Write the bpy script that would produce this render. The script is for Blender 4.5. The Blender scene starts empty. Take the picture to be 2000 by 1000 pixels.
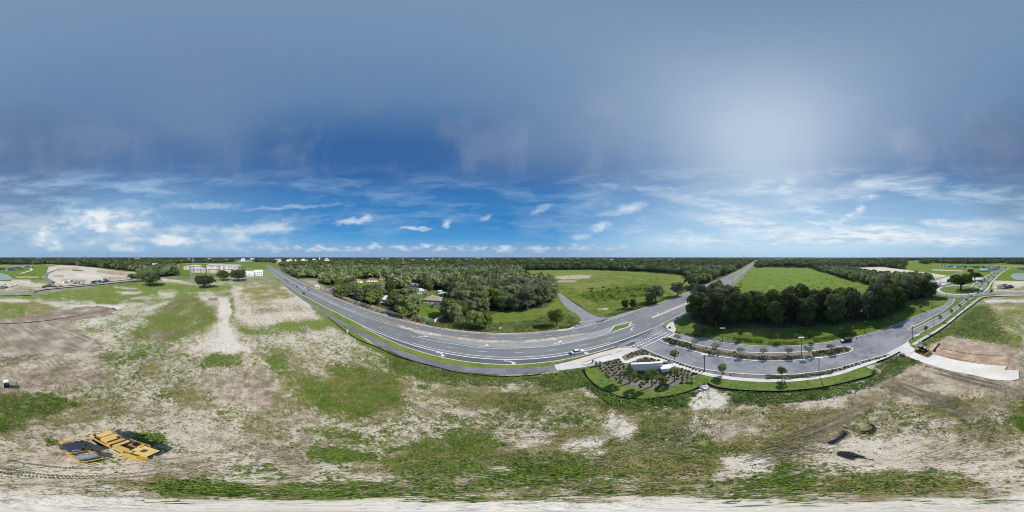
import bpy, math, random
import numpy as np
rad = math.radians
random.seed(11); RNG = np.random.default_rng(7)
SC = bpy.context.scene
COL = SC.collection

# ------------------------------------------------------------------ camera
EYE = 38.0                      # drone height above the ground, metres
cam = bpy.data.cameras.new("camera"); cam_o = bpy.data.objects.new("camera", cam); COL.objects.link(cam_o)
cam_o.location = (0, 0, EYE); cam_o.rotation_euler = (rad(90), 0, 0)
cam.type = 'PANO'; cam.clip_start = 0.1; cam.clip_end = 30000
try: cam.panorama_type = 'EQUIRECTANGULAR'
except Exception: pass
try: cam.cycles.panorama_type = 'EQUIRECTANGULAR'
except Exception: pass
SC.camera = cam_o

# ------------------------------------------------------------------ exposure
SC.render.engine = 'CYCLES'
SC.view_settings.view_transform = 'Standard'; SC.view_settings.look = 'None'
SC.view_settings.exposure = -0.2; SC.view_settings.gamma = 1.0; SC.view_settings.use_curve_mapping = False
SC.cycles.max_bounces = 5; SC.cycles.diffuse_bounces = 2; SC.cycles.glossy_bounces = 2
SC.cycles.transparent_max_bounces = 6; SC.cycles.volume_bounces = 0
SC.cycles.use_denoising = True; SC.cycles.filter_width = 1.0
SC.cycles.sample_clamp_indirect = 4

SUN_AZ, SUN_EL = 98.0, 45.0     # clockwise from +Y, elevation

class NT:
    """small helper to write node trees as expressions"""
    def __init__(s, nt): s.nt = nt; s.L = nt.links
    def new(s, t, **k):
        n = s.nt.nodes.new(t)
        for a, b in k.items(): setattr(n, a, b)
        return n
    def put(s, sock, v):
        if v is None: return
        if hasattr(v, 'is_linked') or isinstance(v, bpy.types.NodeSocket): s.L.new(v, sock)
        else: sock.default_value = v
    def m(s, op, a, b=None, c=None, clamp=False):
        n = s.new('ShaderNodeMath', operation=op, use_clamp=clamp)
        for i, v in enumerate((a, b, c)): s.put(n.inputs[i], v)
        return n.outputs[0]
    def add(s, a, b): return s.m('ADD', a, b)
    def sub(s, a, b): return s.m('SUBTRACT', a, b)
    def mul(s, a, b): return s.m('MULTIPLY', a, b)
    def mx(s, a, b): return s.m('MAXIMUM', a, b)
    def rng(s, v, a, b, c=0.0, d=1.0, smooth=True):
        n = s.new('ShaderNodeMapRange', interpolation_type='SMOOTHSTEP' if smooth else 'LINEAR')
        n.clamp = True
        for i, x in enumerate((v, a, b, c, d)): s.put(n.inputs[i], x)
        return n.outputs[0]
    def noise(s, vec, scale, detail=4.0, rough=0.55, dist=0.0):
        n = s.new('ShaderNodeTexNoise'); s.put(n.inputs['Vector'], vec)
        n.inputs['Scale'].default_value = scale; n.inputs['Detail'].default_value = detail
        n.inputs['Roughness'].default_value = rough; n.inputs['Distortion'].default_value = dist
        return n.outputs[0]
    def vec(s, x, y, z):
        n = s.new('ShaderNodeCombineXYZ')
        for i, v in enumerate((x, y, z)): s.put(n.inputs[i], v)
        return n.outputs[0]
    def xyz(s, v):
        n = s.new('ShaderNodeSeparateXYZ'); s.put(n.inputs[0], v); return n.outputs
    def vm(s, op, a, b=None):
        n = s.new('ShaderNodeVectorMath', operation=op); s.put(n.inputs[0], a); s.put(n.inputs[1], b)
        return n.outputs['Value'] if op in ('LENGTH', 'DOT_PRODUCT', 'DISTANCE') else n.outputs[0]
    def mapping(s, v, loc=(0, 0, 0), rot=(0, 0, 0), sc=(1, 1, 1), kind='TEXTURE'):
        n = s.new('ShaderNodeMapping', vector_type=kind); s.put(n.inputs[0], v)
        n.inputs[1].default_value = loc; n.inputs[2].default_value = rot; n.inputs[3].default_value = sc
        return n.outputs[0]
    def mix(s, f, a, b, blend='MIX'):
        n = s.new('ShaderNodeMix', data_type='RGBA', blend_type=blend); n.clamp_factor = True
        s.put(n.inputs[0], f)
        for i, v in ((6, a), (7, b)):
            if isinstance(v, tuple) and len(v) == 3: v = (*v, 1)
            s.put(n.inputs[i], v)
        return n.outputs[2]
    def ramp(s, f, stops):
        n = s.new('ShaderNodeValToRGB'); s.put(n.inputs[0], f); e = n.color_ramp.elements
        while len(e) < len(stops): e.new(0.5)
        for q, (p, c) in zip(e, stops): q.position = p; q.color = (*c, 1)
        return n.outputs[0]

def lin(r, g, b):
    f = lambda c: c / 12.92 if c <= .04045 else ((c + .055) / 1.055) ** 2.4
    return (f(r / 255), f(g / 255), f(b / 255))

# ------------------------------------------------------------------ world: sky with cirrus veil and cumulus
SKY_STRENGTH = 0.1
def build_world():
    w = bpy.data.worlds.new("World"); SC.world = w; w.use_nodes = True
    n = NT(w.node_tree); bg = w.node_tree.nodes['Background']
    bg.inputs[1].default_value = SKY_STRENGTH
    sky = n.new('ShaderNodeTexSky', sky_type='NISHITA', sun_disc=False)
    sky.sun_elevation = rad(SUN_EL); sky.sun_rotation = rad(SUN_AZ); sky.altitude = 40; sky.ozone_density = 3.0; sky.dust_density = 0.6
    d = n.new('ShaderNodeTexCoord').outputs['Generated']
    X, Y, Z = n.xyz(d)
    el = n.mul(n.m('ARCSINE', Z), 57.29578)                 # degrees above the horizon
    az = n.mul(n.m('ARCTAN2', X, Y), 57.29578)              # bearing, clockwise from +Y
    k = 1.149 / SKY_STRENGTH
    C = lambda r, g, b: tuple(v * k for v in lin(r, g, b))
    # clear air: deep blue between horizon pallor and zenith
    base = n.ramp(n.m('DIVIDE', el, 90.0), [(0.0, lin(136, 176, 214)), (0.035, lin(112, 168, 216)), (0.075, lin(56, 148, 212)),
        (0.12, lin(40, 132, 200)), (0.22, lin(48, 122, 188)), (0.32, lin(46, 102, 166)), (0.45, lin(48, 100, 160)),
        (0.62, lin(98, 135, 177)), (0.85, lin(116, 147, 183))])
    base = n.vm('SCALE', base); base.node.inputs['Scale'].default_value = k
    base = n.mix(0.12, base, sky.outputs[0])
    # scattering glow round the sun and a paler sunward horizon
    s = (math.sin(rad(87)) * math.cos(rad(37)), math.cos(rad(87)) * math.cos(rad(37)), math.sin(rad(37)))
    mu = n.mx(n.vm('DOT_PRODUCT', d, s), 0.0)
    base = n.mix(n.mul(n.m('POWER', mu, 3.0), 0.34), base, C(168, 196, 222))
    base = n.mix(n.mul(n.m('POWER', mu, 13.0), 0.55), base, C(210, 229, 241))
    h = n.mx(n.vm('DOT_PRODUCT', n.vec(X, Y, 0.0), (0.96, -0.28, 0.0)), 0.0)
    low = n.rng(el, 33.0, 0.0)
    base = n.mix(n.mul(n.mul(n.m('POWER', h, 0.7), low), 0.95), base, C(188, 221, 243))
    # pale humid air low in the south-west
    h2 = n.mx(n.vm('DOT_PRODUCT', n.vec(X, Y, 0.0), (-0.40, -0.92, 0.0)), 0.0)
    base = n.mix(n.mul(n.mul(n.m('POWER', h2, 1.2), n.rng(el, 38.0, 8.0)), 0.85), base, C(150, 187, 216))
    # cirrostratus veil, thin over the north-west
    soft = n.noise(d, 1.6, 3, 0.5)
    h3 = n.vm('DOT_PRODUCT', d, (-0.62, 0.52, 0.58))
    veil = n.mul(n.rng(el, 20.0, 44.0), n.mul(n.rng(h3, 0.99, 0.72, 0.12, 1.0), n.rng(soft, 0.25, 0.66, 0.45, 0.95)))
    base = n.mix(n.mul(veil, 0.85), base, n.mix(n.m('POWER', mu, 5.0), C(112, 138, 172), C(190, 208, 226)))
    # grey smoky stretch high in the south
    h4 = n.vm('DOT_PRODUCT', d, (-0.10, -0.86, 0.50))
    base = n.mix(n.mul(n.rng(h4, 0.86, 1.0), 0.5), base, C(104, 122, 150))
    sm = n.noise(n.vec(n.mul(az, 0.045), n.mul(el, 0.06), 12.0), 1.0, 4, 0.55)
    base = n.mix(n.mul(n.mul(n.rng(sm, 0.5, 0.72), n.mul(n.rng(el, 24.0, 34.0), n.rng(el, 66.0, 40.0))), 0.45), base, n.mix(n.m('POWER', mu, 3.0), C(122, 140, 172), C(190, 204, 222)))
    # high fibrous cirrus streaks, drawn along the bearing
    P = n.vec(n.mul(az, 0.035), n.mul(el, 0.16), 0.0)
    warp = n.noise(P, 0.8, 3, 0.6)
    P2 = n.vm('ADD', P, n.vec(n.mul(warp, 1.2), n.mul(warp, 1.0), 0.0))
    c1 = n.noise(P2, 1.4, 7, 0.62)
    c2 = n.noise(n.vm('ADD', P2, (7.3, 3.1, 0.0)), 0.55, 4, 0.5)
    band = n.mul(n.rng(el, 3.0, 9.0), n.rng(el, 34.0, 22.0))
    cir = n.mul(n.mul(n.rng(c1, 0.38, 0.70), n.rng(c2, 0.36, 0.56)), band)
    amt = n.add(n.mul(n.mx(h, n.mul(h2, 0.75)), 0.80), 0.42)
    base = n.mix(n.mul(cir, amt), base, n.mix(h, C(164, 194, 226), C(222, 237, 247)))
    # fall streaks hanging higher up
    PV = n.vec(n.mul(az, 0.11), n.mul(el, 0.022), 0.4)
    fs = n.noise(PV, 1.0, 4, 0.55)
    fall = n.mul(n.rng(fs, 0.50, 0.74), n.mul(n.rng(el, 27.0, 30.0), n.rng(el, 52.0, 31.0)))
    base = n.mix(n.mul(fall, 0.22), base, n.mix(n.m('POWER', mu, 4.0), C(140, 156, 186), C(205, 218, 232)))
    # ---- separate clouds.  each: bearing, elevation, half width, half height (deg), tilt, edge roughness, opacity, whiteness
    Q = n.vec(az, el, 0.0)
    f1 = n.noise(n.vec(n.mul(az, 0.30), n.mul(el, 0.55), 2.0), 1.0, 6, 0.6)
    f3 = n.noise(n.vec(n.mul(az, 0.13), n.mul(el, 0.30), 2.5), 1.0, 5, 0.52)
    f2 = n.noise(n.vec(n.mul(az, 0.13), n.mul(el, 0.62), 5.0), 1.0, 6, 0.62)
    w1 = n.noise(n.vec(n.mul(az, 0.20), n.mul(el, 0.30), 9.0), 1.0, 3, 0.5)
    w2 = n.noise(n.vec(n.mul(az, 0.20), n.mul(el, 0.30), 19.0), 1.0, 3, 0.5)
    Q = n.vm('ADD', Q, n.vec(n.mul(n.sub(w1, 0.5), 5.0), n.mul(n.sub(w2, 0.5), 3.0), 0.0))
    def px(x, y): return (x - 1000) * .18, (500 - y) * .18
    def blobs(lst, nz, gain, soft_a=1.15, soft_b=0.25):
        out = None
        for (x, y, wx, wy, tilt, op) in lst:
            a, e = px(x, y)
            v = n.mapping(Q, (a, e, 0), (0, 0, rad(tilt)), (wx * .18, wy * .18, 1))
            L = n.add(n.vm('LENGTH', v), n.mul(n.sub(nz, 0.5), gain))
            q = n.rng(L, soft_a, soft_b, 0.0, op)
            out = q if out is None else n.mx(out, q)
        return out
    anvil = blobs([(200, 432, 115, 26, 0, 1), (150, 446, 70, 14, 6, .75), (108, 462, 42, 28, 0, 1), (130, 478, 75, 16, 0, .7), (180, 460, 90, 26, 0, .35), (250, 448, 80, 14, -8, .55),
                   (330, 470, 90, 18, 0, .85), (240, 482, 55, 12, 0, .8), (480, 452, 150, 20, 9, .6), (390, 462, 160, 24, 0, .45), (430, 475, 150, 14, 0, .4), (60, 440, 90, 40, 0, .3)], f3, 1.15)
    base = n.mix(anvil, base, n.mix(n.rng(f3, 0.62, 0.36), C(170, 199, 224), C(236, 242, 245)))
    wisps = blobs([(690, 432, 44, 7, 6, .75), (715, 427, 16, 8, 0, .7), (805, 446, 34, 5, 0, .7), (826, 446, 12, 6, 0, .7), (876, 437, 9, 13, -30, .75),
                   (950, 425, 16, 7, 25, .45), (1232, 406, 36, 11, 15, .8), (1205, 416, 50, 7, 5, .5), (1172, 444, 26, 10, 20, .75), (1135, 463, 22, 9, 0, .5),
                   (1680, 410, 12, 14, 0, .85), (1660, 424, 34, 9, 18, .85), (1643, 434, 9, 12, 0, .7), (1700, 384, 20, 6, 0, .7), (1822, 434, 32, 9, 0, .8),
                   (1512, 475, 24, 8, 0, .85), (1455, 479, 28, 6, 0, .7), (1335, 452, 20, 7, 0, .5), (560, 405, 120, 5, 3, .35), (400, 402, 90, 8, 0, .4), (1055, 410, 30, 9, 25, .4)], f1, 1.9)
    base = n.mix(wisps, base, n.mix(n.rng(f1, 0.38, 0.62), C(178, 203, 230), C(226, 236, 245)))
    sheet = blobs([(1740, 462, 190, 22, 0, .9), (1850, 470, 130, 16, 0, .75), (1620, 470, 120, 16, 0, .6), (1720, 446, 60, 12, 0, .8), (1480, 440, 190, 20, -8, .65), (1560, 462, 120, 16, 0, .6), (1360, 470, 130, 18, 0, .5), (1400, 400, 160, 16, -10, .45), (1620, 380, 140, 18, 8, .4), (1920, 445, 120, 22, 0, .5)], f2, 1.5)
    base = n.mix(sheet, base, n.mix(n.rng(f2, 0.36, 0.62), C(186, 208, 230), C(240, 246, 250)))
    # low cumulus row along the horizon
    cum = n.noise(n.vec(n.mul(az, 0.17), n.mul(el, 0.34), 31.0), 1.0, 7, 0.62)
    size = n.noise(n.vec(n.mul(az, 0.09), 3.0, 0.0), 1.0, 2, 0.5)
    top = n.add(n.mul(size, 5.5), 0.6)
    cm = n.mul(n.rng(cum, 0.36, 0.60), n.mul(n.rng(el, 0.3, 1.6), n.rng(n.add(n.sub(el, top), n.mul(n.sub(cum, 0.5), -7.0)), 0.7, -0.9)))
    where = n.rng(n.vm('DOT_PRODUCT', n.vec(X, Y, 0.0), (-0.42, 0.9, 0.0)), 0.1, 0.75, 0.10, 0.92)
    shade = n.rng(n.add(n.sub(el, n.mul(top, 0.75)), n.mul(n.sub(cum, 0.5), 8.0)), -1.4, 1.2)
    base = n.mix(n.mul(cm, where), base, n.mix(shade, C(140, 168, 206), C(206, 218, 234)))
    # horizon murk
    base = n.mix(n.rng(el, 2.2, 0.0, 0.0, 0.55), base, n.mix(h, C(132, 172, 212), C(178, 210, 232)))
    n.L.new(base, bg.inputs[0])
    w.cycles.sampling_method = 'MANUAL'; w.cycles.sample_map_resolution = 512
build_world()

sun = bpy.data.lights.new("sun", 'SUN'); sun_o = bpy.data.objects.new("sun", sun); COL.objects.link(sun_o)
sun.energy = 5.0; sun.angle = rad(0.53); sun.color = (1.0, 0.945, 0.87)
sun_o.rotation_euler = (rad(90 - SUN_EL), 0, rad(180 - SUN_AZ)); sun_o.location = (60, -20, 90)

# ------------------------------------------------------------------ ground geometry: flat site, falling away gently beyond 800 m
R0, RC = 800.0, 430000.0
def gz(r): return -(max(0.0, r - R0) ** 2) / (2 * RC)
def W(x, y):
    """survey helper: ground point seen at bearing/depression (given in 1/2000 of a turn)"""
    a = rad((x - 1000) * .18); t = math.tan(rad((y - 500) * .18))
    r = EYE / t
    if r > R0:
        r = 3000.0
        for _ in range(40): r = (EYE - gz(r)) / t if False else r + ((EYE - gz(r)) / r - t) * r / t * 0.5
        r = min(r, 6500.0)
    return (r * math.sin(a), r * math.cos(a))
def P3(x, y, z=0.0):
    p = W(x, y); return (p[0], p[1], gz(math.hypot(*p)) + z)

def smooth(pts, k=4):
    """Catmull-Rom through the points"""
    pts = [np.array(p, float) for p in pts]
    if len(pts) < 3: return [tuple(p) for p in pts]
    out = []
    for i in range(len(pts) - 1):
        p0 = pts[max(i - 1, 0)]; p1 = pts[i]; p2 = pts[i + 1]; p3 = pts[min(i + 2, len(pts) - 1)]
        for j in range(k):
            t = j / k
            out.append(tuple(.5 * ((2 * p1) + (-p0 + p2) * t + (2 * p0 - 5 * p1 + 4 * p2 - p3) * t * t + (-p0 + 3 * p1 - 3 * p2 + p3) * t ** 3)))
    out.append(tuple(pts[-1])); return out
def trace(px, k=3): return smooth([W(*p) for p in px], k)
def offset(pts, d):
    """polyline moved d metres to its left"""
    out = []
    for i, p in enumerate(pts):
        a = pts[max(i - 1, 0)]; b = pts[min(i + 1, len(pts) - 1)]
        dx, dy = b[0] - a[0], b[1] - a[1]; L = math.hypot(dx, dy) or 1
        out.append((p[0] - dy / L * d, p[1] + dx / L * d))
    return out
def plen(pts): return sum(math.dist(pts[i][:2], pts[i + 1][:2]) for i in range(len(pts) - 1))
def along(pts, s):
    """point and heading at distance s along a polyline"""
    for i in range(len(pts) - 1):
        L = math.dist(pts[i], pts[i + 1])
        if s <= L or i == len(pts) - 2:
            t = s / L if L else 0
            return (pts[i][0] + (pts[i + 1][0] - pts[i][0]) * t, pts[i][1] + (pts[i + 1][1] - pts[i][1]) * t,
                    math.atan2(pts[i + 1][1] - pts[i][1], pts[i + 1][0] - pts[i][0]))
        s -= L

class MB:
    """collects shapes; build() links them as one mesh object"""
    def __init__(s): s.v = []; s.f = []; s.mi = []; s.k = 0
    def raw(s, v, f):
        b = len(s.v); s.v += [tuple(p) for p in v]; s.f += [tuple(i + b for i in q) for q in f]; s.mi += [s.k] * len(f); return s
    def box(s, c, d, rz=0, rx=0, ry=0, taper=1.0):
        x, y, z = d[0] / 2, d[1] / 2, d[2] / 2; V = []
        for sz in (-1, 1):
            k = taper if sz > 0 else 1
            for sx, sy in ((-1, -1), (1, -1), (1, 1), (-1, 1)):
                V.append(rotp((sx * x * k, sy * y * k, sz * z), rx, ry, rz, c))
        return s.raw(V, [(0, 3, 2, 1), (4, 5, 6, 7), (0, 1, 5, 4), (1, 2, 6, 5), (2, 3, 7, 6), (3, 0, 4, 7)])
    def cyl(s, a, b, r, r2=None, n=8, caps=True):
        a = np.array(a, float); b = np.array(b, float); r2 = r if r2 is None else r2
        d = b - a; L = np.linalg.norm(d); d /= L or 1
        u = np.cross(d, (0, 0, 1) if abs(d[2]) < .9 else (1, 0, 0)); u /= np.linalg.norm(u); w = np.cross(d, u)
        V = []
        for c, q in ((a, r), (b, r2)):
            for i in range(n):
                t = 2 * math.pi * i / n; V.append(c + (u * math.cos(t) + w * math.sin(t)) * q)
        F = [(i, (i + 1) % n, n + (i + 1) % n, n + i) for i in range(n)]
        if caps: F += [tuple(range(n - 1, -1, -1)), tuple(range(n, 2 * n))]
        return s.raw(V, F)
    def tube(s, pts, r, n=6):
        rr = r if isinstance(r, (list, tuple)) else [r] * len(pts)
        P = [np.array(p, float) for p in pts]; V = []
        for i, p in enumerate(P):
            d = P[min(i + 1, len(P) - 1)] - P[max(i - 1, 0)]; d /= np.linalg.norm(d) or 1
            u = np.cross(d, (0, 0, 1) if abs(d[2]) < .9 else (1, 0, 0)); u /= np.linalg.norm(u); w = np.cross(d, u)
            for j in range(n):
                t = 2 * math.pi * j / n; V.append(p + (u * math.cos(t) + w * math.sin(t)) * rr[i])
        F = [(i * n + j, i * n + (j + 1) % n, (i + 1) * n + (j + 1) % n, (i + 1) * n + j) for i in range(len(P) - 1) for j in range(n)]
        F += [tuple(range(n - 1, -1, -1)), tuple((len(P) - 1) * n + j for j in range(n))]
        return s.raw(V, F)
    def prism(s, poly, z0, z1):
        """vertical extrusion of a ground outline"""
        n = len(poly)
        if sum(poly[i][0] * poly[(i + 1) % n][1] - poly[(i + 1) % n][0] * poly[i][1] for i in range(n)) < 0: poly = poly[::-1]
        V = [(p[0], p[1], z0) for p in poly] + [(p[0], p[1], z1) for p in poly]
        return s.raw(V, [tuple(range(n - 1, -1, -1)), tuple(range(n, 2 * n))] + [(i, (i + 1) % n, n + (i + 1) % n, n + i) for i in range(n)])
    def side(s, prof, w, c=(0, 0, 0), rz=0):
        """profile in x-z extruded across y by w, centred"""
        n = len(prof)
        if sum(prof[i][0] * prof[(i + 1) % n][1] - prof[(i + 1) % n][0] * prof[i][1] for i in range(n)) < 0: prof = prof[::-1]
        V = [rotp((p[0], -w / 2, p[1]), 0, 0, rz, c) for p in prof] + [rotp((p[0], w / 2, p[1]), 0, 0, rz, c) for p in prof]
        return s.raw(V, [tuple(range(n)), tuple(range(2 * n - 1, n - 1, -1))] + [((i + 1) % n, i, n + i, n + (i + 1) % n) for i in range(n)])
    def sheet(s, poly, z):
        n = len(poly)
        if sum(poly[i][0] * poly[(i + 1) % n][1] - poly[(i + 1) % n][0] * poly[i][1] for i in range(n)) < 0: poly = poly[::-1]
        return s.raw([(p[0], p[1], z + gz(math.hypot(p[0], p[1]))) for p in poly], [tuple(range(n))])
    def strip(s, A, B, z):
        """sheet between two polylines of equal length"""
        V = []
        for a, b in zip(A, B):
            V += [(a[0], a[1], z + gz(math.hypot(a[0], a[1]))), (b[0], b[1], z + gz(math.hypot(b[0], b[1])))]
        F = []
        for i in range(len(A) - 1):
            q = (2 * i, 2 * i + 1, 2 * i + 3, 2 * i + 2)
            a, b, c = (V[q[0]], V[q[1]], V[q[2]])
            F.append(q if (b[0] - a[0]) * (c[1] - a[1]) - (b[1] - a[1]) * (c[0] - a[0]) > 0 else q[::-1])
        return s.raw(V, F)
    def ribbon(s, pts, w, z): return s.strip(offset(pts, w / 2), offset(pts, -w / 2), z)
    def kerb(s, pts, w=.3, h=.15, z=0.0, closed=False):
        if closed: pts = list(pts) + [pts[0], pts[1]]
        A = offset(pts, w / 2); B = offset(pts, -w / 2); V = []
        for a, b in zip(A, B):
            g = gz(math.hypot(a[0], a[1])) + z
            V += [(a[0], a[1], g - .1), (a[0], a[1], g + h), (b[0], b[1], g + h), (b[0], b[1], g - .1)]
        if closed:
            for j in range(4):
                V[j] = V[(len(A) - 2) * 4 + j]
            V = V[:-4]; A = A[:-1]
        F = []
        for i in range(len(A) - 1):
            for j in range(3): F.append((4 * i + j, 4 * i + 4 + j, 4 * i + 5 + j, 4 * i + 1 + j))
        return s.raw(V, F)
    def build(s, name, mats, parent=None, loc=None, smooth=False):
        me = bpy.data.meshes.new(name); me.from_pydata(s.v, [], s.f)
        if not isinstance(mats, (list, tuple)): mats = [mats]
        for m in mats: me.materials.append(m)
        if len(mats) > 1: me.polygons.foreach_set('material_index', s.mi)
        if smooth: me.polygons.foreach_set('use_smooth', [True] * len(me.polygons))
        me.update(); return link(name, me, parent, loc)

def rotp(p, rx, ry, rz, c):
    x, y, z = p
    if rx: y, z = y * math.cos(rx) - z * math.sin(rx), y * math.sin(rx) + z * math.cos(rx)
    if ry: x, z = x * math.cos(ry) + z * math.sin(ry), -x * math.sin(ry) + z * math.cos(ry)
    if rz: x, y = x * math.cos(rz) - y * math.sin(rz), x * math.sin(rz) + y * math.cos(rz)
    return (x + c[0], y + c[1], z + c[2])
def link(name, data, parent=None, loc=None):
    o = bpy.data.objects.new(name, data); COL.objects.link(o)
    if parent is not None: o.parent = parent
    if loc is not None: o.location = loc
    return o
def tag(o, label=None, cat=None, group=None, kind=None):
    for k, v in (('label', label), ('category', cat), ('group', group), ('kind', kind)):
        if v: o[k] = v
    return o
def thing(name, label, cat, loc=(0, 0, 0), rz=0, group=None):
    o = link(name, None); o.empty_display_size = .5; o.location = loc; o.rotation_euler = (0, 0, rz)
    return tag(o, label, cat, group)
KIDS = {}
def copy_tree(o, parent=None):
    c = o.copy(); COL.objects.link(c); c.parent = parent
    for ch in o.children: copy_tree(ch, c)
    return c
def structure(o): o['kind'] = 'structure'; return o
def stuff(o): o['kind'] = 'stuff'; return o

# ------------------------------------------------------------------ materials
MATS = {}
def mat(name, col, rough=.85, var=.18, scale=.8, bump=0.0, metal=0.0, rnd=0.0, spec=.3, col2=None, detail=5, bscale=None, trans=0.0):
    """procedural material: colour broken up by two noises, optional per-object shift"""
    if name in MATS: return MATS[name]
    m = bpy.data.materials.new(name); m.use_nodes = True; n = NT(m.node_tree)
    b = m.node_tree.nodes['Principled BSDF']
    co = n.new('ShaderNodeTexCoord').outputs['Object'] if metal == -1 else n.new('ShaderNodeNewGeometry').outputs['Position']
    a = n.noise(co, scale, detail, .6); q = n.noise(co, scale * 9.7, 3, .6)
    f = n.add(n.mul(n.sub(a, .5), 1.5), n.mul(n.sub(q, .5), .8))
    hi = tuple(min(1, c * (1 + var * 1.6)) for c in col); lo = tuple(c * (1 - var * 1.6) for c in col)
    c = n.mix(n.rng(f, -.45, .45), lo, hi)
    if col2: c = n.mix(n.rng(n.noise(co, scale * .23, 4, .6), .42, .62), c, col2)
    if rnd:
        oi = n.new('ShaderNodeObjectInfo').outputs['Random']
        hs = n.new('ShaderNodeHueSaturation'); n.L.new(c, hs.inputs['Color'])
        n.L.new(n.rng(oi, 0, 1, 1 - rnd, 1 + rnd, False), hs.inputs['Value'])
        n.L.new(n.rng(n.m('FRACT', n.mul(oi, 7.31)), 0, 1, .5 - rnd * .06, .5 + rnd * .06, False), hs.inputs['Hue'])
        c = hs.outputs[0]
    n.L.new(c, b.inputs['Base Color'])
    b.inputs['Roughness'].default_value = rough; b.inputs['Metallic'].default_value = max(metal, 0)
    b.inputs['Specular IOR Level'].default_value = spec
    if bump:
        bn = n.new('ShaderNodeBump'); bn.inputs['Distance'].default_value = bump; bn.inputs['Strength'].default_value = 1
        n.L.new(n.noise(co, bscale or scale * 6, 4, .65), bn.inputs['Height']); n.L.new(bn.outputs[0], b.inputs['Normal'])
    MATS[name] = m; return m

M_ROAD = mat('asphalt', (.205, .212, .22), .9, .10, .10, col2=(.24, .245, .25), detail=6)
def streak_road():
    m = M_ROAD; n = NT(m.node_tree); b = m.node_tree.nodes['Principled BSDF']; src = b.inputs['Base Color'].links[0].from_socket
    pos = n.new('ShaderNodeNewGeometry').outputs['Position']
    st = n.noise(n.mapping(pos, sc=(.012, .9, 1), kind='POINT'), 1.0, 5, .6); bl = n.noise(pos, .22, 6, .65); cr = n.noise(n.mapping(pos, sc=(.05, 1, 1), kind='POINT'), 2.2, 4, .7)
    c = n.mix(n.mul(n.rng(st, .40, .62), .5), src, (.145, .15, .158)); c = n.mix(n.mul(n.rng(bl, .55, .72), .4), c, (.25, .25, .245)); c = n.mix(n.mul(n.rng(cr, .62, .70), .5), c, (.09, .09, .095))
    n.L.new(c, b.inputs['Base Color'])
streak_road()
M_ROADPALE = mat('asphalt_pale', (.30, .31, .315), .92, .10, .15)
M_ROADDARK = mat('asphalt_dark', (.115, .118, .13), .85, .12, .2, col2=(.155, .158, .168))
M_TRAIL = mat('asphalt_trail', (.20, .20, .225), .9, .14, .3, col2=(.15, .15, .165))
M_BLVD = mat('asphalt_boulevard', (.205, .21, .232), .9, .20, .35, col2=(.275, .28, .30), detail=7)
M_CONC = mat('concrete', (.66, .645, .62), .85, .07, .4, col2=(.58, .565, .54))
M_CONCWARM = mat('concrete_fresh', (.72, .68, .62), .85, .07, .18, col2=(.62, .57, .50))
M_CONCPINK = mat('concrete_pink', (.62, .545, .50), .85, .07, .6)
M_KERB = mat('kerb_concrete', (.56, .54, .49), .85, .14, .7)
M_TANKERB = mat('weathered_kerb', (.50, .43, .35), .9, .28, .5, col2=(.36, .29, .23))
M_PAINT = mat('white_paint', (.80, .80, .79), .7, .08, 1.2)
M_WORNPAINT = mat('worn_white_paint', (.62, .62, .62), .7, .16, 2.0)
M_BRICK = mat('red_paving', (.50, .235, .205), .85, .15, 1.2)
M_LAWN = mat('sod_lawn', (.105, .165, .026), .95, .30, .9, bump=.05, bscale=9, col2=(.165, .195, .045))
M_STRIP = mat('verge_grass', (.115, .195, .026), .95, .25, .6, bump=.08, bscale=6, col2=(.19, .23, .04))
M_MULCH = mat('mulch', (.19, .162, .145), .95, .35, 1.8, bump=.06, bscale=8, col2=(.25, .205, .175))
M_TAR = mat('tar_patch', (.075, .076, .082), .8, .2, .8)
M_WATER = mat('water', (.27, .31, .31), .3, .06, .05, spec=.35)
M_LAKE = mat('lake_water', (.17, .22, .29), .2, .04, .02, spec=.5)

# ------------------------------------------------------------------ the ground sheet, with cover painted per vertex (what grows or lies there)
def vnoise(x, y, seed):
    """smooth value noise on the plane, for numpy arrays"""
    xi = np.floor(x).astype(np.int64); yi = np.floor(y).astype(np.int64); fx = x - xi; fy = y - yi
    fx = fx * fx * (3 - 2 * fx); fy = fy * fy * (3 - 2 * fy)
    def h(a, b):
        k = (a * 374761393 + b * 668265263 + seed * 1442695041) & 0xFFFFFFFF
        k = ((k ^ (k >> 13)) * 1274126177) & 0xFFFFFFFF
        return ((k ^ (k >> 16)) & 0xFFFF) / 65535.0
    return (h(xi, yi) * (1 - fx) + h(xi + 1, yi) * fx) * (1 - fy) + (h(xi, yi + 1) * (1 - fx) + h(xi + 1, yi + 1) * fx) * fy
def fbm(x, y, seed, o=4):
    s = 0; a = .5; t = 0
    for i in range(o):
        s = s + a * vnoise(x, y, seed + i); t += a; x = x * 2.03 + 17; y = y * 2.03 + 5; a *= .5
    return s / t
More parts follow.
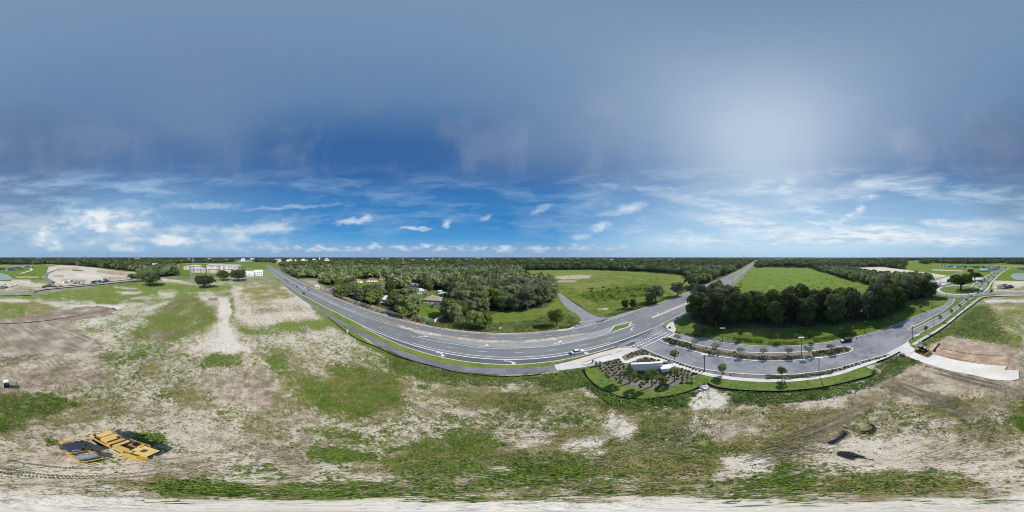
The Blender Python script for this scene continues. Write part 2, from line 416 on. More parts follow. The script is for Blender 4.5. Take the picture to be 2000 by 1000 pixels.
def inside(px, py, poly, soft):
    """1 inside the outline fading to 0 over soft"""
    poly = np.array(poly, float)
    lo = poly.min(0) - soft * 2; hi = poly.max(0) + soft * 2
    out = np.zeros(len(px)); sel = np.nonzero((px > lo[0]) & (px < hi[0]) & (py > lo[1]) & (py < hi[1]))[0]
    if not len(sel): return out
    X = px[sel]; Y = py[sel]; ins = np.zeros(len(sel), bool); dd = np.full(len(sel), 1e9)
    n = len(poly)
    for i in range(n):
        x1, y1 = poly[i]; x2, y2 = poly[(i + 1) % n]
        c = ((y1 > Y) != (y2 > Y)) & (X < (x2 - x1) * (Y - y1) / ((y2 - y1) or 1e-9) + x1); ins ^= c
        dx, dy = x2 - x1, y2 - y1; t = np.clip(((X - x1) * dx + (Y - y1) * dy) / (dx * dx + dy * dy + 1e-12), 0, 1)
        dd = np.minimum(dd, np.hypot(X - x1 - t * dx, Y - y1 - t * dy))
    sd = np.where(ins, dd, -dd); out[sel] = np.clip(.5 + sd / (2 * soft), 0, 1); return out
# channels: lush green, dry/olive growth, soil darkness, whiteness of sand, closed meadow turf, woodland floor, pinkness
CH = dict(g=0, o=1, d=2, p=3, m=4, f=5, k=6)
COVER = [
 # --- open construction field to the west and south
 ([(-60,560),(620,545),(760,700),(2060,700),(2060,1010),(-60,1010)], 6, dict(g=.36,o=.46,d=.34,p=.42,m=0,f=0)),
 ([(1788,692),(1800,674),(1870,621),(1912,584),(1925,579),(2060,579),(2060,704)], 3, dict(g=.5,o=.5,d=.4,p=.2,m=0,f=0)),
 ([(60,574),(130,565),(265,549),(330,552),(400,560),(480,553),(560,543),(575,556),(470,562),(440,580),(350,590),(200,592),(80,584)], 4, dict(g=.92,o=.2,d=.2,p=.3)),
 ([(0,577),(66,577),(75,584),(60,588),(0,588)], 2, dict(g=.8,o=.3,p=.5)),
 ([(80,586),(230,590),(300,594),(370,588),(420,592),(330,606),(225,622),(250,640),(190,640),(120,615)], 5, dict(g=.46,o=.3,d=.15,p=.7)),
 ([(222,559),(272,563),(262,566),(225,562)], 2, dict(g=.2,p=.9)), ([(225,570),(276,570),(270,574),(240,574)], 2, dict(g=.2,p=.9)),
 ([(310,570),(345,570),(340,581),(280,586),(260,583),(310,578)], 5, dict(g=.3,o=.2,p=.8,d=.1)),
 ([(180,580),(225,582),(228,592),(190,594)], 3, dict(g=.9,p=.2)),
 ([(-5,588),(70,588),(112,606),(100,613),(60,619),(-5,623)], 3, dict(g=.35,o=.85,d=.5,p=0)),
 ([(10,600),(60,602),(55,610),(20,612)], 4, dict(g=.5,o=.8,d=.5)),
 ([(-5,622),(60,617),(120,604),(195,597),(228,606),(205,618),(140,626),(60,631),(-5,636)], 2, dict(g=0,o=0,d=.78,p=0,k=.2)),
 ([(120,603),(190,595),(240,598),(228,604),(190,598),(125,607)], 2, dict(g=.05,o=0,d=.05,p=.9)),
 ([(-5,630),(135,624),(168,652),(205,676),(150,688),(60,697),(-5,697)], 2.5, dict(g=0,o=0,d=.62,p=.1,k=.2)),
 ([(60,640),(110,636),(140,658),(95,672),(100,690),(70,690)], 6, dict(d=.25,p=.5)), ([(10,650),(45,648),(50,668),(20,672)], 6, dict(d=.95)), ([(100,660),(190,670),(150,686),(100,690)], 5, dict(d=.85)),
 ([(105,629),(118,630),(116,645),(106,640)], 2, dict(d=.3,k=.9)),
 ([(206,666),(225,664),(205,678)], 3, dict(d=.7)),
 ([(248,642),(300,610),(345,585),(395,580),(432,596),(425,628),(380,645),(335,664),(268,660)], 4, dict(g=.72,o=.55,d=.75,p=0)),
 ([(330,592),(360,582),(390,586),(360,600),(330,610)], 6, dict(g=.5,o=.2,d=.95)), ([(296,652),(330,645),(345,652),(318,662),(296,660)], 3, dict(g=.15,o=.3,d=1,p=0)), ([(245,644),(262,634),(270,640),(252,648)], 3, dict(g=.15,d=1,p=0)),
 ([(372,573),(420,566),(460,562),(462,572),(435,574),(420,580),(400,576),(390,586),(372,580)], 3, dict(g=.7,o=.3,p=.5)),
 ([(390,575),(408,574),(430,582),(450,584),(456,610),(446,632),(470,648),(508,652),(510,690),(420,694),(345,690),(400,660),(425,640),(426,622),(420,600),(395,588)], 6, dict(g=.16,o=.22,d=.2,p=.66)),
 ([(428,584),(450,584),(455,610),(446,632),(464,655),(492,690),(398,690),(430,655),(433,625),(424,600)], 3, dict(g=.03,o=.06,d=.04,p=.95)),
 ([(408,581),(425,582),(428,588),(412,588)], 2, dict(d=1,p=0)),
 ([(447,582),(458,582),(460,625),(450,628)], 2, dict(g=.9,o=.1,p=.2)),
 ([(455,560),(480,558),(476,590),(460,600),(456,580)], 4, dict(g=.15,o=.15,d=.2,p=.7,k=.4)),
 ([(478,551),(560,545),(565,560),(478,561)], 3, dict(g=.55,o=.55,d=.3,p=.2)),
 ([(475,560),(565,560),(575,572),(560,588),(520,592),(468,591)], 3, dict(g=.04,o=.72,d=.42,p=.1)),
 ([(456,592),(570,585),(565,560),(600,585),(650,626),(640,634),(560,640),(470,632),(457,626)], 7, dict(g=.22,o=.26,d=.2,p=.62)),
 ([(490,598),(560,598),(550,610),(500,612)], 5, dict(g=.3,o=.4,d=.5,p=.4)),
 ([(458,624),(470,634),(500,640),(600,622),(650,620),(665,640),(600,646),(560,658),(480,652)], 4, dict(g=.85,o=.25,d=.2,p=.5)),
 ([(585,642),(600,642),(600,650),(586,650)], 3, dict(g=.2,o=.5,d=.9)),
 ([(500,655),(600,655),(690,638),(790,702),(740,718),(650,690),(560,680),(510,690)], 8, dict(g=.40,o=.30,d=.22,p=.55)),
 ([(612,590),(640,612),(680,640),(720,672),(800,712),(860,724),(850,736),(780,716),(700,672),(640,630),(606,598)], 3, dict(g=.9,o=.3,d=.2,p=.2)),
 ([(760,700),(860,722),(960,738),(1060,738),(1140,720),(1150,750),(1060,760),(1040,745),(930,742),(860,748),(770,725)], 5, dict(g=.92,o=.35,d=.3,p=.2)),
 ([(905,748),(960,740),(1020,742),(1042,762),(1010,771),(950,768),(890,758)], 4, dict(g=.1,o=.12,d=.18,p=.8,k=.5)),
 ([(950,746),(985,746),(980,755),(955,755)], 3, dict(g=.9)),
 ([(400,690),(470,690),(475,720),(400,725)], 6, dict(g=.85,o=.2,p=.4)), ([(515,690),(565,688),(560,730),(530,735)], 5, dict(g=.88,o=.25)),
 ([(420,725),(530,735),(560,780),(520,800),(430,790),(380,760)], 12, dict(g=.08,o=.18,d=.48,p=.4,k=.3)),
 ([(580,735),(660,705),(760,720),(810,760),(830,800),(760,825),(660,815),(590,775)], 12, dict(g=.52,o=.78,d=.45,p=.1)),
 ([(600,755),(660,755),(680,790),(630,800)], 8, dict(g=.8,o=.6)),
 ([(800,745),(1000,765),(1160,780),(1150,830),(1000,815),(850,830),(790,790)], 14, dict(g=.4,o=.7,d=.4,p=.2)),
 ([(870,795),(930,795),(960,803),(900,808)], 6, dict(g=.1,o=.2,p=.8)), ([(1000,862),(1060,862),(1055,880),(1010,882)], 7, dict(g=.05,o=.1,p=.95,d=.1)),
 ([(800,885),(850,880),(840,905),(800,908)], 8, dict(g=.1,o=.2,p=.5,d=.3,k=.5)),
 ([(590,875),(650,872),(735,892),(700,905),(600,902)], 6, dict(g=1,o=.4,d=.5,p=0)),
 ([(800,860),(900,850),(1000,870),(1150,895),(1190,930),(1100,955),(900,958),(800,950),(760,920)], 14, dict(g=.62,o=.9,d=.5,p=0)),
 ([(820,915),(900,915),(890,935),(815,935)], 8, dict(g=1,o=.5)), ([(930,915),(1000,918),(990,935),(935,935)], 8, dict(g=.95,o=.6)),
 ([(540,900),(700,905),(760,925),(680,935),(560,930)], 10, dict(g=.12,o=.35,d=.6,p=.1)),
 ([(270,945),(330,935),(420,942),(500,955),(480,972),(280,970)], 5, dict(g=1,o=.4,d=.4,p=0)), ([(500,955),(700,945),(800,955),(800,978),(520,975)], 6, dict(g=.8,o=.6,d=.5,p=0)),
 ([(830,905),(1300,905),(1600,955),(1500,968),(1000,975),(700,970)], 12, dict(g=.55,o=.75,d=.5,p=.1)),
 ([(1150,790),(1260,795),(1350,800),(1380,830),(1450,850),(1480,900),(1300,920),(1200,905),(1150,860)], 14, dict(g=.42,o=.75,d=.4,p=.25)),
 ([(1190,800),(1280,835),(1230,860),(1180,840)], 8, dict(g=.1,o=.2,p=.8,d=.2)),
 ([(1250,775),(1360,776),(1380,760),(1430,765),(1560,772),(1690,748),(1760,708),(1790,712),(1720,762),(1620,778),(1520,790),(1380,796),(1280,792),(1140,765),(1130,745)], 5, dict(g=.88,o=.3,d=.3,p=.2)),
 ([(1366,758),(1400,762),(1430,775),(1420,795),(1370,798),(1350,788)], 4, dict(g=.06,o=.06,d=.02,p=1)),
 ([(1430,790),(1560,780),(1700,762),(1760,735),(1800,800),(1760,860),(1600,880),(1480,860),(1400,820)], 12, dict(g=.18,o=.55,d=.42,p=.35,k=.4)),
 ([(1500,800),(1640,780),(1640,800),(1540,820)], 10, dict(g=.2,o=.85,d=.45)), ([(1500,850),(1590,856),(1570,885),(1500,880)], 10, dict(g=.5,o=.85)),
 ([(1560,780),(1640,772),(1640,790),(1560,795)], 8, dict(g=.05,o=.2,d=.2,p=.7,k=.6)),
 ([(1700,735),(1780,700),(1900,735),(2010,745),(2010,790),(1880,800),(1760,790)], 8, dict(g=.03,o=.12,d=.5,p=.3,k=.7)),
 ([(1840,770),(1960,775),(1990,800),(1860,805)], 10, dict(g=.25,o=.65,d=.45,p=.2)), ([(1975,780),(2010,780),(2010,830),(1980,825)], 6, dict(g=.7,o=.7)),
 ([(1580,860),(1760,850),(1900,870),(1960,900),(1760,915),(1600,905)], 14, dict(g=.04,o=.15,d=.2,p=.65,k=.3)),
 ([(1640,928),(1780,922),(1900,935),(1900,955),(1700,962),(1560,950)], 8, dict(g=.5,o=.95,d=.5,p=0)),
 ([(1900,910),(1990,905),(1990,940),(1900,935)], 10, dict(g=.2,o=.3,d=.4)),
 ([(1480,905),(1560,915),(1600,945),(1480,958)], 8, dict(g=.85,o=.6)),
 ([(1880,690),(1990,700),(2060,720),(2060,748),(1980,748)], 4, dict(g=.02,o=.05,d=.55,p=.1,k=.5)),
 ([(1815,668),(1850,655),(1900,662),(1960,668),(2010,690),(2010,720),(1960,715),(1880,705),(1830,692)], 3, dict(g=.02,o=.06,d=.5,p=.25,k=.6)),
 ([(1800,680),(1830,655),(1870,625),(1905,600),(1930,600),(1960,650),(1975,672),(1900,662),(1850,655),(1825,670)], 3, dict(g=1,o=.2,d=.5,p=0)),
 ([(1905,598),(1940,582),(2060,580),(2060,690),(1975,672),(1945,650),(1925,620)], 5, dict(g=.62,o=.85,d=.35,p=.2)),
 ([(1925,585),(2060,584),(2060,590),(1925,591)], 2, dict(g=.3,o=.3,p=.9)), ([(1935,595),(2000,600),(2000,606),(1940,606)], 4, dict(g=.2,o=.6,d=.3,p=.5)), ([(1950,640),(1990,640),(1990,650),(1955,650)], 5, dict(g=.3,o=.6,p=.6)),
 ([(0,768),(90,770),(115,800),(110,822),(60,842),(0,845)], 6, dict(g=.75,o=.7,d=.5,p=0)), ([(100,775),(155,790),(150,802),(110,800)], 4, dict(g=.95,o=.3)),
 ([(-5,700),(190,690),(200,745),(110,760),(-5,762)], 8, dict(g=.04,o=.1,d=.48,p=.3,k=.4)),
 ([(30,835),(170,800),(400,815),(430,900),(330,925),(60,930)], 14, dict(g=.14,o=.28,d=.42,p=.35,k=.2)),
 ([(265,845),(325,848),(330,865),(290,868)], 4, dict(g=.95,o=.3,d=.5)), ([(90,856),(118,858),(115,868),(92,868)], 3, dict(g=.9)), ([(170,890),(250,892),(240,905),(170,905)], 4, dict(g=.6,o=.6)),
 ([(250,705),(345,720),(340,745),(255,730)], 8, dict(g=.35,o=.8,d=.5)), ([(180,690),(330,665),(340,700),(220,720)], 10, dict(g=.6,o=.3,p=.5)),
 ([(-60,930),(260,938),(260,952),(-60,962)], 6, dict(g=.25,o=.45,d=.5)), ([(-60,955),(280,955),(280,968),(-60,968)], 5, dict(g=.05,p=.6,d=.2)),
 ([(880,842),(960,846),(965,880),(885,878)], 10, dict(g=.8,o=.8,p=0,d=.5)), ([(1000,884),(1090,888),(1150,910),(1140,935),(1020,930)], 10, dict(g=.72,o=1,p=0,d=.5)), ([(930,936),(1130,938),(1130,956),(930,958)], 6, dict(g=.7,o=1,p=0,d=.5)),
 ([(1260,830),(1350,834),(1350,868),(1265,865)], 9, dict(g=.55,o=.95,p=.1,d=.4)), ([(1300,856),(1480,862),(1480,922),(1310,915)], 12, dict(g=.5,o=.95,p=.05,d=.5)), ([(1400,824),(1540,826),(1530,858),(1410,860)], 10, dict(g=.08,o=.35,p=.5,d=.35,k=.4)), ([(1415,892),(1530,892),(1530,925),(1420,925)], 9, dict(g=.05,o=.15,p=.75,d=.2)),
 ([(1490,926),(1600,930),(1600,950),(1490,948)], 6, dict(g=.9,o=.7,p=0)), ([(1090,828),(1145,832),(1140,860),(1095,858)], 8, dict(g=.3,o=.8,p=0,d=.7)), ([(1110,850),(1200,852),(1195,880),(1115,880)], 9, dict(g=.06,o=.2,p=.75,d=.2)),
 ([(900,770),(965,772),(960,800),(905,798)], 8, dict(g=.2,o=.7,p=0,d=.75)), ([(620,830),(700,835),(690,860),(620,858)], 10, dict(g=.45,o=.75,p=.1)), ([(480,830),(560,832),(555,852),(485,850)], 9, dict(g=.5,o=.6,p=.2)), ([(640,725),(760,735),(790,790),(700,800),(640,770)], 10, dict(g=.6,o=.95,p=0,d=.4)),
 ([(330,760),(420,765),(420,790),(340,790)], 9, dict(g=.4,o=.75,p=.1,d=.5)), ([(1640,770),(1760,745),(1770,775),(1660,800)], 9, dict(g=.1,o=.4,p=.3,d=.5,k=.6)), ([(1760,800),(1860,790),(1880,815),(1780,830)], 9, dict(g=.3,o=.75,p=.1,d=.5)), ([(1880,840),(1990,838),(1990,870),(1890,872)], 10, dict(g=.35,o=.6,p=.2,d=.4)),
 ([(215,620),(250,612),(300,625),(260,650),(215,655)], 5, dict(g=.5,o=.35,p=.6,d=.2)), ([(225,660),(330,668),(330,690),(240,690)], 6, dict(g=.6,o=.3,p=.55)),
]
def build_ground():
    dep = [90 * (1 - i / 6) for i in range(0)]
    rr = [0.02]; a = 88.5
    while a > 1.0: rr.append(EYE / math.tan(rad(a))); a -= .42 if a > 20 else .32 if a > 6 else .22
    while rr[-1] < 9500: rr.append(rr[-1] * 1.07)
    rr = np.array(rr); NA = 960
    th = np.linspace(0, 2 * math.pi, NA, endpoint=False)
    Rg, T = np.meshgrid(rr, th, indexing='ij')
    X = (Rg * np.sin(T)).ravel(); Y = (Rg * np.cos(T)).ravel(); r = Rg.ravel()
    z = -np.maximum(0, r - R0) ** 2 / (2 * RC)
    z = z + (fbm(X * .25, Y * .25, 3) - .5) * .22 * np.clip((r - 2) / 8, 0, 1) * np.clip((60 - r) / 10, 0, 1) * 1.0 - .12 * np.clip((62 - r) / 10, 0, 1)
    nr = len(rr)
    i, j = np.meshgrid(np.arange(nr - 1), np.arange(NA), indexing='ij')
    F = np.stack([i * NA + j, i * NA + (j + 1) % NA, (i + 1) * NA + (j + 1) % NA, (i + 1) * NA + j], -1).reshape(-1, 4)[:, ::-1]
    me = bpy.data.meshes.new('ground'); me.vertices.add(len(X)); me.vertices.foreach_set('co', np.stack([X, Y, z], 1).ravel())
    me.loops.add(F.size); me.loops.foreach_set('vertex_index', F.ravel().astype(np.int32))
    me.polygons.add(len(F)); me.polygons.foreach_set('loop_start', np.arange(0, F.size, 4, dtype=np.int32))
    me.polygons.foreach_set('use_smooth', np.ones(len(F), bool)); me.update(); me.validate()
    cov = cover_at(X, Y)
    for nm, ch in (('cover_a', (0, 1, 2, 3)), ('cover_b', (4, 5, 6, 6))):
        at = me.attributes.new(nm, 'FLOAT_COLOR', 'POINT'); at.data.foreach_set('color', cov[:, ch].ravel().astype(np.float32))
    me.materials.append(ground_material()); o = link('ground', me); structure(o); return o
def cover_at(X, Y):
    """what covers the ground at world points"""
    r = np.hypot(X, Y) + 1e-6
    def warped(amp, lim):
        q = np.clip(r / 70, .3, lim) * amp
        wx = (fbm(X * .075, Y * .075, 21, 5) - .5) * 16 + (fbm(X * .45, Y * .45, 41, 3) - .5) * 4.5
        wy = (fbm(X * .075 + 50, Y * .075, 31, 5) - .5) * 16 + (fbm(X * .45 + 9, Y * .45, 51, 3) - .5) * 4.5
        x, y = X + wx * q, Y + wy * q; rr = np.hypot(x, y) + 1e-6
        return 1000 + np.degrees(np.arctan2(x, y)) / .18, 500 + np.degrees(np.arctan2(EYE + np.maximum(0, rr - R0) ** 2 / (2 * RC), rr)) / .18
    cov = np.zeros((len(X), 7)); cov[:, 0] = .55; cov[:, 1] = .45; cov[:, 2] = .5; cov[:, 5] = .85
    for lst, (px, py), ks in ((FARCOVER, warped(.3, 1.0), .8), (COVER, warped(.55, .75), 1.2)):
        for poly, soft, ch in lst:
            s = max(soft * ks, .8)
            k = inside(px, py, poly, s)
            if min(q[0] for q in poly) < 10: k = np.maximum(k, inside(px - 2000, py, poly, s))
            if max(q[0] for q in poly) > 1990: k = np.maximum(k, inside(px + 2000, py, poly, s))
            for c, v in ch.items(): cov[:, CH[c]] = cov[:, CH[c]] * (1 - k) + v * k
    sx = np.degrees(np.arctan2(X, Y)) / .18
    below = np.clip((3.3 - r + (fbm(X * .9, Y * .9, 61, 5) - .5) * 6.0) / 1.6, 0, 1) * np.clip((5.2 - r) / 1.5, 0, 1)
    for c, v in ((0, 0), (1, 0), (2, 0), (3, 1.0)): cov[:, c] = cov[:, c] * (1 - below) + v * below
    b = (fbm(X * .22, Y * .22, 77, 5) - .5); b2 = fbm(X * .12, Y * .12, 99, 5) - .5
    near = np.clip((400 - r) / 200, 0, 1)
    cov[:, 0] = np.clip(cov[:, 0] + b * .9 * near * (cov[:, 0] > .02), 0, 1); cov[:, 1] = np.clip(cov[:, 1] + b2 * 1.1 * near * (cov[:, 1] > .02), 0, 1)
    cov[:, 2] = np.clip(cov[:, 2] + (b2 - b) * .8 * near, 0, 1)
    return cov
FARCOVER = [
 ([(1815,514),(1900,516),(1965,514),(1965,545),(1960,584),(1925,584),(1870,552),(1820,546)], .6, dict(m=.85,g=.8,o=.4,f=0,d=.3)),
 ([(340,517),(360,514),(470,513),(545,519),(549,541),(480,546),(345,546)], .8, dict(m=.5,g=.5,o=.5,f=0,d=.4)),
 ([(1292,637),(1320,650),(1480,676),(1600,672),(1720,645),(1800,612),(1852,590),(1930,572),(1925,590),(1788,694),(1745,702),(1500,762),(1140,730),(1080,715),(1200,678)], 1, dict(m=.6,g=.6,o=.4,f=0,d=.4)),
 ([(-60,517),(60,517),(100,516),(125,518),(190,523),(272,532),(272,548),(120,566),(-60,575)], .8, dict(m=.5,g=.6,o=.5,f=0,d=.4)),
 # fields beyond the roads (closed turf)
 ([(1012,530),(1040,528),(1150,527),(1240,530),(1330,536),(1360,548),(1340,570),(1290,590),(1180,620),(1160,616),(1088,566),(1020,545)], 1.5, dict(m=.75,g=.8,o=.58,d=.3,p=.2,f=0)),
 ([(1128,578),(1160,570),(1185,566),(1225,560),(1265,555),(1282,562),(1272,574),(1250,580),(1230,588),(1196,586),(1170,592),(1145,584)], 5, dict(m=.3,g=1,o=.3,d=.6)), ([(1100,556),(1160,552),(1200,548),(1190,558),(1130,566)], 4, dict(m=.5,g=.5,o=1,d=.4)), ([(1180,598),(1230,592),(1220,604),(1185,610)], 4, dict(m=.6,g=.9,o=.4)), ([(1040,536),(1110,533),(1200,534),(1160,539),(1060,541)], 2, dict(m=.6,o=1,g=.4,d=.3)),
 ([(1075,541),(1130,537),(1158,538),(1150,543),(1100,546)], 1.5, dict(m=0,g=.1,o=.2,p=.7,d=.2,k=.8)), ([(1085,548),(1130,548),(1120,552),(1090,551)], 1, dict(m=0,g=.1,o=.2,p=.7,k=.8)),
 ([(1165,602),(1190,601),(1188,604),(1168,605)], 1.5, dict(m=0,p=.8,g=.2)),
 ([(868,646),(872,634),(905,630),(955,616),(1010,609),(1068,600),(1088,578),(1134,622),(1130,640),(1080,648),(960,654),(880,650)], 2, dict(m=.55,g=.9,o=.4,d=.5,f=.0)),
 ([(812,600),(878,600),(872,622),(850,628),(812,618)], 2, dict(m=1,g=1,o=0,f=0,d=.2)),
 ([(680,548),(760,545),(760,570),(700,585),(690,570)], 2, dict(m=.9,g=.9,o=.1,f=0)), ([(740,565),(880,570),(880,600),(740,590)], 3, dict(m=.7,g=.9,f=.2)),
 ([(1414,600),(1420,575),(1472,524),(1495,522),(1580,523),(1605,531),(1650,546),(1700,556),(1725,575),(1724,598),(1640,640),(1400,640),(1350,620)], 1.2, dict(m=1,g=.9,o=.25,f=0,d=.3)),
 ([(1310,628),(1345,610),(1420,610),(1720,600),(1850,575),(1852,596),(1800,612),(1720,645),(1600,672),(1480,676),(1320,650)], 3, dict(m=.7,g=.8,o=.5,f=.1,d=.5)),
 ([(1346,612),(1358,604),(1400,602),(1500,608),(1700,604),(1760,592),(1765,606),(1720,624),(1600,640),(1420,642),(1350,630)], 2, dict(m=.1,g=.5,o=.4,f=.8,d=.7)),
 ([(1380,578),(1415,562),(1470,520),(1478,520),(1424,576),(1408,596)], 1, dict(m=1,g=1,f=0)),
 ([(1815,552),(1870,545),(1935,548),(1935,582),(1850,605),(1800,620),(1846,590)], 1, dict(m=.85,g=.8,o=.3,f=0)),
 # construction land in the east
 ([(1660,523),(1720,521),(1770,527),(1850,538),(1870,548),(1830,560),(1820,552),(1745,548),(1690,536)], .8, dict(m=0,f=0,g=.02,o=.04,d=.12,p=.95,k=.4)),
 ([(1672,526),(1696,528),(1690,530),(1676,529)], .5, dict(m=1,g=1,p=0)), ([(1750,532),(1800,534),(1800,536),(1760,536)], .5, dict(m=1,g=1,p=0)), ([(1718,537),(1740,536),(1745,542),(1725,543)], .6, dict(m=1,g=1,p=0)),
 ([(1764,520),(1780,514),(1830,518),(1890,527),(1950,530),(1960,524),(2060,522),(2060,560),(1930,575),(1860,585),(1850,560),(1870,545),(1850,536),(1765,527)], 1, dict(m=.85,g=.8,o=.35,f=0,d=.3)),
 ([(1768,510),(1795,508),(1800,514),(1770,516)], .6, dict(m=1,g=.9,o=.3,f=0)), ([(1670,508),(1765,507),(1765,510),(1670,511)], .5, dict(m=.6,g=.3,o=.9,f=0,p=.2)), ([(1870,509),(1930,509),(1930,511),(1870,511)], .4, dict(m=0,p=.8,f=0,g=0)),
 ([(1820,526),(1880,528),(1880,530),(1820,528)], .5, dict(m=0,p=.8,g=.1)),
 ([(1845,544),(1905,541),(1925,543),(1900,549),(1850,550)], .8, dict(m=0,p=.9,g=.05,o=.05)),
 ([(1945,551),(2060,548),(2060,566),(1945,564)], .8, dict(m=0,f=0,g=.05,o=.1,d=.25,p=.85)),
 ([(-60,548),(30,549),(80,553),(100,560),(60,568),(-60,569)], .8, dict(m=0,f=0,g=.05,o=.1,d=.3,p=.8)),
 ([(-60,522),(0,524),(90,518),(100,530),(85,545),(30,549),(-60,548)], .8, dict(m=.9,g=.8,o=.4,f=0,d=.3)),
 ([(30,540),(75,540),(75,542),(30,542)], .5, dict(m=0,p=.7,g=.2)), ([(18,545),(60,546),(60,550),(25,550)], .6, dict(m=0,p=.6,g=.3)),
 ([(95,522),(118,518),(150,519),(185,523),(230,530),(270,533),(268,545),(200,553),(130,560),(105,552),(88,540)], .8, dict(m=0,f=0,g=.02,o=.04,d=.2,p=.85,k=.55)),
 ([(140,526),(165,528),(160,530),(142,529)], .5, dict(m=1,g=1,p=0)), ([(103,536),(128,537),(125,543),(104,541)], 1, dict(g=.5,o=.5)),  ([(150,533),(200,538),(195,543),(150,541)], .8, dict(p=1,d=0,k=.2)), ([(120,545),(170,546),(165,551),(120,551)], .8, dict(d=.55,p=.3)), ([(200,541),(262,540),(255,545),(205,549)], .8, dict(d=.45,p=.5,k=.8)), ([(110,523),(160,522),(150,527),(112,530)], .8, dict(d=.4,p=.5,k=.6)), ([(1765,538),(1840,541),(1835,546),(1775,544)], .8, dict(d=.5,p=.4)),
 ([(190,527),(235,531),(266,535),(260,539),(220,537),(190,532)], .8, dict(d=.5,k=1,p=.3)),
 ([(62,524),(92,523),(86,532),(60,533)], .6, dict(m=1,g=.9,o=.4)),
 ([(268,546),(340,539),(380,541),(470,545),(545,541),(560,546),(470,556),(420,570),(330,566),(270,566)], 1.2, dict(m=.4,g=.9,o=.3,d=.3,p=.3,f=0)),
 ([(316,544),(345,547),(375,553),(380,556),(340,553),(316,551)], .8, dict(m=0,g=.1,o=.1,p=.9)), ([(420,552),(470,553),(462,560),(420,560)], 1, dict(m=0,g=.4,p=.7)),
 ([(438,513),(520,512),(545,515),(548,525),(500,526),(470,520),(440,517)], .7, dict(m=.85,g=.7,o=.3,f=0,d=.4)),
 ([(350,515),(480,516),(480,542),(345,545)], 1.5, dict(m=.7,g=.6,o=.35,f=.15,d=.6,p=0)),
 ([(535,511),(600,509),(600,514),(548,517)], .5, dict(m=0,f=.2,g=.2,p=.6,k=.6,d=.3)),
]
def ground_material():
    m = bpy.data.materials.new('ground_cover'); m.use_nodes = True; n = NT(m.node_tree); b = m.node_tree.nodes['Principled BSDF']
    pos = n.new('ShaderNodeNewGeometry').outputs['Position']
    def at(nm):
        a = n.new('ShaderNodeAttribute', attribute_name=nm); s = n.new('ShaderNodeSeparateColor'); n.L.new(a.outputs['Color'], s.inputs[0])
        return (*s.outputs, a.outputs['Alpha'])
    g, o, d, p = at('cover_a'); me, f, k, _ = at('cover_b')
    n1 = n.noise(pos, .55, 5, .62); n2 = n.noise(pos, 2.6, 4, .65); n3 = n.noise(pos, .11, 4, .55); n4 = n.noise(n.mapping(pos, sc=(1, 1, 1), rot=(0, 0, .4), kind='POINT'), 7.0, 2, .6)
    fine = n.add(n.mul(n1, .6), n.mul(n2, .4))
    # bare soil
    tone = n.add(d, n.add(n.mul(n.sub(fine, .5), 2.4), n.mul(n.sub(n.noise(n.mapping(pos, sc=(.35, 1, 1), kind='POINT'), .16, 5, .6), .5), 1.6)))
    soil = n.mix(n.rng(tone, -.05, 1.0), (.60, .525, .41), (.20, .155, .105))
    soil = n.mix(n.mul(n.rng(n.add(p, n.mul(n.sub(n.add(n.mul(fine, .6), n.mul(n.noise(n.mapping(pos, sc=(.4, 1, 1), kind='POINT'), .5, 5, .6), .4)), .5), -2.2)), .30, 1.25), .9), soil, (.68, .645, .57))
    soil = n.mix(n.mul(k, .55), soil, n.mix(n.rng(tone, 0, 1), (.53, .425, .32), (.25, .185, .13)))
    # olive, half dry growth
    om = n.rng(n.add(o, n.mul(n.sub(n.add(n.mul(n1, .45), n.mul(n2, .55)), .5), 3.4)), .34, .84)
    c = n.mix(n.mul(om, .82), soil, n.mix(n.rng(n.add(n.mul(n2, .5), n.mul(n4, .5)), .38, .62), (.105, .098, .026), (.36, .35, .095)))
    # lush weeds
    gm = n.rng(n.add(g, n.mul(n.sub(n.add(n.mul(n.noise(pos, .8, 5, .66), .6), n.mul(n2, .4)), .5), 3.6)), .46, .80)
    c = n.mix(n.mul(gm, .93), c, n.mix(n.rng(n.add(n.mul(n2, .5), n.mul(n4, .5)), .36, .64), (.062, .105, .010), (.235, .325, .044)))
    # closed meadow turf and woodland floor
    turf = n.mix(n.rng(n.add(n.mul(n3, .55), n.mul(n1, .45)), .36, .64), (.085, .155, .014), (.185, .262, .036))
    lng = n.noise(n.mapping(pos, sc=(.25, 1, 1), kind='POINT'), .07, 6, .62)
    turf = n.mix(n.mul(n.rng(lng, .50, .70), .45), turf, (.215, .265, .06))
    turf = n.mix(n.mul(n.rng(n.noise(pos, .03, 5, .65), .55, .7), .35), turf, (.20, .175, .08))
    turf = n.mix(n.mul(n.rng(n.add(o, n.mul(n.sub(n3, .5), 1.2)), .35, .8), .75), turf, (.26, .275, .075))
    c = n.mix(n.rng(n.add(me, n.mul(n.sub(n1, .5), .35)), .30, .70), c, turf)
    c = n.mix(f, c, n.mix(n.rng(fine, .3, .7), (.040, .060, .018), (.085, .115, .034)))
    n.L.new(c, b.inputs['Base Color']); b.inputs['Roughness'].default_value = .97; b.inputs['Specular IOR Level'].default_value = .1
    bn = n.new('ShaderNodeBump'); bn.inputs['Distance'].default_value = .2; bn.inputs['Strength'].default_value = 1.0
    hgt = n.add(n.add(n.mul(n2, .8), n.mul(n4, .35)), n.add(n.mul(gm, n.mul(n4, 1.0)), n.mul(om, n.mul(n4, .6))))
    n.L.new(hgt, bn.inputs['Height']); n.L.new(bn.outputs[0], b.inputs['Normal'])
    return m
build_ground()

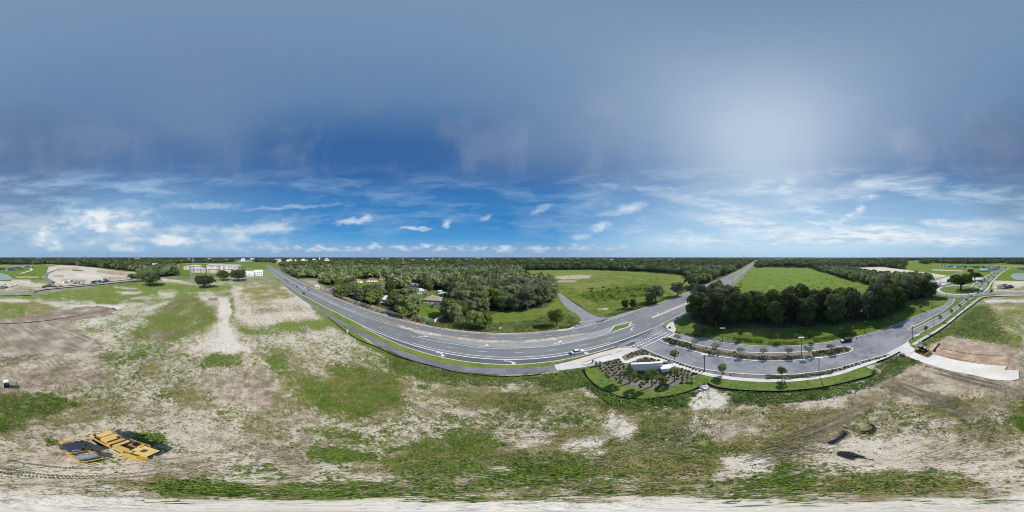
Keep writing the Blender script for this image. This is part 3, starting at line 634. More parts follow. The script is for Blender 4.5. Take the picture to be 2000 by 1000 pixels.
# ------------------------------------------------------------------ highway
def lerp(x, tab):
    return float(np.interp(x, [t[0] for t in tab], [t[1] for t in tab]))
YF = [(-700,58),(-428,62),(-213,63.2),(-105,68),(-54,71),(0,73),(30,74.2),(46,76),(54,78.8),(100,78.6),(250,78),(430,77),(600,83),(1800,122)]
YN = [(-700,34),(-284,37.7),(-200,40),(-150,43.6),(-119,46.8),(-92,49.8),(-70,50.5),(-59,49.6),(-40,48.6),(-21,48.2),(0,48.4),(24,49.3),(36,49.6),(66,50.6),(98,50.8),(150,49.6),(190,49.5),(256,52),(430,56),(600,60),(1800,92)]
XS = sorted(set(list(np.arange(-700, -200, 20)) + list(np.arange(-200, 260, 4)) + list(np.arange(260, 1800, 30))))
def rowline(x0, x1, fn, step=3.0):
    n = max(2, int((x1 - x0) / step)); return [(x, fn(x)) for x in np.linspace(x0, x1, n)]
yf = lambda x: lerp(x, YF)
yn = lambda x: lerp(x, YN)
hw = structure(MB().strip([(x, yf(x)) for x in XS], [(x, yn(x)) for x in XS], .03).build('highway_road', M_ROAD))
ROADMARK = structure(link('road_markings', None))
def marking(name, mb, m=M_PAINT, parent=None): return mb.build(name, m, parent or ROADMARK)
# new darker turning lane, paler turn bay and median
yd = lambda x: lerp(x, [(-70,50.6),(-40,51.2),(0,51.5),(36,52.2),(70,52.2)])
structure(MB().strip(rowline(-62, 60, yd), rowline(-62, 60, lambda x: yn(x) + .0), .042).build('turning_lane_road', M_ROADDARK))
ym = lambda x: lerp(x, [(-430,49),(-213,52),(-105,58.5),(-60,63.2),(-30,64.6),(0,65.2),(30,66.4)])   # centre of the kerbed median
def half(x): return lerp(x, [(-430,2.6),(-200,2.6),(-60,1.6),(-40,1.3),(30,1.2)])
structure(MB().strip(rowline(-430, -45, lambda x: ym(x) + half(x)), rowline(-430, -45, lambda x: ym(x) - half(x)), .042).build('painted_median_road', M_ROADPALE))
structure(MB().strip(rowline(-45, 58, lambda x: lerp(x, [(-45,63.0),(-20,63.6),(0,64),(30,65.4),(58,69)])), rowline(-45, 58, lambda x: lerp(x, [(-45,62.0),(-30,60.4),(0,59.9),(30,60.4),(58,61.2)])), .042).build('turn_bay_road', M_ROADPALE))
med = structure(MB().strip(rowline(-62, 31, lambda x: ym(x) + 1.25), rowline(-62, 31, lambda x: ym(x) - 1.2), .055).build('median_path', M_TANKERB))
mk = MB(); mk.kerb(rowline(-62, 31, lambda x: ym(x) + 1.25), .3, .14); mk.kerb(rowline(-62, 31, lambda x: ym(x) - 1.2), .3, .14)
structure(mk.build('median_kerb', M_TANKERB)); 
structure(MB().kerb(rowline(-78, -54, lambda x: ym(x) + .2, 2), .5, .16).build('rusty_kerb', mat('rust_kerb', (.20, .125, .09), .9, .3, 1))  )
structure(MB().kerb(rowline(-2.5, 2.5, lambda x: 0), .3, .14).build('median_nose_kerb', M_CONC)).location = (31.4, 66.4, 0)
# the eastern medians
em = trace([(1273,620.5),(1300,610),(1325,599.5),(1350,589)]); e2 = [(1350,589),(1372,577),(1396,565)]
mb = MB(); mb.ribbon(em, 2.2, .05); mb.ribbon(trace(e2), 2.4, .05); structure(mb.build('eastern_median_path', mat('pale_median', (.52, .46, .38), .9, .2, .6)))
mb = MB(); mb.kerb(offset(em, 1.1), .3, .14); mb.kerb(offset(em, -1.1), .3, .14); structure(mb.build('eastern_median_kerb', M_KERB))
g2 = [W(1395,565.5),W(1399,564.5),W(1408,558.5),W(1412,553),W(1409,553.5)]
structure(MB().sheet(g2, .12).build('median_lawn', M_STRIP)); structure(MB().kerb(g2, .35, .15, closed=True).build('median_lawn_kerb', M_KERB))
far_m = rowline(262, 1700, lambda x: (yf(x) + yn(x)) / 2, 20); structure(MB().ribbon(far_m, 3.0, .12).build('far_median_lawn', M_STRIP))
# kerbs on both sides
nk = structure(MB().kerb(rowline(-430, 36, lambda x: yn(x) - .15), .4, .15).build('southern_kerb', M_KERB))
fk = MB(); fk.strip(rowline(-300, 26, lambda x: yf(x) + 1.5), rowline(-300, 26, lambda x: yf(x)), .05); fk.kerb(rowline(-300, 26, lambda x: yf(x) + .2), .4, .14)
fk.strip(rowline(60, 240, lambda x: yf(x) + 1.4), rowline(60, 240, lambda x: yf(x)), .05); fk.kerb(rowline(58, 240, lambda x: yf(x) + .2), .4, .14)
structure(fk.build('northern_kerb', M_TANKERB))
structure(MB().kerb(trace([(1292,637),(1296,631),(1306,626),(1348,605.5)]), .4, .15).build('corner_kerb', M_KERB))
structure(MB().kerb(rowline(100, 430, lambda x: yn(x) - .2), .4, .15).build('eastern_kerb', M_KERB))
# lines
def dashes(line, on=3.05, gap=9.15, w=.16, start=0, z=.052, mb=None):
    mb = mb or MB(); s = start; L = plen(line)
    while s + on < L:
        a = along(line, s); b = along(line, s + on); mb.ribbon([a[:2], b[:2]], w, z); s += on + gap
    return mb
mb = dashes(rowline(-400, 46, lambda x: yf(x) - 3.75), w=.2); dashes(rowline(56, 260, lambda x: yf(x) - 6.6), w=.2, mb=mb); dashes(rowline(56, 260, lambda x: yf(x) - 3.4), on=1.2, gap=3.6, w=.2, mb=mb)
marking('lane_line', mb, M_WORNPAINT)
ynl = lambda x: lerp(x, [(-430,44),(-213,45.5),(-150,48.4),(-105,53.0),(-60,55.6),(-30,56.0),(0,56.4),(36,56.8),(70,57.2),(110,57.6),(200,56.8),(300,58.5)])
marking('lane_line', dashes(rowline(-430, 300, ynl), w=.2, start=4), M_WORNPAINT)
marking('edge_line', MB().ribbon(rowline(-430, 40, lambda x: yf(x) - .45), .18, .05), M_WORNPAINT)
marking('edge_line', MB().ribbon(rowline(-430, -64, lambda x: yn(x) + .6), .2, .05), M_WORNPAINT)
marking('turn_bay_line', MB().ribbon(trace([(802,656),(840,664),(900,674),(938,679.3),(980,680.5),(1036,678.8),(1080,675.2),(1132,664),(1186,652.5)]), .2, .056))
bl = lambda x: lerp(x, [(-62,52.3),(-36,52.7),(0,53.1),(36,53.6)])
marking('bicycle_lane_line', MB().ribbon(rowline(-37, 37, bl), .22, .056)); marking('bicycle_lane_line', dashes(rowline(-62, -37, bl), .7, 1.0, .22, z=.056))
marking('turning_lane_line', MB().ribbon(rowline(-66, 60, yd), .38, .058)); marking('edge_line', MB().ribbon(rowline(60, 160, lambda x: yn(x) + 1.4), .2, .056), M_WORNPAINT)
marking('edge_line', MB().ribbon(trace([(1196,652),(1233,628),(1281,611.5),(1322,598.3),(1360,582)]), .2, .056), M_WORNPAINT)
def arrow(px, hand, rz, s=1.0):
    """curved turn arrow painted on the lane"""
    c = W(*px); mb = MB(); P = [(-1.3, -.25 * hand), (-.3, -.22 * hand), (.35, .05 * hand), (.62, .42 * hand)]
    L = [rotp((a * s, b * s, 0), 0, 0, rz, (*c, 0))[:2] for a, b in smooth(P, 3)]
    mb.ribbon(L, .26 * s, .06); h = [rotp((a * s, b * s, 0), 0, 0, rz, (*c, 0))[:2] for a, b in ((.12, .52 * hand), (1.25, .30 * hand), (.85, 1.15 * hand))]
    mb.sheet(h, .06); marking('turn_arrow', mb)
for p in ((826,657.5),(945,675.8),(1091,669)): arrow(p, 1, 0, 1.5)
for p in ((861,691),(996,706.5),(1138,689)): arrow(p, -1, 0, 1.5)
for p in ((1285,612.5),(1322,599.5),(1234,642)): arrow(p, 1, math.pi, 1.4)
mb = MB()
for i in range(9):
    a = W(1320 + i * 5.5, 584.5 - i * 2.35); mb.box((a[0], a[1] - 1.0, .03), (.5, 2.4, .06), rz=.5)
marking('hatched_shoulder_marking', mb, M_WORNPAINT)
mb = MB()
for px, sx, sy in (((1212,667),1.6,.8),((1225,664),1.2,.6),((1232,672),2.6,.9),((1242,658.5),1.8,.7),((1256,656.5),.9,.5),((1265,653),2.2,.4),((1218,667.5),.8,.7)):
    c = W(*px); mb.sheet([(c[0] + sx * math.cos(t) * random.uniform(.7, 1.2), c[1] + sy * math.sin(t) * random.uniform(.7, 1.2)) for t in np.linspace(0, 6.28, 12)[:-1]], .047)
c = [W(*p) for p in ((1163,628.5),(1172,626.5),(1190,620.5),(1188,622.5),(1176,629),(1166,630.5))]; mb.sheet(c, .047)
structure(mb.build('tar_patch_road', M_TAR))
# the kerbed island in the median opening
isl = [W(1189.5,649.4),W(1200,637),(W(1229,629.8)),W(1233,630.5),W(1227.5,638.5),W(1212,643.8)]
structure(MB().sheet(isl, .13).build('island_lawn', M_LAWN)); structure(MB().kerb([isl[0], isl[5], isl[4], isl[3], isl[2], isl[1]], .7, .16, closed=True).build('island_kerb', M_CONC))
c = W(1213, 643); structure(MB().box((c[0], c[1], .16), (1.8, .8, .06)).build('island_drain_slab', M_CONC))
# northern side street
ns_l = [W(*p) for p in ((1081,563),(1085,568),(1097,590),(1108,602),(1127,614),(1134,622),(1135,628),(1121,641.5))]
ns_r = [W(*p) for p in ((1084,563),(1089,568),(1117.6,590),(1132,599.6),(1153.6,612.8),(1165.6,618),(1180,620.5),(1190,619.5))]
structure(MB().strip(smooth(ns_l, 3), smooth(ns_r, 3), .036).build('side_street_road', mat('asphalt_street', (.26, .26, .285), .9, .12, .2)))
structure(MB().sheet([W(1121,641.5),W(1135,628),W(1190,619.5),W(1250,605),(46,74.4),(26,72.5)], .033).build('street_mouth_road', M_ROADPALE))
structure(MB().ribbon(trace([(1085,645.5),(1098,645.5),(1114,642),(1124,636.5),(1135.5,627.5)]), 1.3, .09).build('corner_kerb_path', M_CONC))
marking('stop_line', MB().ribbon([W(1136,629.5), W(1162,625)], .3, .06), M_WORNPAINT)
# ------------------------------------------------------------------ asphalt trail beside the highway
trail = trace([(541,545),(552,553),(570,568),(600,589),(630,608),(660,626.5),(700,647),(740,669.5),(770,683.5),(800,696),(850,711),(900,720),(950,724.6),(1000,725.2),(1050,722.8),(1086,718.2)])
structure(MB().ribbon(trail, 3.2, .045).build('asphalt_trail_path', M_TRAIL))
vg = offset(trail, 1.6)
structure(MB().strip([(p[0], min(yn(p[0]) - .35, p[1] + 9)) for p in vg], vg, .035).build('verge_lawn', M_STRIP))
structure(MB().strip([W(*p) for p in ((1083,713),(1100,709.5),(1140,698),(1170,689),(1204,680))], [W(*p) for p in ((1083,708.5),(1100,704.8),(1140,693.2),(1170,685),(1204,678))], .05).build('plaza_verge_lawn', M_LAWN))
trail2 = trace([(1307,634),(1320,624),(1348,611),(1380,594),(1405,579.5),(1420,567),(1432,556),(1447,543),(1461,529),(1470,521),(1476,516)])
structure(MB().ribbon(trail2, 3.0, .045).build('eastern_trail_path', M_TRAIL)); vg = offset(trail2, 1.5)
structure(MB().strip([(p[0], max(p[1] + .5, yn(p[0]) - .4)) for p in vg], vg, .04).build('eastern_verge_lawn', M_STRIP))
c = [W(*p) for p in ((1418,563.5),(1426,556.5),(1429,558.5),(1421,566))]; structure(MB().sheet(c, .06).build('trail_apron_slab', M_CONC))
# ------------------------------------------------------------------ entrance boulevard
S_K = [(1252,680),(1260,682),(1287.6,694),(1317.6,704.8),(1346,714.4),(1377.6,721.6),(1416,727),(1460,730.8),(1500,732.6),(1542,731.8),(1596,726.4),(1640,718.4),(1672,708.5),(1698,701),(1730,692.7)]
N_K = [(1312,650),(1334,653.5),(1363,661),(1410,669),(1460,674.6),(1497,676.2),(1548,675.8),(1596,671.8),(1628,666.7),(1665,660),(1721,644.6),(1763,629),(1802,612),(1840,598)]
S2 = [(1772.4,667),(1775,663),(1784,656.8),(1797,650.8),(1823,638),(1840,627.7),(1860,612),(1879,597),(1892,586.5),(1903,580.6)]
sk, nk2, s2 = trace(S_K), trace(N_K), trace(S2)
plate = [W(1292,637)] + nk2 + [W(1848,590), W(1852,584), W(1905,580)] + s2[::-1] + sk[::-1] + [W(1240,676.5), W(1204,677.5), (36, 52), (66, 52.2)]
structure(MB().sheet(plate, .038).build('boulevard_road', M_BLVD))
structure(MB().kerb(sk, .35, .15).build('boulevard_kerb', M_CONC)); structure(MB().kerb(nk2, .35, .15).build('boulevard_kerb', M_KERB)); structure(MB().kerb([W(1778,675)] + s2, .35, .15).build('boulevard_kerb', M_CONC))
ISL1 = [(1288,664),(1291,661),(1297,659.4),(1307,658.8),(1327,664),(1363,673.6),(1387,678.6),(1416,683),(1455,688),(1497,689.4),(1542,688.8),(1590,685.4),(1615,682),(1633,678.6),(1650,676.4),(1661,678.4),(1665.5,682),(1659,688),(1633,694),(1590,700.2),(1540,704.8),(1476,704.8),(1440,701),(1386,693.6),(1362,688),(1334,680.8),(1308,673.2),(1293.6,668)]
isl1 = smooth([W(*p) for p in ISL1 + ISL1[:1]], 2)[:-1]
structure(MB().sheet(isl1, .12).build('planted_island_ground', M_MULCH)); structure(MB().kerb(isl1, .45, .16, closed=True).build('planted_island_kerb', M_CONC))
ISL2 = [(1772,645.5),(1777,642),(1790,635.5),(1815,622.5),(1840,609),(1852,600),(1860,594),(1864,587),(1863.5,581.8),(1889,581.2),(1880,588),(1868,598),(1858,605),(1840,615),(1815,628),(1789,641),(1776,646.8)]
isl2 = [W(*p) for p in ISL2]
structure(MB().sheet(isl2, .12).build('splitter_island_lawn', M_LAWN)); structure(MB().kerb(isl2, .4, .16, closed=True).build('splitter_island_kerb', M_CONC))
# dotted crossing: three rows of painted blocks
for row in (((1222,681.5),(1295,645.5)),((1238,679),(1303,648)),((1254,679),(1310,650.5))):
    a, b = W(*row[0]), W(*row[1]); L = math.dist(a, b); n = 14; mb = MB(); h = math.atan2(b[1] - a[1], b[0] - a[0])
    for i in range(n):
        t = (i + .5) / n; mb.sheet([rotp((x, y, 0), 0, 0, h, (a[0] + (b[0] - a[0]) * t, a[1] + (b[1] - a[1]) * t, 0))[:2] for x, y in ((-.36, -.26), (.36, -.26), (.36, .26), (-.36, .26))], .062)
    marking('crossing_dots_marking', mb)
marking('stop_line', MB().ribbon([W(1307,658), W(1319,651)], .6, .06))
# pavement along the boulevard, plazas
walk = trace([(1209,698),(1214,703),(1220,707.5),(1230,705.5),(1240,700.8),(1252,697),(1266,696.2),(1290,702.5),(1320,713.2),(1345,721),(1370,728.6),(1395,734),(1420,738),(1460,742),(1500,743.4),(1542,742.8),(1596,737),(1640,729),(1672,718),(1711,705),(1748,692.5)], 3)
structure(MB().kerb(walk, 1.55, .14, z=-.02).build('boulevard_pavement', M_CONC))
walk2 = trace([(1783,674),(1800,663),(1825,648.5),(1850,632),(1866,619),(1880,607.5),(1893,597),(1904,588),(1912,582.5),(1920,579.6),(1945,578),(1975,577.2),(2000,577)], 3)
structure(MB().kerb(walk2, 1.7, .14, z=-.02).build('boulevard_pavement', mat('concrete_green', (.50, .53, .48), .9, .1, .5)))
PL1 = [(1082,713),(1088,724),(1110,721.5),(1140,717.5),(1167,710),(1208,700),(1221,693),(1252,681.5),(1240,678),(1224,677),(1210,678.6),(1204,680.4),(1170,689.4),(1140,698.4),(1110,707)]
structure(MB().prism([W(*p) for p in PL1], .02, .10).build('plaza_pavement', M_CONC))
pk = [(1100,712),(1118,708),(1150,698),(1180,689.5),(1206,682.5),(1215,682.5),(1190,693),(1160,703),(1130,712),(1105,716)]
structure(MB().sheet([W(*p) for p in pk], .106).build('pink_plaza_pavement', M_CONCPINK))
mb = MB(); mb.ribbon(trace([(1141,708),(1160,701.5),(1180,695),(1195,692)]), .55, .112); mb.ribbon(trace([(1203,689),(1216,685)]), .5, .112); mb.ribbon(trace([(1212,679.6),(1225,678.3),(1238,679.4),(1250,681.5)]), .7, .112)
structure(mb.build('red_brick_pavement', M_BRICK))
PL2 = [(1300,639),(1303,634.5),(1308,630.5),(1314,629.5),(1317,631),(1317,636),(1320,641),(1320,645),(1316,650),(1306,646)]
structure(MB().prism([W(*p) for p in PL2], .02, .11).build('corner_plaza_pavement', M_CONCPINK))
structure(MB().sheet([W(*p) for p in ((1294,636.5),(1299,630.5),(1308,626.5),(1306,631),(1301,636),(1299,640),(1296,640))], .06).build('corner_lawn', M_STRIP))
# mulched beds and sod
BED1 = [(1165,715),(1175,710.8),(1208,701.5),(1220,711.5),(1232,708.5),(1252,700.5),(1266,699.5),(1290,705.5),(1320,716),(1345,724.2),(1367,731),(1356,738),(1340,746),(1315,754),(1288,759),(1262,760.5),(1240,757),(1215,749),(1190,738),(1178,728)]
bed1 = [W(*p) for p in BED1]
LAWN1 = [(1140,718.5),(1144,732),(1158,748),(1180,762),(1210,774),(1240,778),(1262,779),(1310,772.5),(1350,762),(1378,749.5),(1385,741),(1375,731.5)] + [BED1[i] for i in (10,11,12,13,14,15,16,17,18,19,0)]
structure(MB().sheet([W(*p) for p in LAWN1], .05).build('sod_lawn', M_LAWN)); structure(MB().sheet(bed1, .065).build('mulch_bed_ground', M_MULCH))
sw = offset(walk, -.77)
lo2 = trace([(1376,733),(1386,750),(1400,756),(1430,760.5),(1465,763),(1500,764.2),(1530,764.2),(1565,761.5),(1600,757.5),(1640,750),(1670,742.5),(1703,732.5),(1703,721)], 2)
up2 = [p for p in offset(walk, -.7) if p[0] > W(1376,731)[0] - 1 and p[1] < W(1376,731)[1] and (p[1] > W(1700,712)[1])]
structure(MB().sheet(lo2 + up2[::-1], .045).build('sod_strip_lawn', M_LAWN))
bed2 = [W(*p) for p in ((1221,694.5),(1236,688),(1252,682.6))] + sk[1:-1] + [p for p in offset(walk, .8)][::-1][:-12]
structure(MB().sheet(bed2, .05).build('kerbside_bed_ground', M_MULCH))
structure(MB().sheet([W(*p) for p in ((1779,673.5),(1775,668),(1779,661.5),(1797,652),(1823,639.4),(1840,629),(1879,598.4),(1904,582),(1912,581),(1893,595),(1866,617),(1840,637),(1800,661.5),(1784,672))], .06).build('roadside_lawn', M_LAWN))
structure(MB().sheet([W(*p) for p in ((1784,657.5),(1790,653.5),(1797,651.2),(1796,654.5),(1787,657.8))], .075).build('drain_slab', M_CONC))
structure(MB().sheet([W(*p) for p in ((1736,639.5),(1742,635.5),(1745,637),(1740,640))], .07).build('drain_slab', M_CONC))
# fresh concrete drive
structure(MB().sheet([W(*p) for p in ((1728,692),(1745,683),(1773,667.5),(1774,672),(1780,677),(1790,683),(1784,690),(1776,697),(1757,695),(1748,692.6))], .052).build('drive_apron_pavement', M_CONC))
DR = [(1776,697),(1785,688),(1796,683),(1811,686.5),(1826,692.4),(1864,702.8),(1906,710.2),(1967,715),(1962,722.5),(1989,723.6),(1991,740),(1974,743.6),(1942,741.8),(1900,732.4),(1854,723.6),(1816,712.6),(1780,699.6)]
structure(MB().prism([W(*p) for p in DR], -.1, .07).build('concrete_drive_pavement', M_CONCWARM))
# ------------------------------------------------------------------ roundabout and streets beyond
RAZ = rad((1874.5 - 1000) * .18); RB = (182 * math.sin(RAZ), 182 * math.cos(RAZ))
circ = lambda r, n=48: [(RB[0] + r * math.cos(2 * math.pi * i / n), RB[1] + r * math.sin(2 * math.pi * i / n)) for i in range(n)]
structure(MB().sheet(circ(34), .05).build('roundabout_road', M_BLVD)); structure(MB().sheet(circ(25.5), .07).build('roundabout_apron_pavement', M_CONC)); structure(MB().prism(circ(22.5), .0, .22).build('roundabout_lawn', M_LAWN))
def street(name, px, w, m=None, z=.07, world=None):
    o = structure(MB().ribbon(world or trace(px), w, z).build(name, m or M_BLVD)); return o
street('perimeter_road', [(1908,576),(1930,574),(1960,573),(2000,572.6),(2040,572.5),(2068,572),(2090,568.5),(2110,564.5),(2160,559),(2220,552.6),(2264,547.6),(2300,543),(2340,541),(2400,542),(2480,542.5),(2530,541.5),(2548,540.5)], 8.5, mat('asphalt_perimeter', (.24, .25, .255), .9, .1, .1))
structure(MB().kerb(trace([(2000,569.3),(2068,568.6),(2095,563.6)]), .5, .15).build('perimeter_kerb', M_STRIP))
av = trace([(1900,570),(1912,562),(1922,551),(1930,545),(1940,537.5),(1950,531),(1960,526.5),(1966,523)])
street('avenue_road', None, 15, world=av, z=.06); structure(MB().ribbon(av, 3.2, .14).build('avenue_median_lawn', M_STRIP))
for d in (11, -11): structure(MB().ribbon(offset(av, d), 2.0, .12).build('avenue_pavement', M_CONC))
for d in (8.5, -8.5): structure(MB().ribbon(offset(av, d), 2.6, .1).build('avenue_verge_lawn', M_STRIP))
street('estate_road', [(1851,562),(1838,558),(1828,552),(1815,548),(1800,545),(1770,540),(1745,536),(1720,530),(1690,527)], 8, M_BLVD, .09)
street('estate_road', [(1820,549),(1845,541),(1870,534),(1885,530)], 7, M_BLVD, .1); street('estate_road', [(1830,553),(1860,550),(1890,548)], 5, M_BLVD, .1)
street('estate_road', [(112,561.5),(104,555),(96,548),(89,541),(92,535),(100,531),(108,528),(116,526)], 9, mat('asphalt_estate', (.20, .20, .215), .9, .1, .1), .1)
mb = MB()
for px in ([(116,560.8),(107,554),(102,550)], [(131,559.6),(121,554),(112,549.5)], [(83,542.5),(85,540)], [(95,544),(97,540)]): mb.ribbon(trace(px), 2.0, .16)
structure(mb.build('estate_pavement', mat('pale_yellow_concrete', (.66, .64, .48), .9, .1, .5)))
street('estate_road', [(40,534),(55,530),(62,527),(60,524)], 6, M_CONC, .1)
# neighbourhood lanes
street('neighbourhood_road', [(632,569),(648,564),(660,560)], 9, M_TRAIL, .07); street('neighbourhood_road', [(714,556),(735,555),(752,552.5)], 7, M_BLVD, .08); street('neighbourhood_road', [(716,562),(730,568),(748,571.5),(772,572),(800,570)], 6.5, M_BLVD, .08)
street('neighbourhood_road', [(1366,532),(1376,530),(1390,527)], 7, M_CONC, .1)
street('field_track_path', [(1060,552),(1110,548),(1160,542),(1200,539.5),(1240,544),(1262,548)], 3.0, mat('track_grey', (.34,.35,.30), .9, .1, .2), .08)
street('far_road', [(345,545),(360,541),(385,543)], 5, M_TRAIL, .08)
# ------------------------------------------------------------------ water
def pond(name, px, m, z=.15): return structure(MB().sheet(smooth([W(*p) for p in px + px[:1]], 4)[:-1], z).build(name, m))
pond('pond_water', [(1974,541),(1976,536.5),(1984,534.2),(2000,533.8),(2012,535.5),(2020,540),(2024,544.5),(2012,547),(1998,547.4),(1984,546)], M_WATER)
pond('lake_water', [(463,511.5),(466,509.6),(480,509),(492,509.4),(492,511.6),(476,512.6)], M_LAKE, 1.5)
# ------------------------------------------------------------------ rough kerbside stone bed on the boulevard's wooded side

# ------------------------------------------------------------------ graded earth plots in the western field
def rough(px, amp, n=6, seed=1):
    rng = random.Random(seed); P = [W(*q) for q in px]; out = []
    for i in range(len(P)):
        a, b = P[i], P[(i + 1) % len(P)]
        for j in range(n): t = j / n; out.append((a[0] + (b[0] - a[0]) * t + rng.uniform(-amp, amp), a[1] + (b[1] - a[1]) * t + rng.uniform(-amp, amp)))
    return out
def plot_mat(name, a, b, rot, stretch):
    m = bpy.data.materials.new(name); m.use_nodes = True; n = NT(m.node_tree); bs = m.node_tree.nodes['Principled BSDF']; pos = n.new('ShaderNodeNewGeometry').outputs['Position']
    st = n.noise(n.mapping(n.mapping(pos, rot=(0, 0, rot), kind='POINT'), sc=(stretch, 1, 1), kind='POINT'), .9, 6, .65); bl = n.noise(pos, .12, 6, .6); fn = n.noise(pos, 2.2, 4, .65)
    c = n.mix(n.rng(n.add(n.mul(st, .5), n.mul(bl, .5)), .40, .60), a, b); c = n.mix(n.mul(n.rng(bl, .54, .68), .75), c, (.50, .44, .35)); c = n.mix(n.mul(n.rng(fn, .55, .7), .3), c, (.13, .105, .08))
    n.L.new(c, bs.inputs['Base Color']); bs.inputs['Roughness'].default_value = .97; bs.inputs['Specular IOR Level'].default_value = .1
    bn = n.new('ShaderNodeBump'); bn.inputs['Distance'].default_value = .25; n.L.new(st, bn.inputs['Height']); n.L.new(bn.outputs[0], bs.inputs['Normal']); return m
structure(MB().sheet(rough([(-3,633),(60,630),(134,625),(150,638),(170,653),(206,677),(165,686),(110,692),(60,697),(-3,698)], 1.6, 7, 2), .06).build('graded_plot_ground', plot_mat('graded_plot', (.21, .17, .13), (.43, .365, .285), 1.2, .06)))
structure(MB().sheet(rough([(-3,623),(60,617.5),(120,605),(165,599),(195,597),(222,602),(228,607),(208,617),(140,626),(60,630.5),(-3,634)], 1.4, 7, 3), .07).build('graded_wedge_ground', plot_mat('graded_wedge', (.22, .175, .13), (.34, .28, .215), .3, .1)))

# ------------------------------------------------------------------ vegetation
def leaf_mat(name, a, b, rnd=.42, trans=.36):
    if name in MATS: return MATS[name]
    m = bpy.data.materials.new(name); m.use_nodes = True; n = NT(m.node_tree); nt = m.node_tree
    bs = nt.nodes['Principled BSDF']; out = nt.nodes['Material Output']
    pos = n.new('ShaderNodeNewGeometry').outputs['Position']
    c = n.mix(n.rng(n.add(n.mul(n.noise(pos, .35, 3, .6), .5), n.mul(n.noise(pos, 2.3, 2, .6), .5)), .34, .66), a, b)
    oi = n.new('ShaderNodeObjectInfo').outputs['Random']
    hs = n.new('ShaderNodeHueSaturation'); n.L.new(c, hs.inputs['Color'])
    n.L.new(n.rng(oi, 0, 1, 1 - rnd, 1 + rnd, False), hs.inputs['Value']); n.L.new(n.rng(n.m('FRACT', n.mul(oi, 9.17)), 0, 1, .485, .512, False), hs.inputs['Hue'])
    n.L.new(n.rng(n.m('FRACT', n.mul(oi, 5.53)), 0, 1, .75, 1.1, False), hs.inputs['Saturation'])
    n.L.new(hs.outputs[0], bs.inputs['Base Color']); bs.inputs['Roughness'].default_value = .75; bs.inputs['Specular IOR Level'].default_value = .25
    tr = n.new('ShaderNodeBsdfTranslucent'); n.L.new(hs.outputs[0], tr.inputs[0])
    mx = n.new('ShaderNodeMixShader'); mx.inputs[0].default_value = trans
    n.L.new(bs.outputs[0], mx.inputs[1]); n.L.new(tr.outputs[0], mx.inputs[2]); n.L.new(mx.outputs[0], out.inputs[0])
    MATS[name] = m; return m
L_DARK = leaf_mat('leaf_dark', (.058, .082, .020), (.135, .175, .046))
L_MID = leaf_mat('leaf_mid', (.108, .152, .030), (.230, .295, .070))
L_MOSS = leaf_mat('leaf_moss', (.145, .175, .078), (.300, .335, .170))
L_LIME = leaf_mat('leaf_lime', (0.105, 0.16, 0.02), (0.205, 0.275, 0.045))
L_GREY = leaf_mat('leaf_grey', (0.2, 0.21, 0.15), (0.34, 0.345, 0.26))
L_SHRUB = leaf_mat('leaf_shrub', (.085, .125, .02), (.19, .25, .05), .35)
L_OLIVE = leaf_mat('leaf_olive', (.14, .145, .032), (.29, .29, .08), .3)
L_WEED = leaf_mat('leaf_weed', (.085, .150, .014), (.185, .285, .036), .1, .3)
L_DRY = leaf_mat('leaf_dry', (.16, .145, .045), (.31, .275, .10), .1, .2)
M_BARK = mat('bark', (.13, .115, .10), .95, .3, 2.0, bump=.02)
M_PALEBARK = mat('pale_bark', (.24, .22, .195), .95, .25, 2.0)

def mesh_np(name, V, F, mats, mi=None, smooth=False):
    me = bpy.data.meshes.new(name); V = np.asarray(V, np.float32); F = np.asarray(F, np.int32); k = F.shape[1]
    me.vertices.add(len(V)); me.vertices.foreach_set('co', V.ravel())
    me.loops.add(F.size); me.loops.foreach_set('vertex_index', F.ravel())
    me.polygons.add(len(F)); me.polygons.foreach_set('loop_start', np.arange(0, F.size, k, dtype=np.int32))
    if mi is not None: me.polygons.foreach_set('material_index', np.asarray(mi, np.int32))
    if smooth: me.polygons.foreach_set('use_smooth', np.ones(len(F), bool))
    for m in (mats if isinstance(mats, (list, tuple)) else [mats]): me.materials.append(m)
    me.update(); return me
def unit(v): return v / (np.linalg.norm(v, axis=1, keepdims=True) + 1e-9)
def leaf_cards(C, N, S, rng, aspect=.75):
    """quads at centres C, facing N, of size S"""
    n = len(C); t = unit(rng.normal(size=(n, 3))); u = unit(np.cross(N, t)); w = np.cross(N, u)
    S = S[:, None]; u = u * S * .5; w = w * S * .5 * aspect
    fold = N * S * rng.uniform(-.18, .18, (n, 1))
    V = np.stack([C - u - w, C + u - w + fold, C + u + w, C - u + w + fold], 1).reshape(-1, 3)
    return V, np.arange(4 * n).reshape(n, 4)
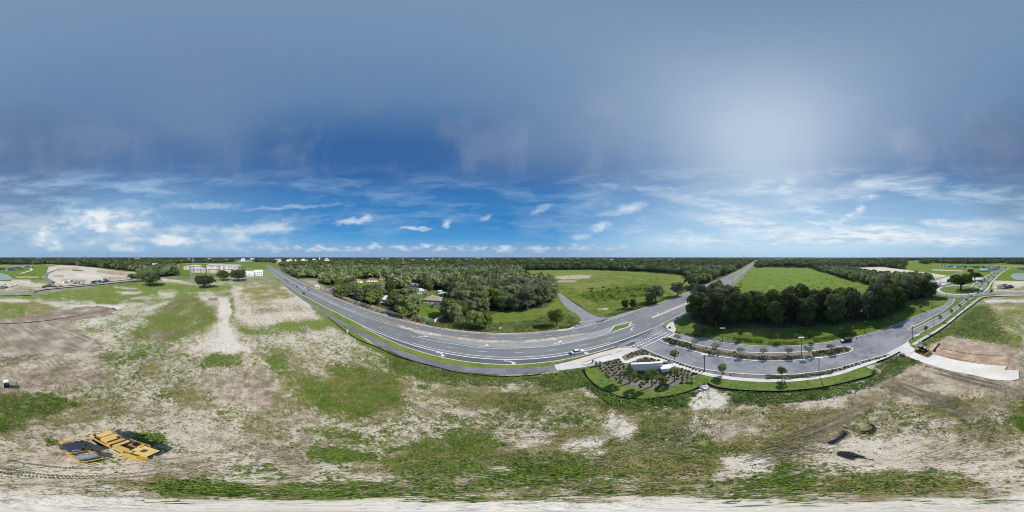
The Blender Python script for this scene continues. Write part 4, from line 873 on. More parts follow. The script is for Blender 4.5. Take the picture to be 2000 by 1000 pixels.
def crown_points(rng, R, h0, h1, lobes, n, flat=.8, spread=.72, lobe_r=(.36, .56), fill=.72):
    """leaf positions and normals over an uneven cluster of lobes between heights h0 and h1"""
    hc = (h0 + h1) / 2; hh = (h1 - h0) / 2
    L = []
    for i in range(lobes):
        a = 2 * math.pi * (i * .618) + rng.uniform(-.4, .4); t = (i + .5) / lobes
        zz = -0.75 + 1.6 * t + rng.uniform(-.12, .12); rr = math.sqrt(max(0.04, 1 - min(1, abs(zz)) ** 2)) * rng.uniform(.45, 1.15)
        q = rng.uniform(*lobe_r) * R * rng.choice([.65, 1.0, 1.0])
        L.append((math.cos(a) * rr * R * spread, math.sin(a) * rr * R * spread, hc + zz * hh * .66, q))
    L = np.array(L); w = L[:, 3] ** 2; k = rng.choice(len(L), n, p=w / w.sum())
    d = unit(rng.normal(size=(n, 3))); d[:, 2] = np.where(d[:, 2] < -.35, -d[:, 2] * .5, d[:, 2]); d = unit(d)
    s = rng.uniform(fill, 1.05, (n, 1)) ** .7
    C = L[k, :3] + d * s * L[k, 3:4] * np.array([1, 1, flat])
    return C, unit(d + rng.normal(size=(n, 3)) * .55), L
def tree_meshes(name, seed, H, R, base, lobes, leaves, leaf, lm, bark=None, flat=.8, lean=.3, lobe_r=(.36, .56), trunk_r=None, limbs=6):
    rng = np.random.default_rng(seed)
    C, N, L = crown_points(rng, R, base, H, lobes, leaves, flat, lobe_r=lobe_r)
    V, F = leaf_cards(C, N, rng.uniform(.7, 1.3, leaves) * leaf, rng)
    crown = mesh_np(name + '_crown', V, F, lm)
    t = MB(); tr = trunk_r or .028 * H; base = max(base, 1.0); top = base + (H - base) * .45; ln = rng.uniform(-lean, lean, 2)
    pts = [(0, 0, -.3), (ln[0] * .3, ln[1] * .3, top * .35), (ln[0], ln[1], top * .7), (ln[0] * 1.3, ln[1] * 1.3, top)]
    t.tube(pts, [tr * 1.35, tr, tr * .8, tr * .45], 7)
    for i in rng.choice(len(L), min(limbs, len(L)), replace=False):
        q = L[i]; z0 = min(top * .9, max(base * .6, q[2] * .55)); s = (ln[0] * z0 / top, ln[1] * z0 / top, z0)
        mid = (s[0] * .4 + q[0] * .6, s[1] * .4 + q[1] * .6, s[2] * .5 + q[2] * .5 + .4)
        t.tube([s, mid, (q[0], q[1], q[2])], [tr * .5, tr * .36, tr * .14], 5)
    me = bpy.data.meshes.new(name + '_trunk'); me.from_pydata(t.v, [], t.f); me.materials.append(bark or M_BARK); me.update()
    return crown, me
PROTO = {
 'dark': [tree_meshes('dark', s, 1.0 * 15, 5.0, -2.0, 26, 2800, .62, L_DARK) for s in (1, 2, 3)],
 'mid': [tree_meshes('mid', s, 14, 4.8, -1.6, 25, 2700, .62, L_MID) for s in (4, 5, 6)],
 'moss': [tree_meshes('moss', s, 16, 5.4, -.5, 28, 2600, .60, L_MOSS, M_PALEBARK, lobe_r=(.28, .46)) for s in (7, 8, 9)],
 'lime': [tree_meshes('lime', 10, 12, 3.8, 2.4, 12, 1500, .55, L_LIME)],
 'grey': [tree_meshes('grey', 11, 12, 3.6, 3.0, 12, 700, .5, L_GREY, M_PALEBARK, lobe_r=(.25, .4))],
 'bush': [tree_meshes('bush', s, 9, 4.0, .6, 12, 1700, .5, L_MID) for s in (12, 13)],
 'oak': [tree_meshes('oak', s, 17, 14, 1.0, 30, 5200, .85, L_DARK, lobe_r=(.24, .36), flat=.75, limbs=14, trunk_r=.8) for s in (14, 15)],
 'island_oak': [tree_meshes('island_oak', 16, 17.5, 15, 4.6, 26, 5600, .85, L_DARK, lobe_r=(.22, .36), flat=.7, limbs=16, trunk_r=.9)],
}
def put_tree(kind, name, xy, H, R, label, group=None, cat='tree', rz=None, var=None):
    ps = PROTO[kind]; cr, tk = ps[random.randrange(len(ps)) if var is None else var]
    h0, r0 = dict(dark=(15, 5), mid=(14, 4.8), moss=(16, 5.4), lime=(12, 3.8), grey=(12, 3.6), bush=(9, 4), oak=(17, 14), island_oak=(17.5, 15))[kind]
    e = thing(name, label, cat, (xy[0], xy[1], gz(math.hypot(*xy[:2]))), random.uniform(0, 6.28) if rz is None else rz, group)
    e.scale = (R / r0, R / r0, H / h0)
    link('trunk', tk, e); link('crown', cr, e); return e
# named trees
put_tree('oak', 'oak_tree', W(292,557.5), 18, 15.5, 'broad dark round oak standing alone in the green field by the perimeter road', var=0, rz=.4)
put_tree('oak', 'oak_tree', W(398,562), 15.5, 13, 'gnarled lone oak with pale limbs showing, in front of the apartment blocks', var=1, rz=1.3)
put_tree('oak', 'oak_tree', W(436,548), 17, 11, 'left one of two dark oaks touching beside the white office building', var=0, rz=2.5)
put_tree('oak', 'oak_tree', W(466,549), 18, 13, 'right one of two dark oaks touching, nearest the white office building', var=1, rz=4.2)
put_tree('island_oak', 'oak_tree', (RB[0] - 2, RB[1] + 1), 17.5, 15, 'huge spreading live oak on the roundabout island', rz=.9)
put_tree('island_oak', 'oak_tree', W(1904,548), 13, 11, 'smaller spreading oak on pale ground behind the roundabout', rz=3.0)
put_tree('bush', 'median_tree', W(1404,560), 9, 5.4, 'round grey green tree on the grass median of the highway', rz=1)
put_tree('moss', 'field_tree', W(1280,590), 16.5, 8.2, 'tall grey green tree at the field edge casting shade on the highway')
put_tree('moss', 'field_tree', W(1323,578), 16, 7, 'wide grey green tree at the field corner beside the hatched shoulder')
put_tree('mid', 'field_tree', W(1221,603), 8, 2.5, 'left one of two small trees at the meadow edge by the highway')
put_tree('mid', 'field_tree', W(1236,602), 8.4, 2.6, 'right one of two small trees at the meadow edge by the highway')
put_tree('mid', 'field_tree', W(1268,594), 8, 3.2, 'dark low tree leaning against the tall field edge tree')
put_tree('mid', 'field_tree', W(1352,566), 9.5, 3.4, 'narrow upright tree near the highway beyond the meadow')
put_tree('dark', 'field_tree', W(1384,552), 9, 3.6, 'dark egg shaped tree beside the highway near the pale house')
put_tree('bush', 'corner_tree', W(1087,638.5), 11, 3.9, 'bushy dark green tree alone on the grassy corner of the side street')
put_tree('bush', 'roadside_tree', W(926,642), 11, 4.8, 'leafy tree at the highway kerb behind the white board, the wider one')
put_tree('bush', 'roadside_tree', W(949,643), 9.5, 4.2, 'leafy tree at the highway kerb nearest the white board')
put_tree('moss', 'street_side_tree', W(1060,598), 20, 6.6, 'tall mossy oak at the edge of the side street with open crown')
put_tree('moss', 'street_side_tree', W(1030,604), 19, 7, 'mossy oak in the wood facing the side street')
put_tree('lime', 'garden_tree', W(740,597), 13, 4.0, 'bright yellow green tree beside the white roofed house')
put_tree('lime', 'garden_tree', W(803,606), 13, 4.6, 'bright leafy tree behind the highway wall left of the lawn')
put_tree('mid', 'garden_tree', W(787,607), 13, 4.6, 'dense tree behind the highway wall beside the white roofed house')
put_tree('bush', 'garden_tree', W(812,617), 6.5, 3.2, 'low rounded tree at the corner of the fenced lawn')
put_tree('bush', 'garden_tree', W(775,614), 5.5, 2.6, 'low dark tree close behind the cream highway wall')
put_tree('mid', 'garden_tree', W(715,588), 13, 6, 'broad oak behind the cream wall above the highway bend')
put_tree('moss', 'garden_tree', W(690,580), 13, 6.5, 'grey green oak behind the cream wall near the gate lane')
put_tree('grey', 'bare_tree', W(832,585), 10, 3.4, 'pale leafless looking tree behind the tan roofed house')
put_tree('grey', 'bare_tree', W(636,556), 13, 4, 'pale silvery tree beside the cream gatehouse')
put_tree('dark', 'garden_tree', W(762,576), 17, 4.4, 'tall dark brownish tree between the lane and the white roofed house')
put_tree('moss', 'garden_tree', W(749,572), 12, 4.6, 'soft grey green willow like tree beside the neighbourhood lane')
put_tree('dark', 'pasture_tree', W(1640,612), 21, 5.6, 'tallest dark tree of the belt rising above the pasture edge')
put_tree('dark', 'pasture_tree', W(1502,617), 18.5, 4.2, 'round headed dark tree standing above the belt by the pasture')
NAMED = [W(*p) for p in ((292,557.5),(398,562),(436,548),(466,549),(1280,590),(1323,578),(1087,638.5),(926,642),(949,643),(1060,598),(1030,604),(744,598),(803,606),(783,608),(715,588),(690,580),(832,585),(762,576),(749,572),(1640,612),(1502,617))]
# buildings keep trees off: (px centre, clear radius)
CLEAR = [((754,598),7),((752,605),6),((858,603),9),((862,610),7),((706,560),9),((722,562),9),((740,560),9),((848,592),15),((757,588),10),((820,573),7),((868,576),7),((698,552),10),((727,549),11),((749,545),11),((757,531),14),((753,536),14),((676,538),12),((620,562),9),((820,566),10),((1378,526),16),((1392,530),14),((690,541),16),((812,560),11),((856,571),10),((763,553),8)]
CLEARW = [(W(*p), r) for p, r in CLEAR]
def plant_woods():
    pts = []
    r = 62.0
    while r < 6400:
        s = 7.2 if r < 240 else 9.6 if r < 520 else max(10.5, r / 44.0)
        n = int(2 * math.pi * r / s); a0 = random.random()
        for i in range(n): pts.append((r + random.uniform(-.45, .45) * s, 2 * math.pi * (i + a0 + random.uniform(-.4, .4)) / n, s))
        r += s * (.92 if r < 520 else 1.25)
    A = np.array(pts); X = A[:, 0] * np.sin(A[:, 1]); Y = A[:, 0] * np.cos(A[:, 1]); cov = cover_at(X, Y)
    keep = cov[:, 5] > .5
    hy = np.array([yf(x) for x in X]); ly = np.array([yn(x) for x in X])
    keep &= ~((Y > ly - np.where((X > 85) & (X < 125), 4.5, 16)) & (Y < hy + 6.5) & (X > -720) & (X < 1800))
    keep &= ~((A[:, 0] < 70))
    wcl = np.array([(c[0][0], c[0][1], c[1]) for c in CLEARW] + [(x, y, 5.0) for x, y in NAMED] + [(RB[0], RB[1], 40)])
    for x, y, q in wcl: keep &= np.hypot(X - x, Y - y) > q
    # roads and field edges kept open
    px = 1000 + np.degrees(np.arctan2(X, Y)) / .18; py = 500 + np.degrees(np.arctan2(EYE, A[:, 0])) / .18
    for poly in ([(1075,560),(1098,560),(1140,600),(1190,622),(1120,645)], [(628,575),(634,562),(668,556),(668,564),(645,574)], [(705,560),(760,548),(760,575),(800,575),(800,566),(780,578),(730,574)],
                 [(1880,530),(1975,515),(1975,548),(1890,575)], [(540,520),(560,520),(560,540),(540,545)], [(455,506),(497,506),(497,513),(455,513)]):
        keep &= inside(px, py, poly, .5) < .5
    keep &= ~((px > 1040) & (px < 1140) & (py > 606)) 
    keep &= ~((px > 1310) & (px < 1850) & (py > 637))
    return X[keep], Y[keep], A[keep, 0], A[keep, 2], px[keep], py[keep]
WX, WY, WR, WS, WPX, WPY = plant_woods()
order = np.argsort(WR); NEAR = 290
ADJ = dict(moss='grey green mossy tree ', mid='mid green leafy tree ', dark='dark dense tree ', lime='bright yellow green tree ', grey='pale silvery thin tree ')
def zone(px, py, r):
    """which stand a tree belongs to, told by what it grows beside"""
    if 1345 <= px < 1600:
        w = 'at the highway end of the belt' if px < 1420 else 'in the belt opposite the stone bed' if px < 1500 else 'in the belt opposite the planted island'
        return 'dark', 'belt_tree', w + (', front row' if py > 622 else ', back row by the pasture'), 'tree belt along the pasture'
    if 1600 <= px < 1860:
        w = 'in the belt behind the black car' if px < 1700 else 'in the wood beside the roundabout'
        return 'dark', 'belt_tree', w + (' along the sunny grass' if py > 600 else ' towards the pasture' if py > 575 else ' towards the building land'), 'wood by the roundabout'
    if px >= 1860 or px < 500: return 'dark', 'woodland_tree', 'behind the building land', 'wood behind the construction land'
    if 1140 <= px < 1345: return 'mid', 'meadow_tree', 'at the far edge of the meadow', 'trees along the meadow'
    if px < 680: return 'mid', 'roadside_oak', 'behind the cream wall along the far highway', 'oaks behind the highway wall'
    if px < 760: return 'mid', 'garden_tree', 'behind the long cream wall below the red roofs', 'trees among the houses'
    if px < 880: return 'mid', 'garden_tree', 'near the tan roofed house' if py > 575 else 'behind the tan roofed house and sheds', 'trees among the houses'
    w = 'beside the garden shed' if px < 930 else 'in the middle of the mossy wood' if px < 1010 else 'of the mossy wood beside the side street'
    return 'moss', 'woodland_tree', w + (', front row' if py > 600 else ', second row' if py > 585 else ', deep in'), 'mossy wood by the side street'
for i in order[:NEAR]:
    kind, nm, lab, grp = zone(WPX[i], WPY[i], WR[i])
    q = random.random()
    if kind == 'moss': kind = 'moss' if q < .62 else 'mid' if q < .86 else 'lime' if q < .93 else 'grey'
    elif kind == 'mid': kind = 'mid' if q < .52 else 'moss' if q < .84 else 'dark' if q < .92 else 'lime'
    elif kind == 'dark': kind = 'dark' if q < .66 else 'mid' if q < .92 else 'moss'
    h = dict(moss=17, mid=14.5, dark=15.5, lime=12.5, grey=11)[kind] * random.uniform(.78, 1.16)
    if nm == 'belt_tree': h *= random.uniform(1.0, 1.35)
    if 880 <= WPX[i] < 1140 and WPY[i] > 605: h *= .7
    put_tree(kind, nm, (WX[i], WY[i]), h, h * (random.uniform(.25, .36) if nm == 'belt_tree' else random.uniform(.33, .45)), ADJ[kind] + lab, grp)
def far_forest():
    """all the woodland too far off to count: leafy crowns in one mesh per distance band"""
    rest = order[NEAR:]
    def crowns(sel, leaves, name, label, lm, hs, seed):
        rng = np.random.default_rng(seed)
        # a handful of round crown shapes, copied with numpy
        shp = []
        for q in range(8):
            r8 = np.random.default_rng(seed + q); C, N, _ = crown_points(r8, 1.0, .30, 2.05, 8, leaves, .85, lobe_r=(.42, .62), fill=.86)
            V, F = leaf_cards(C, N, r8.uniform(.75, 1.3, leaves) * (3.6 / math.sqrt(leaves)), r8, .9); shp.append(V)
        out = []
        for i in sel:
            h = hs * rng.uniform(.74, 1.2); R = max(WS[i] * .66, h * .40) * rng.uniform(.85, 1.15); a = rng.uniform(0, 6.28); k = h / 2.05
            if WPX[i] > 1590 and WPX[i] < 1720: k *= .8
            v = shp[rng.integers(8)]; ca, sa = math.cos(a) * R, math.sin(a) * R
            out.append(np.stack([v[:, 0] * ca - v[:, 1] * sa + WX[i], v[:, 0] * sa + v[:, 1] * ca + WY[i], v[:, 2] * k + gz(WR[i])], 1))
        V = np.concatenate(out); F = np.arange(len(V)).reshape(-1, 4)
        mi = np.repeat(rng.integers(0, len(lm), len(sel)), leaves)
        o = link(name, mesh_np(name, V, F, lm, mi)); stuff(o); tag(o, label, 'forest'); return o
    L_FAR = leaf_mat('leaf_far', (.030, .048, .020), (.068, .095, .042), .2)
    a = [i for i in rest if WR[i] < 420]; b = [i for i in rest if 420 <= WR[i] < 1100]; c = [i for i in rest if WR[i] >= 1100]
    print('WOODS', len(a), len(b), len(c))
    lm1 = [L_DARK, L_MID, L_MID, L_MOSS, L_DARK]
    crowns(a, 120, 'woodland', 'green woodland canopy behind the nearest trees, to the middle distance', lm1, 14.5, 40)
    crowns(b, 50, 'far_woodland', 'dark canopy of the woods far beyond the roads and fields', [L_DARK, L_FAR, L_MID, L_DARK], 13.5, 60)
    crowns(c, 20, 'horizon_forest', 'flat dark forest running out to the horizon all round', [L_FAR, L_FAR, L_DARK], 13, 80)
far_forest()

# ------------------------------------------------------------------ shared object materials
M_WHITE = mat('white_render', (.78, .79, .80), .7, .04, .6)
M_CREAM = mat('cream_render', (.66, .60, .46), .85, .10, .5, col2=(.56, .49, .38))
M_GREYWALL = mat('grey_render', (.50, .51, .52), .8, .06, .5)
M_YELLOW = mat('machine_yellow', (.62, .385, .055), .5, .16, 1.6, spec=.4, col2=(.52, .33, .09))
M_YELLOWPALE = mat('sun_bleached_yellow', (.70, .50, .17), .6, .14, 1.4, col2=(.60, .40, .12))
M_RUST = mat('rusty_steel', (.30, .17, .08), .85, .3, 2.0)
M_BLACK = mat('black_rubber', (.018, .018, .02), .75, .3, 2.0)
M_STEEL = mat('worn_steel', (.42, .43, .44), .45, .2, 2.5, metal=.5, spec=.5)
M_DARKSTEEL = mat('dark_steel', (.06, .062, .07), .55, .2, 2.0, spec=.5)
M_NAVY = mat('navy_canopy', (.026, .038, .06), .6, .1, 1.0, spec=.3)
M_GLASS = mat('dark_glass', (.03, .036, .045), .12, .05, 1.0, spec=.6)
M_WINDOW = mat('house_window', (.06, .075, .09), .2, .1, 1.0, spec=.6)
M_WOOD = mat('timber', (.36, .25, .14), .85, .25, 2.0)
M_BLUE = mat('navy_plastic', (.022, .030, .060), .5, .1, 1.0, spec=.4)
M_PIPE = mat('black_pipe', (.008, .008, .010), .38, .2, 3.0, spec=.35)
M_FABRIC = mat('silt_fabric', (.016, .016, .016), .9, .2, 2.0)
M_CLAY = mat('orange_clay', (.52, .385, .26), .95, .2, .9, bump=.06, bscale=5, col2=(.36, .25, .16))
M_BOARD = mat('tan_board', (.47, .375, .26), .9, .15, 1.0)
M_SOIL = mat('turned_soil', (.43, .335, .25), .97, .28, .9, bump=.2, bscale=2, col2=(.33, .25, .185))

# ------------------------------------------------------------------ cars
def car_mesh(L=4.6, w=1.82, h=1.46, suv=False):
    b = MB(); z0 = .22
    hood, deck = (.96, .95) if suv else (.86, .90)
    prof = [(-L/2, .42), (-L/2 + .05, deck), (-L/2 + .9 if not suv else -L/2 + .15, deck + .03), (L/2 - 1.25, hood + .03), (L/2 - .25, hood - .1), (L/2, .62), (L/2 - .02, .34), (L/2 - .3, z0), (-L/2 + .3, z0)]
    b.side(prof, w); return b
def add_car(px, rz, col, label, L=4.6, w=1.82, h=1.46, suv=False, name='car', group=None, cat='car'):
    c = W(*px); e = thing(name, label, cat, (c[0], c[1], .05 + gz(math.hypot(*c))), rz, group)
    pm = mat('paint_%d_%d_%d' % tuple(int(v * 1000) for v in col), col, .3, .03, 1.0, spec=.6)
    car_mesh(L, w, h, suv).build('body', pm, e)
    hood, deck = (.96, .95) if suv else (.86, .90)
    cab = MB(); x0 = -L/2 + (.2 if suv else .75); x1 = L/2 - 1.2; t0 = -L/2 + (.45 if suv else 1.3); t1 = L/2 - 1.95
    V = []
    for x, z, y in ((x0, deck, w/2 - .06), (x1, hood, w/2 - .06), (t1, h - .03, w/2 - .25), (t0, h - .03, w/2 - .25)):
        V += [(x, -y, z), (x, y, z)]
    cab.raw(V, [(0, 2, 4, 6), (1, 7, 5, 3), (0, 1, 3, 2), (2, 3, 5, 4), (4, 5, 7, 6), (6, 7, 1, 0)]); cab.build('window_band', M_GLASS, e)
    MB().box(((t0 + t1) / 2, 0, h), (t1 - t0 + .1, w - .46, .06)).build('roof', pm, e)
    for sx in (-1, 1):
        for sy in (-1, 1):
            x = sx * (L / 2 - .85); y = sy * (w / 2 - .1)
            wh = MB().cyl((x, y - .11, .33), (x, y + .11, .33), .33, n=12).build('wheel', M_BLACK, e)
            MB().cyl((x, y + sy * .1, .33), (x, y + sy * .125, .33), .19, n=10).build('rim', M_STEEL, wh)
    for sy in (-1, 1):
        MB().box((L/2 - .08, sy * (w/2 - .3), .66), (.14, .42, .16)).build('headlight', M_WHITE, e)
        MB().box((-L/2 + .03, sy * (w/2 - .28), .78), (.1, .36, .16)).build('taillight', mat('tail_red', (.35, .02, .02), .4, .05, 1), e)
    return e
def head(px, q): a, b = W(*px), W(*q); return math.atan2(b[1] - a[1], b[0] - a[0])
BLK, WHT, GRY, SIL = (.015, .016, .02), (.72, .73, .74), (.16, .17, .18), (.42, .43, .45)
add_car((1652,666.5), head((1660,665), (1640,668.5)), BLK, 'black car parked at the wooded kerb of the boulevard', suv=True, h=1.55)
add_car((1338,583.5), math.pi, WHT, 'white car driving on the highway beside the hatched shoulder')
add_car((1128,689), .02, WHT, 'white car in the turning lane next to the plaza', L=4.8)
add_car((593.4,574.5), -.12, BLK, 'dark car on the far highway, nearest of the dark cars', suv=True, h=1.6)
add_car((580,561), -.12, BLK, 'dark car on the far highway, second of the line behind the nearest', suv=True, h=1.6)
add_car((573.5,556.5), -.12, (.03, .03, .04), 'dark car on the far highway, third of the line', h=1.5)
add_car((562.5,549.5), -.1, GRY, 'grey car far up the highway before the distant crossing')
add_car((558.5,547), -.1, BLK, 'dark car furthest up the western highway', suv=True, h=1.6)
add_car((594.6,561.8), math.pi - .1, WHT, 'white car on the far carriageway opposite the gatehouse lane')
add_car((602.6,568), math.pi - .1, GRY, 'grey car on the far carriageway near the gatehouse lane')
add_car((578.5,552.4), math.pi - .1, SIL, 'silver car on the far carriageway before the line of dark cars')
add_car((1448,525.5), math.pi, BLK, 'tiny dark car far along the eastern highway', suv=True)
add_car((1459,521.5), math.pi, SIL, 'tiny pale car furthest along the eastern highway')
for i, (px, col, lab) in enumerate((((731,549),WHT,'white car by the red roofed house'),((716,567),SIL,'silver car on the neighbourhood lane bend'),((868,577.5),BLK,'dark car beside the white garden shed'))): add_car(px, .4 + i, col, lab)

# ------------------------------------------------------------------ lamp posts, utility poles
def lamp(px, H, label, panel=True, rz=0, z=.05):
    c = W(*px); e = thing('street_lamp', label, 'street lamp', (c[0], c[1], z), rz, 'boulevard street lamps')
    MB().box((0, 0, H / 2), (.2, .2, H), taper=.8).build('post', M_DARKSTEEL, e); MB().cyl((0, 0, 0), (0, 0, .35), .3, .24, 10).build('base', M_DARKSTEEL, e)
    if panel:
        hd = MB().box((.0, 0, H + .06), (1.0, 2.0, .09), ry=.18).build('solar_panel', mat('panel_top', (.62, .66, .70), .3, .03, 1, spec=.6), e)
        MB().box((.0, 0, H - .02), (.9, 1.9, .05), ry=.18).build('panel_frame', M_DARKSTEEL, hd)
        MB().box((-.75, 0, H - .5), (.9, .28, .12)).build('lamp_head', M_DARKSTEEL, e)
    else:
        MB().box((-.35, 0, H - .05), (1.0, .3, .14)).build('lamp_head', M_DARKSTEEL, e)
    return e
lamp((1411,668), 7.0, 'street lamp with pale panel on the wooded side near the corner plaza', rz=.3)
lamp((1376,725), 7.2, 'street lamp with bright square panel beside the white sign wall', rz=.2)
lamp((1599.5,731.5), 7.2, 'street lamp with grey panel at the kerb near the long hedge', rz=-.3)
lamp((1565,688), 7.0, 'slim dark street lamp standing on the planted island', rz=-.2)
lamp((1689,651), 6.5, 'dark street lamp in the shade of the trees past the black car', False)
lamp((1782,663), 7.0, 'dark street lamp at the drive corner beside the drain slab', rz=-.6)
lamp((1824,637.5), 7.0, 'dark street lamp on the roadside lawn, second from the drive', False, -.6)
lamp((1867,608), 7.0, 'dark street lamp on the roadside lawn, third from the drive', False, -.6)
lamp((1891,589), 6.5, 'dark street lamp where the lawn meets the roundabout', False, -.6)
lamp((1848.5,585), 6.5, 'street lamp at the roundabout beside the dark wood', False); lamp((1821,602), 6.5, 'street lamp on the sunny grass in front of the dark wood', False)
lamp((1877,581), 6.0, 'street lamp in front of the roundabout island', False); lamp((1949,574.5), 6.5, 'street lamp on the perimeter road by the pale crossing', False); lamp((1836.5,556.5), 6.0, 'street lamp beyond the roundabout by the estate road', False)
lamp((78,568), 7, 'street lamp on the perimeter road near the bushes of the building site', False); lamp((162,557.5), 6.5, 'street lamp on the perimeter road beside the green containers', False); lamp((189,554.5), 6.5, 'street lamp on the perimeter road near the stacked blue pipes', False)
def upole(px, H, label, arms=True):
    c = W(*px); e = thing('utility_pole', label, 'utility pole', (c[0], c[1], 0), .1, 'utility poles along the highway')
    MB().cyl((0, 0, 0), (0, 0, H), .17, .11, 8).build('pole', mat('pole_wood', (.09, .08, .075), .9, .2, 2), e)
    if arms: MB().box((0, .0, H * .55), (.7, .5, .9)).build('transformer_box', M_DARKSTEEL, e)
upole((1350.5,606), 10.4, 'dark utility pole beside the edge of the tree belt', False); upole((1402.4,580), 11.5, 'utility pole with box between highway and pasture, nearest of those in the open')
upole((1430,557.5), 11.5, 'utility pole with box at the trail apron'); upole((1446,543.5), 12, 'utility pole far along the eastern trail', False); upole((1457.5,532), 12, 'furthest utility pole along the eastern trail', False)

# ------------------------------------------------------------------ entrance sign wall, cabinets and small things
e = thing('entrance_sign_wall', 'long white entrance wall among palms in the mulch bed', 'wall', (33.0, 30.0, .05), math.atan2(27.1 - 32.7, 35.9 - 29.4))
MB().box((-.2, 0, 1.75), (8.6, .75, 3.5)).build('wall_panel', M_WHITE, e); MB().box((-.2, 0, 3.56), (8.8, .95, .14)).build('coping', M_WHITE, e); MB().box((-.2, 0, .12), (8.75, .9, .3)).build('plinth', M_GREYWALL, e)
lo = MB().box((5.1, -.75, .9), (3.3, 2.2, 1.75)).build('low_block', M_WHITE, e); MB().box((5.1, -.75, 1.83), (3.5, 2.4, .12)).build('block_coping', M_WHITE, lo)
def cabinet(px, h, rz, label):
    c = W(*px); e = thing('utility_cabinet', label, 'cabinet', (c[0], c[1], .08), rz)
    MB().box((0, 0, h / 2), (.25, 1.1, h)).build('body', M_GREYWALL, e); MB().box((0, 0, h + .04), (.32, 1.2, .08)).build('lid', M_STEEL, e); MB().box((-.14, 0, h * .5), (.03, .9, h * .8)).build('door', M_STEEL, e)
cabinet((1164.5,715), 2.0, .3, 'left one of two slim grey panels at the plaza edge'); cabinet((1172.5,714.5), 1.9, .3, 'right one of two slim grey panels at the plaza edge')
c = W(1157.5,710); e = thing('leaning_board', 'yellow brown board leaning over the plaza paving', 'board', (c[0], c[1], .1), .4); MB().box((0, 0, .9), (.1, .5, 1.9), rx=.25).build('plank', M_WOOD, e); MB().box((0, -.2, .5), (.08, .08, 1.0), rx=-.4).build('prop', M_WOOD, e)
c, d = W(1137,713), W(1151,713.3); tag(MB().tube([(c[0], c[1], .24), ((c[0] + d[0]) / 2, (c[1] + d[1]) / 2 - .1, .25), (d[0], d[1], .24)], .13, 8).build('grey_pipe', M_GREYWALL), 'grey pipe lying on the plaza near the slim panels', 'pipe')
def board_sign(px, w, h, H, rz, m, label, name='sign_board'):
    c = W(*px); e = thing(name, label, 'sign', (c[0], c[1], .0), rz)
    MB().box((0, 0, H - h / 2), (w, .08, h)).build('panel', m, e)
    for s in (-1, 1): MB().box((s * w * .4, .07, H / 2), (.1, .1, H)).build('post', M_WHITE, e)
    return e
board_sign((977.5,645), 1.5, 1.2, 1.9, .05, M_WHITE, 'white board on posts at the weedy highway kerb')
board_sign((678.5,652), .7, 1.5, 2.4, .6, M_WHITE, 'narrow white board on the sandy bank beside the trail')
board_sign((640,569), 1.6, 1.0, 2.6, .4, M_WHITE, 'white sign at the entrance of the neighbourhood lane')
board_sign((1870,596), .8, .9, 2.2, 1.2, M_DARKSTEEL, 'dark road sign on the splitter island')
def crumple(name, px, r, h, m, label, cat, seed, z=.0):
    rng = np.random.default_rng(seed); c = W(*px); V = []; F = []; n = 12; k = 5
    for i in range(k + 1):
        t = i / k; q = r * math.cos(t * 1.45); zz = h * math.sin(t * 1.57)
        for j in range(n):
            a = 2 * math.pi * j / n; s = rng.uniform(.6, 1.3) if i < k else 0.2; V.append((c[0] + q * s * math.cos(a), c[1] + q * s * math.sin(a), z + zz * rng.uniform(.6, 1.2) - (.1 if i == 0 else 0)))
    for i in range(k):
        for j in range(n): F.append((i * n + j, i * n + (j + 1) % n, (i + 1) * n + (j + 1) % n, (i + 1) * n + j))
    F.append(tuple(k * n + j for j in range(n))); return tag(MB().raw(V, F).build(name, m), label, cat)
crumple('plastic_sheet_heap', (1375,757), 1.0, .8, mat('pinkish_sheet', (.72, .62, .64), .7, .15, 2), 'crumpled pinkish white sheeting at the corner of the black fence', 'sheet', 3)
crumple('plastic_sheet_heap', (1368,762), .5, .4, mat('pinkish_sheet', (.72, .62, .64)), 'small scrap of pinkish sheeting on the white sand', 'sheet', 5)
crumple('dark_bundle', (1308.5,641), .65, .8, mat('dark_bundle', (.05, .025, .03), .8, .4, 3), 'small dark bundle lying on the pink corner plaza', 'bundle', 4, .1)
crumple('rubble_mound', (1962,561.5), 11, 3.8, mat('rubble', (.20, .19, .165), .95, .35, .4, bump=.2, bscale=1.5), 'grey rubble mound with dark side on the pale building land', 'mound', 8)
crumple('rubble_mound', (6,562), 6, 2.2, mat('rubble', (.2,.2,.2)), 'low rubble mound on the building land by the perimeter road', 'mound', 9)
for px, s, lab in (((2030,557),(6,3,.5),'white concrete slab heap on the building land beside the rubble mound'),((8,556),(7,2.5,.6),'white concrete slab heap next to the pond bank'),((22,560),(4,3,.6),'white concrete slab heap nearest the perimeter road')):
    c = W(px[0] % 2000, px[1]); e = thing('slab_heap', lab, 'slabs', (c[0], c[1], 0), 1.0)
    for k in range(3): MB().box((k * .8 - 1, k * .4, .25 + k * .3), (s[0] * (1 - k * .2), s[1], s[2]), rz=k * .4, rx=.08).build('slab', M_CONC, e)
c = W(1673,661.5); e = thing('traffic_cone', 'red cone at the shaded kerb of the boulevard past the black car', 'cone', (c[0], c[1], .04)); MB().box((0, 0, .04), (.6, .6, .07)).build('base', mat('cone_red', (.75, .05, .04), .6, .05, 1), e); MB().cyl((0, 0, .05), (0, 0, .9), .28, .06, 10).build('cone', mat('cone_red', (.7,0,0)), e)
c = W(1795,669.5); e = thing('bollard', 'small dark bollard on the pavement behind the bulldozer', 'bollard', (c[0], c[1], .12)); MB().cyl((0, 0, 0), (0, 0, 1.0), .16, .14, 10).build('post', M_DARKSTEEL, e); MB().cyl((0, 0, 1.0), (0, 0, 1.1), .2, .1, 10).build('cap', M_DARKSTEEL, e)
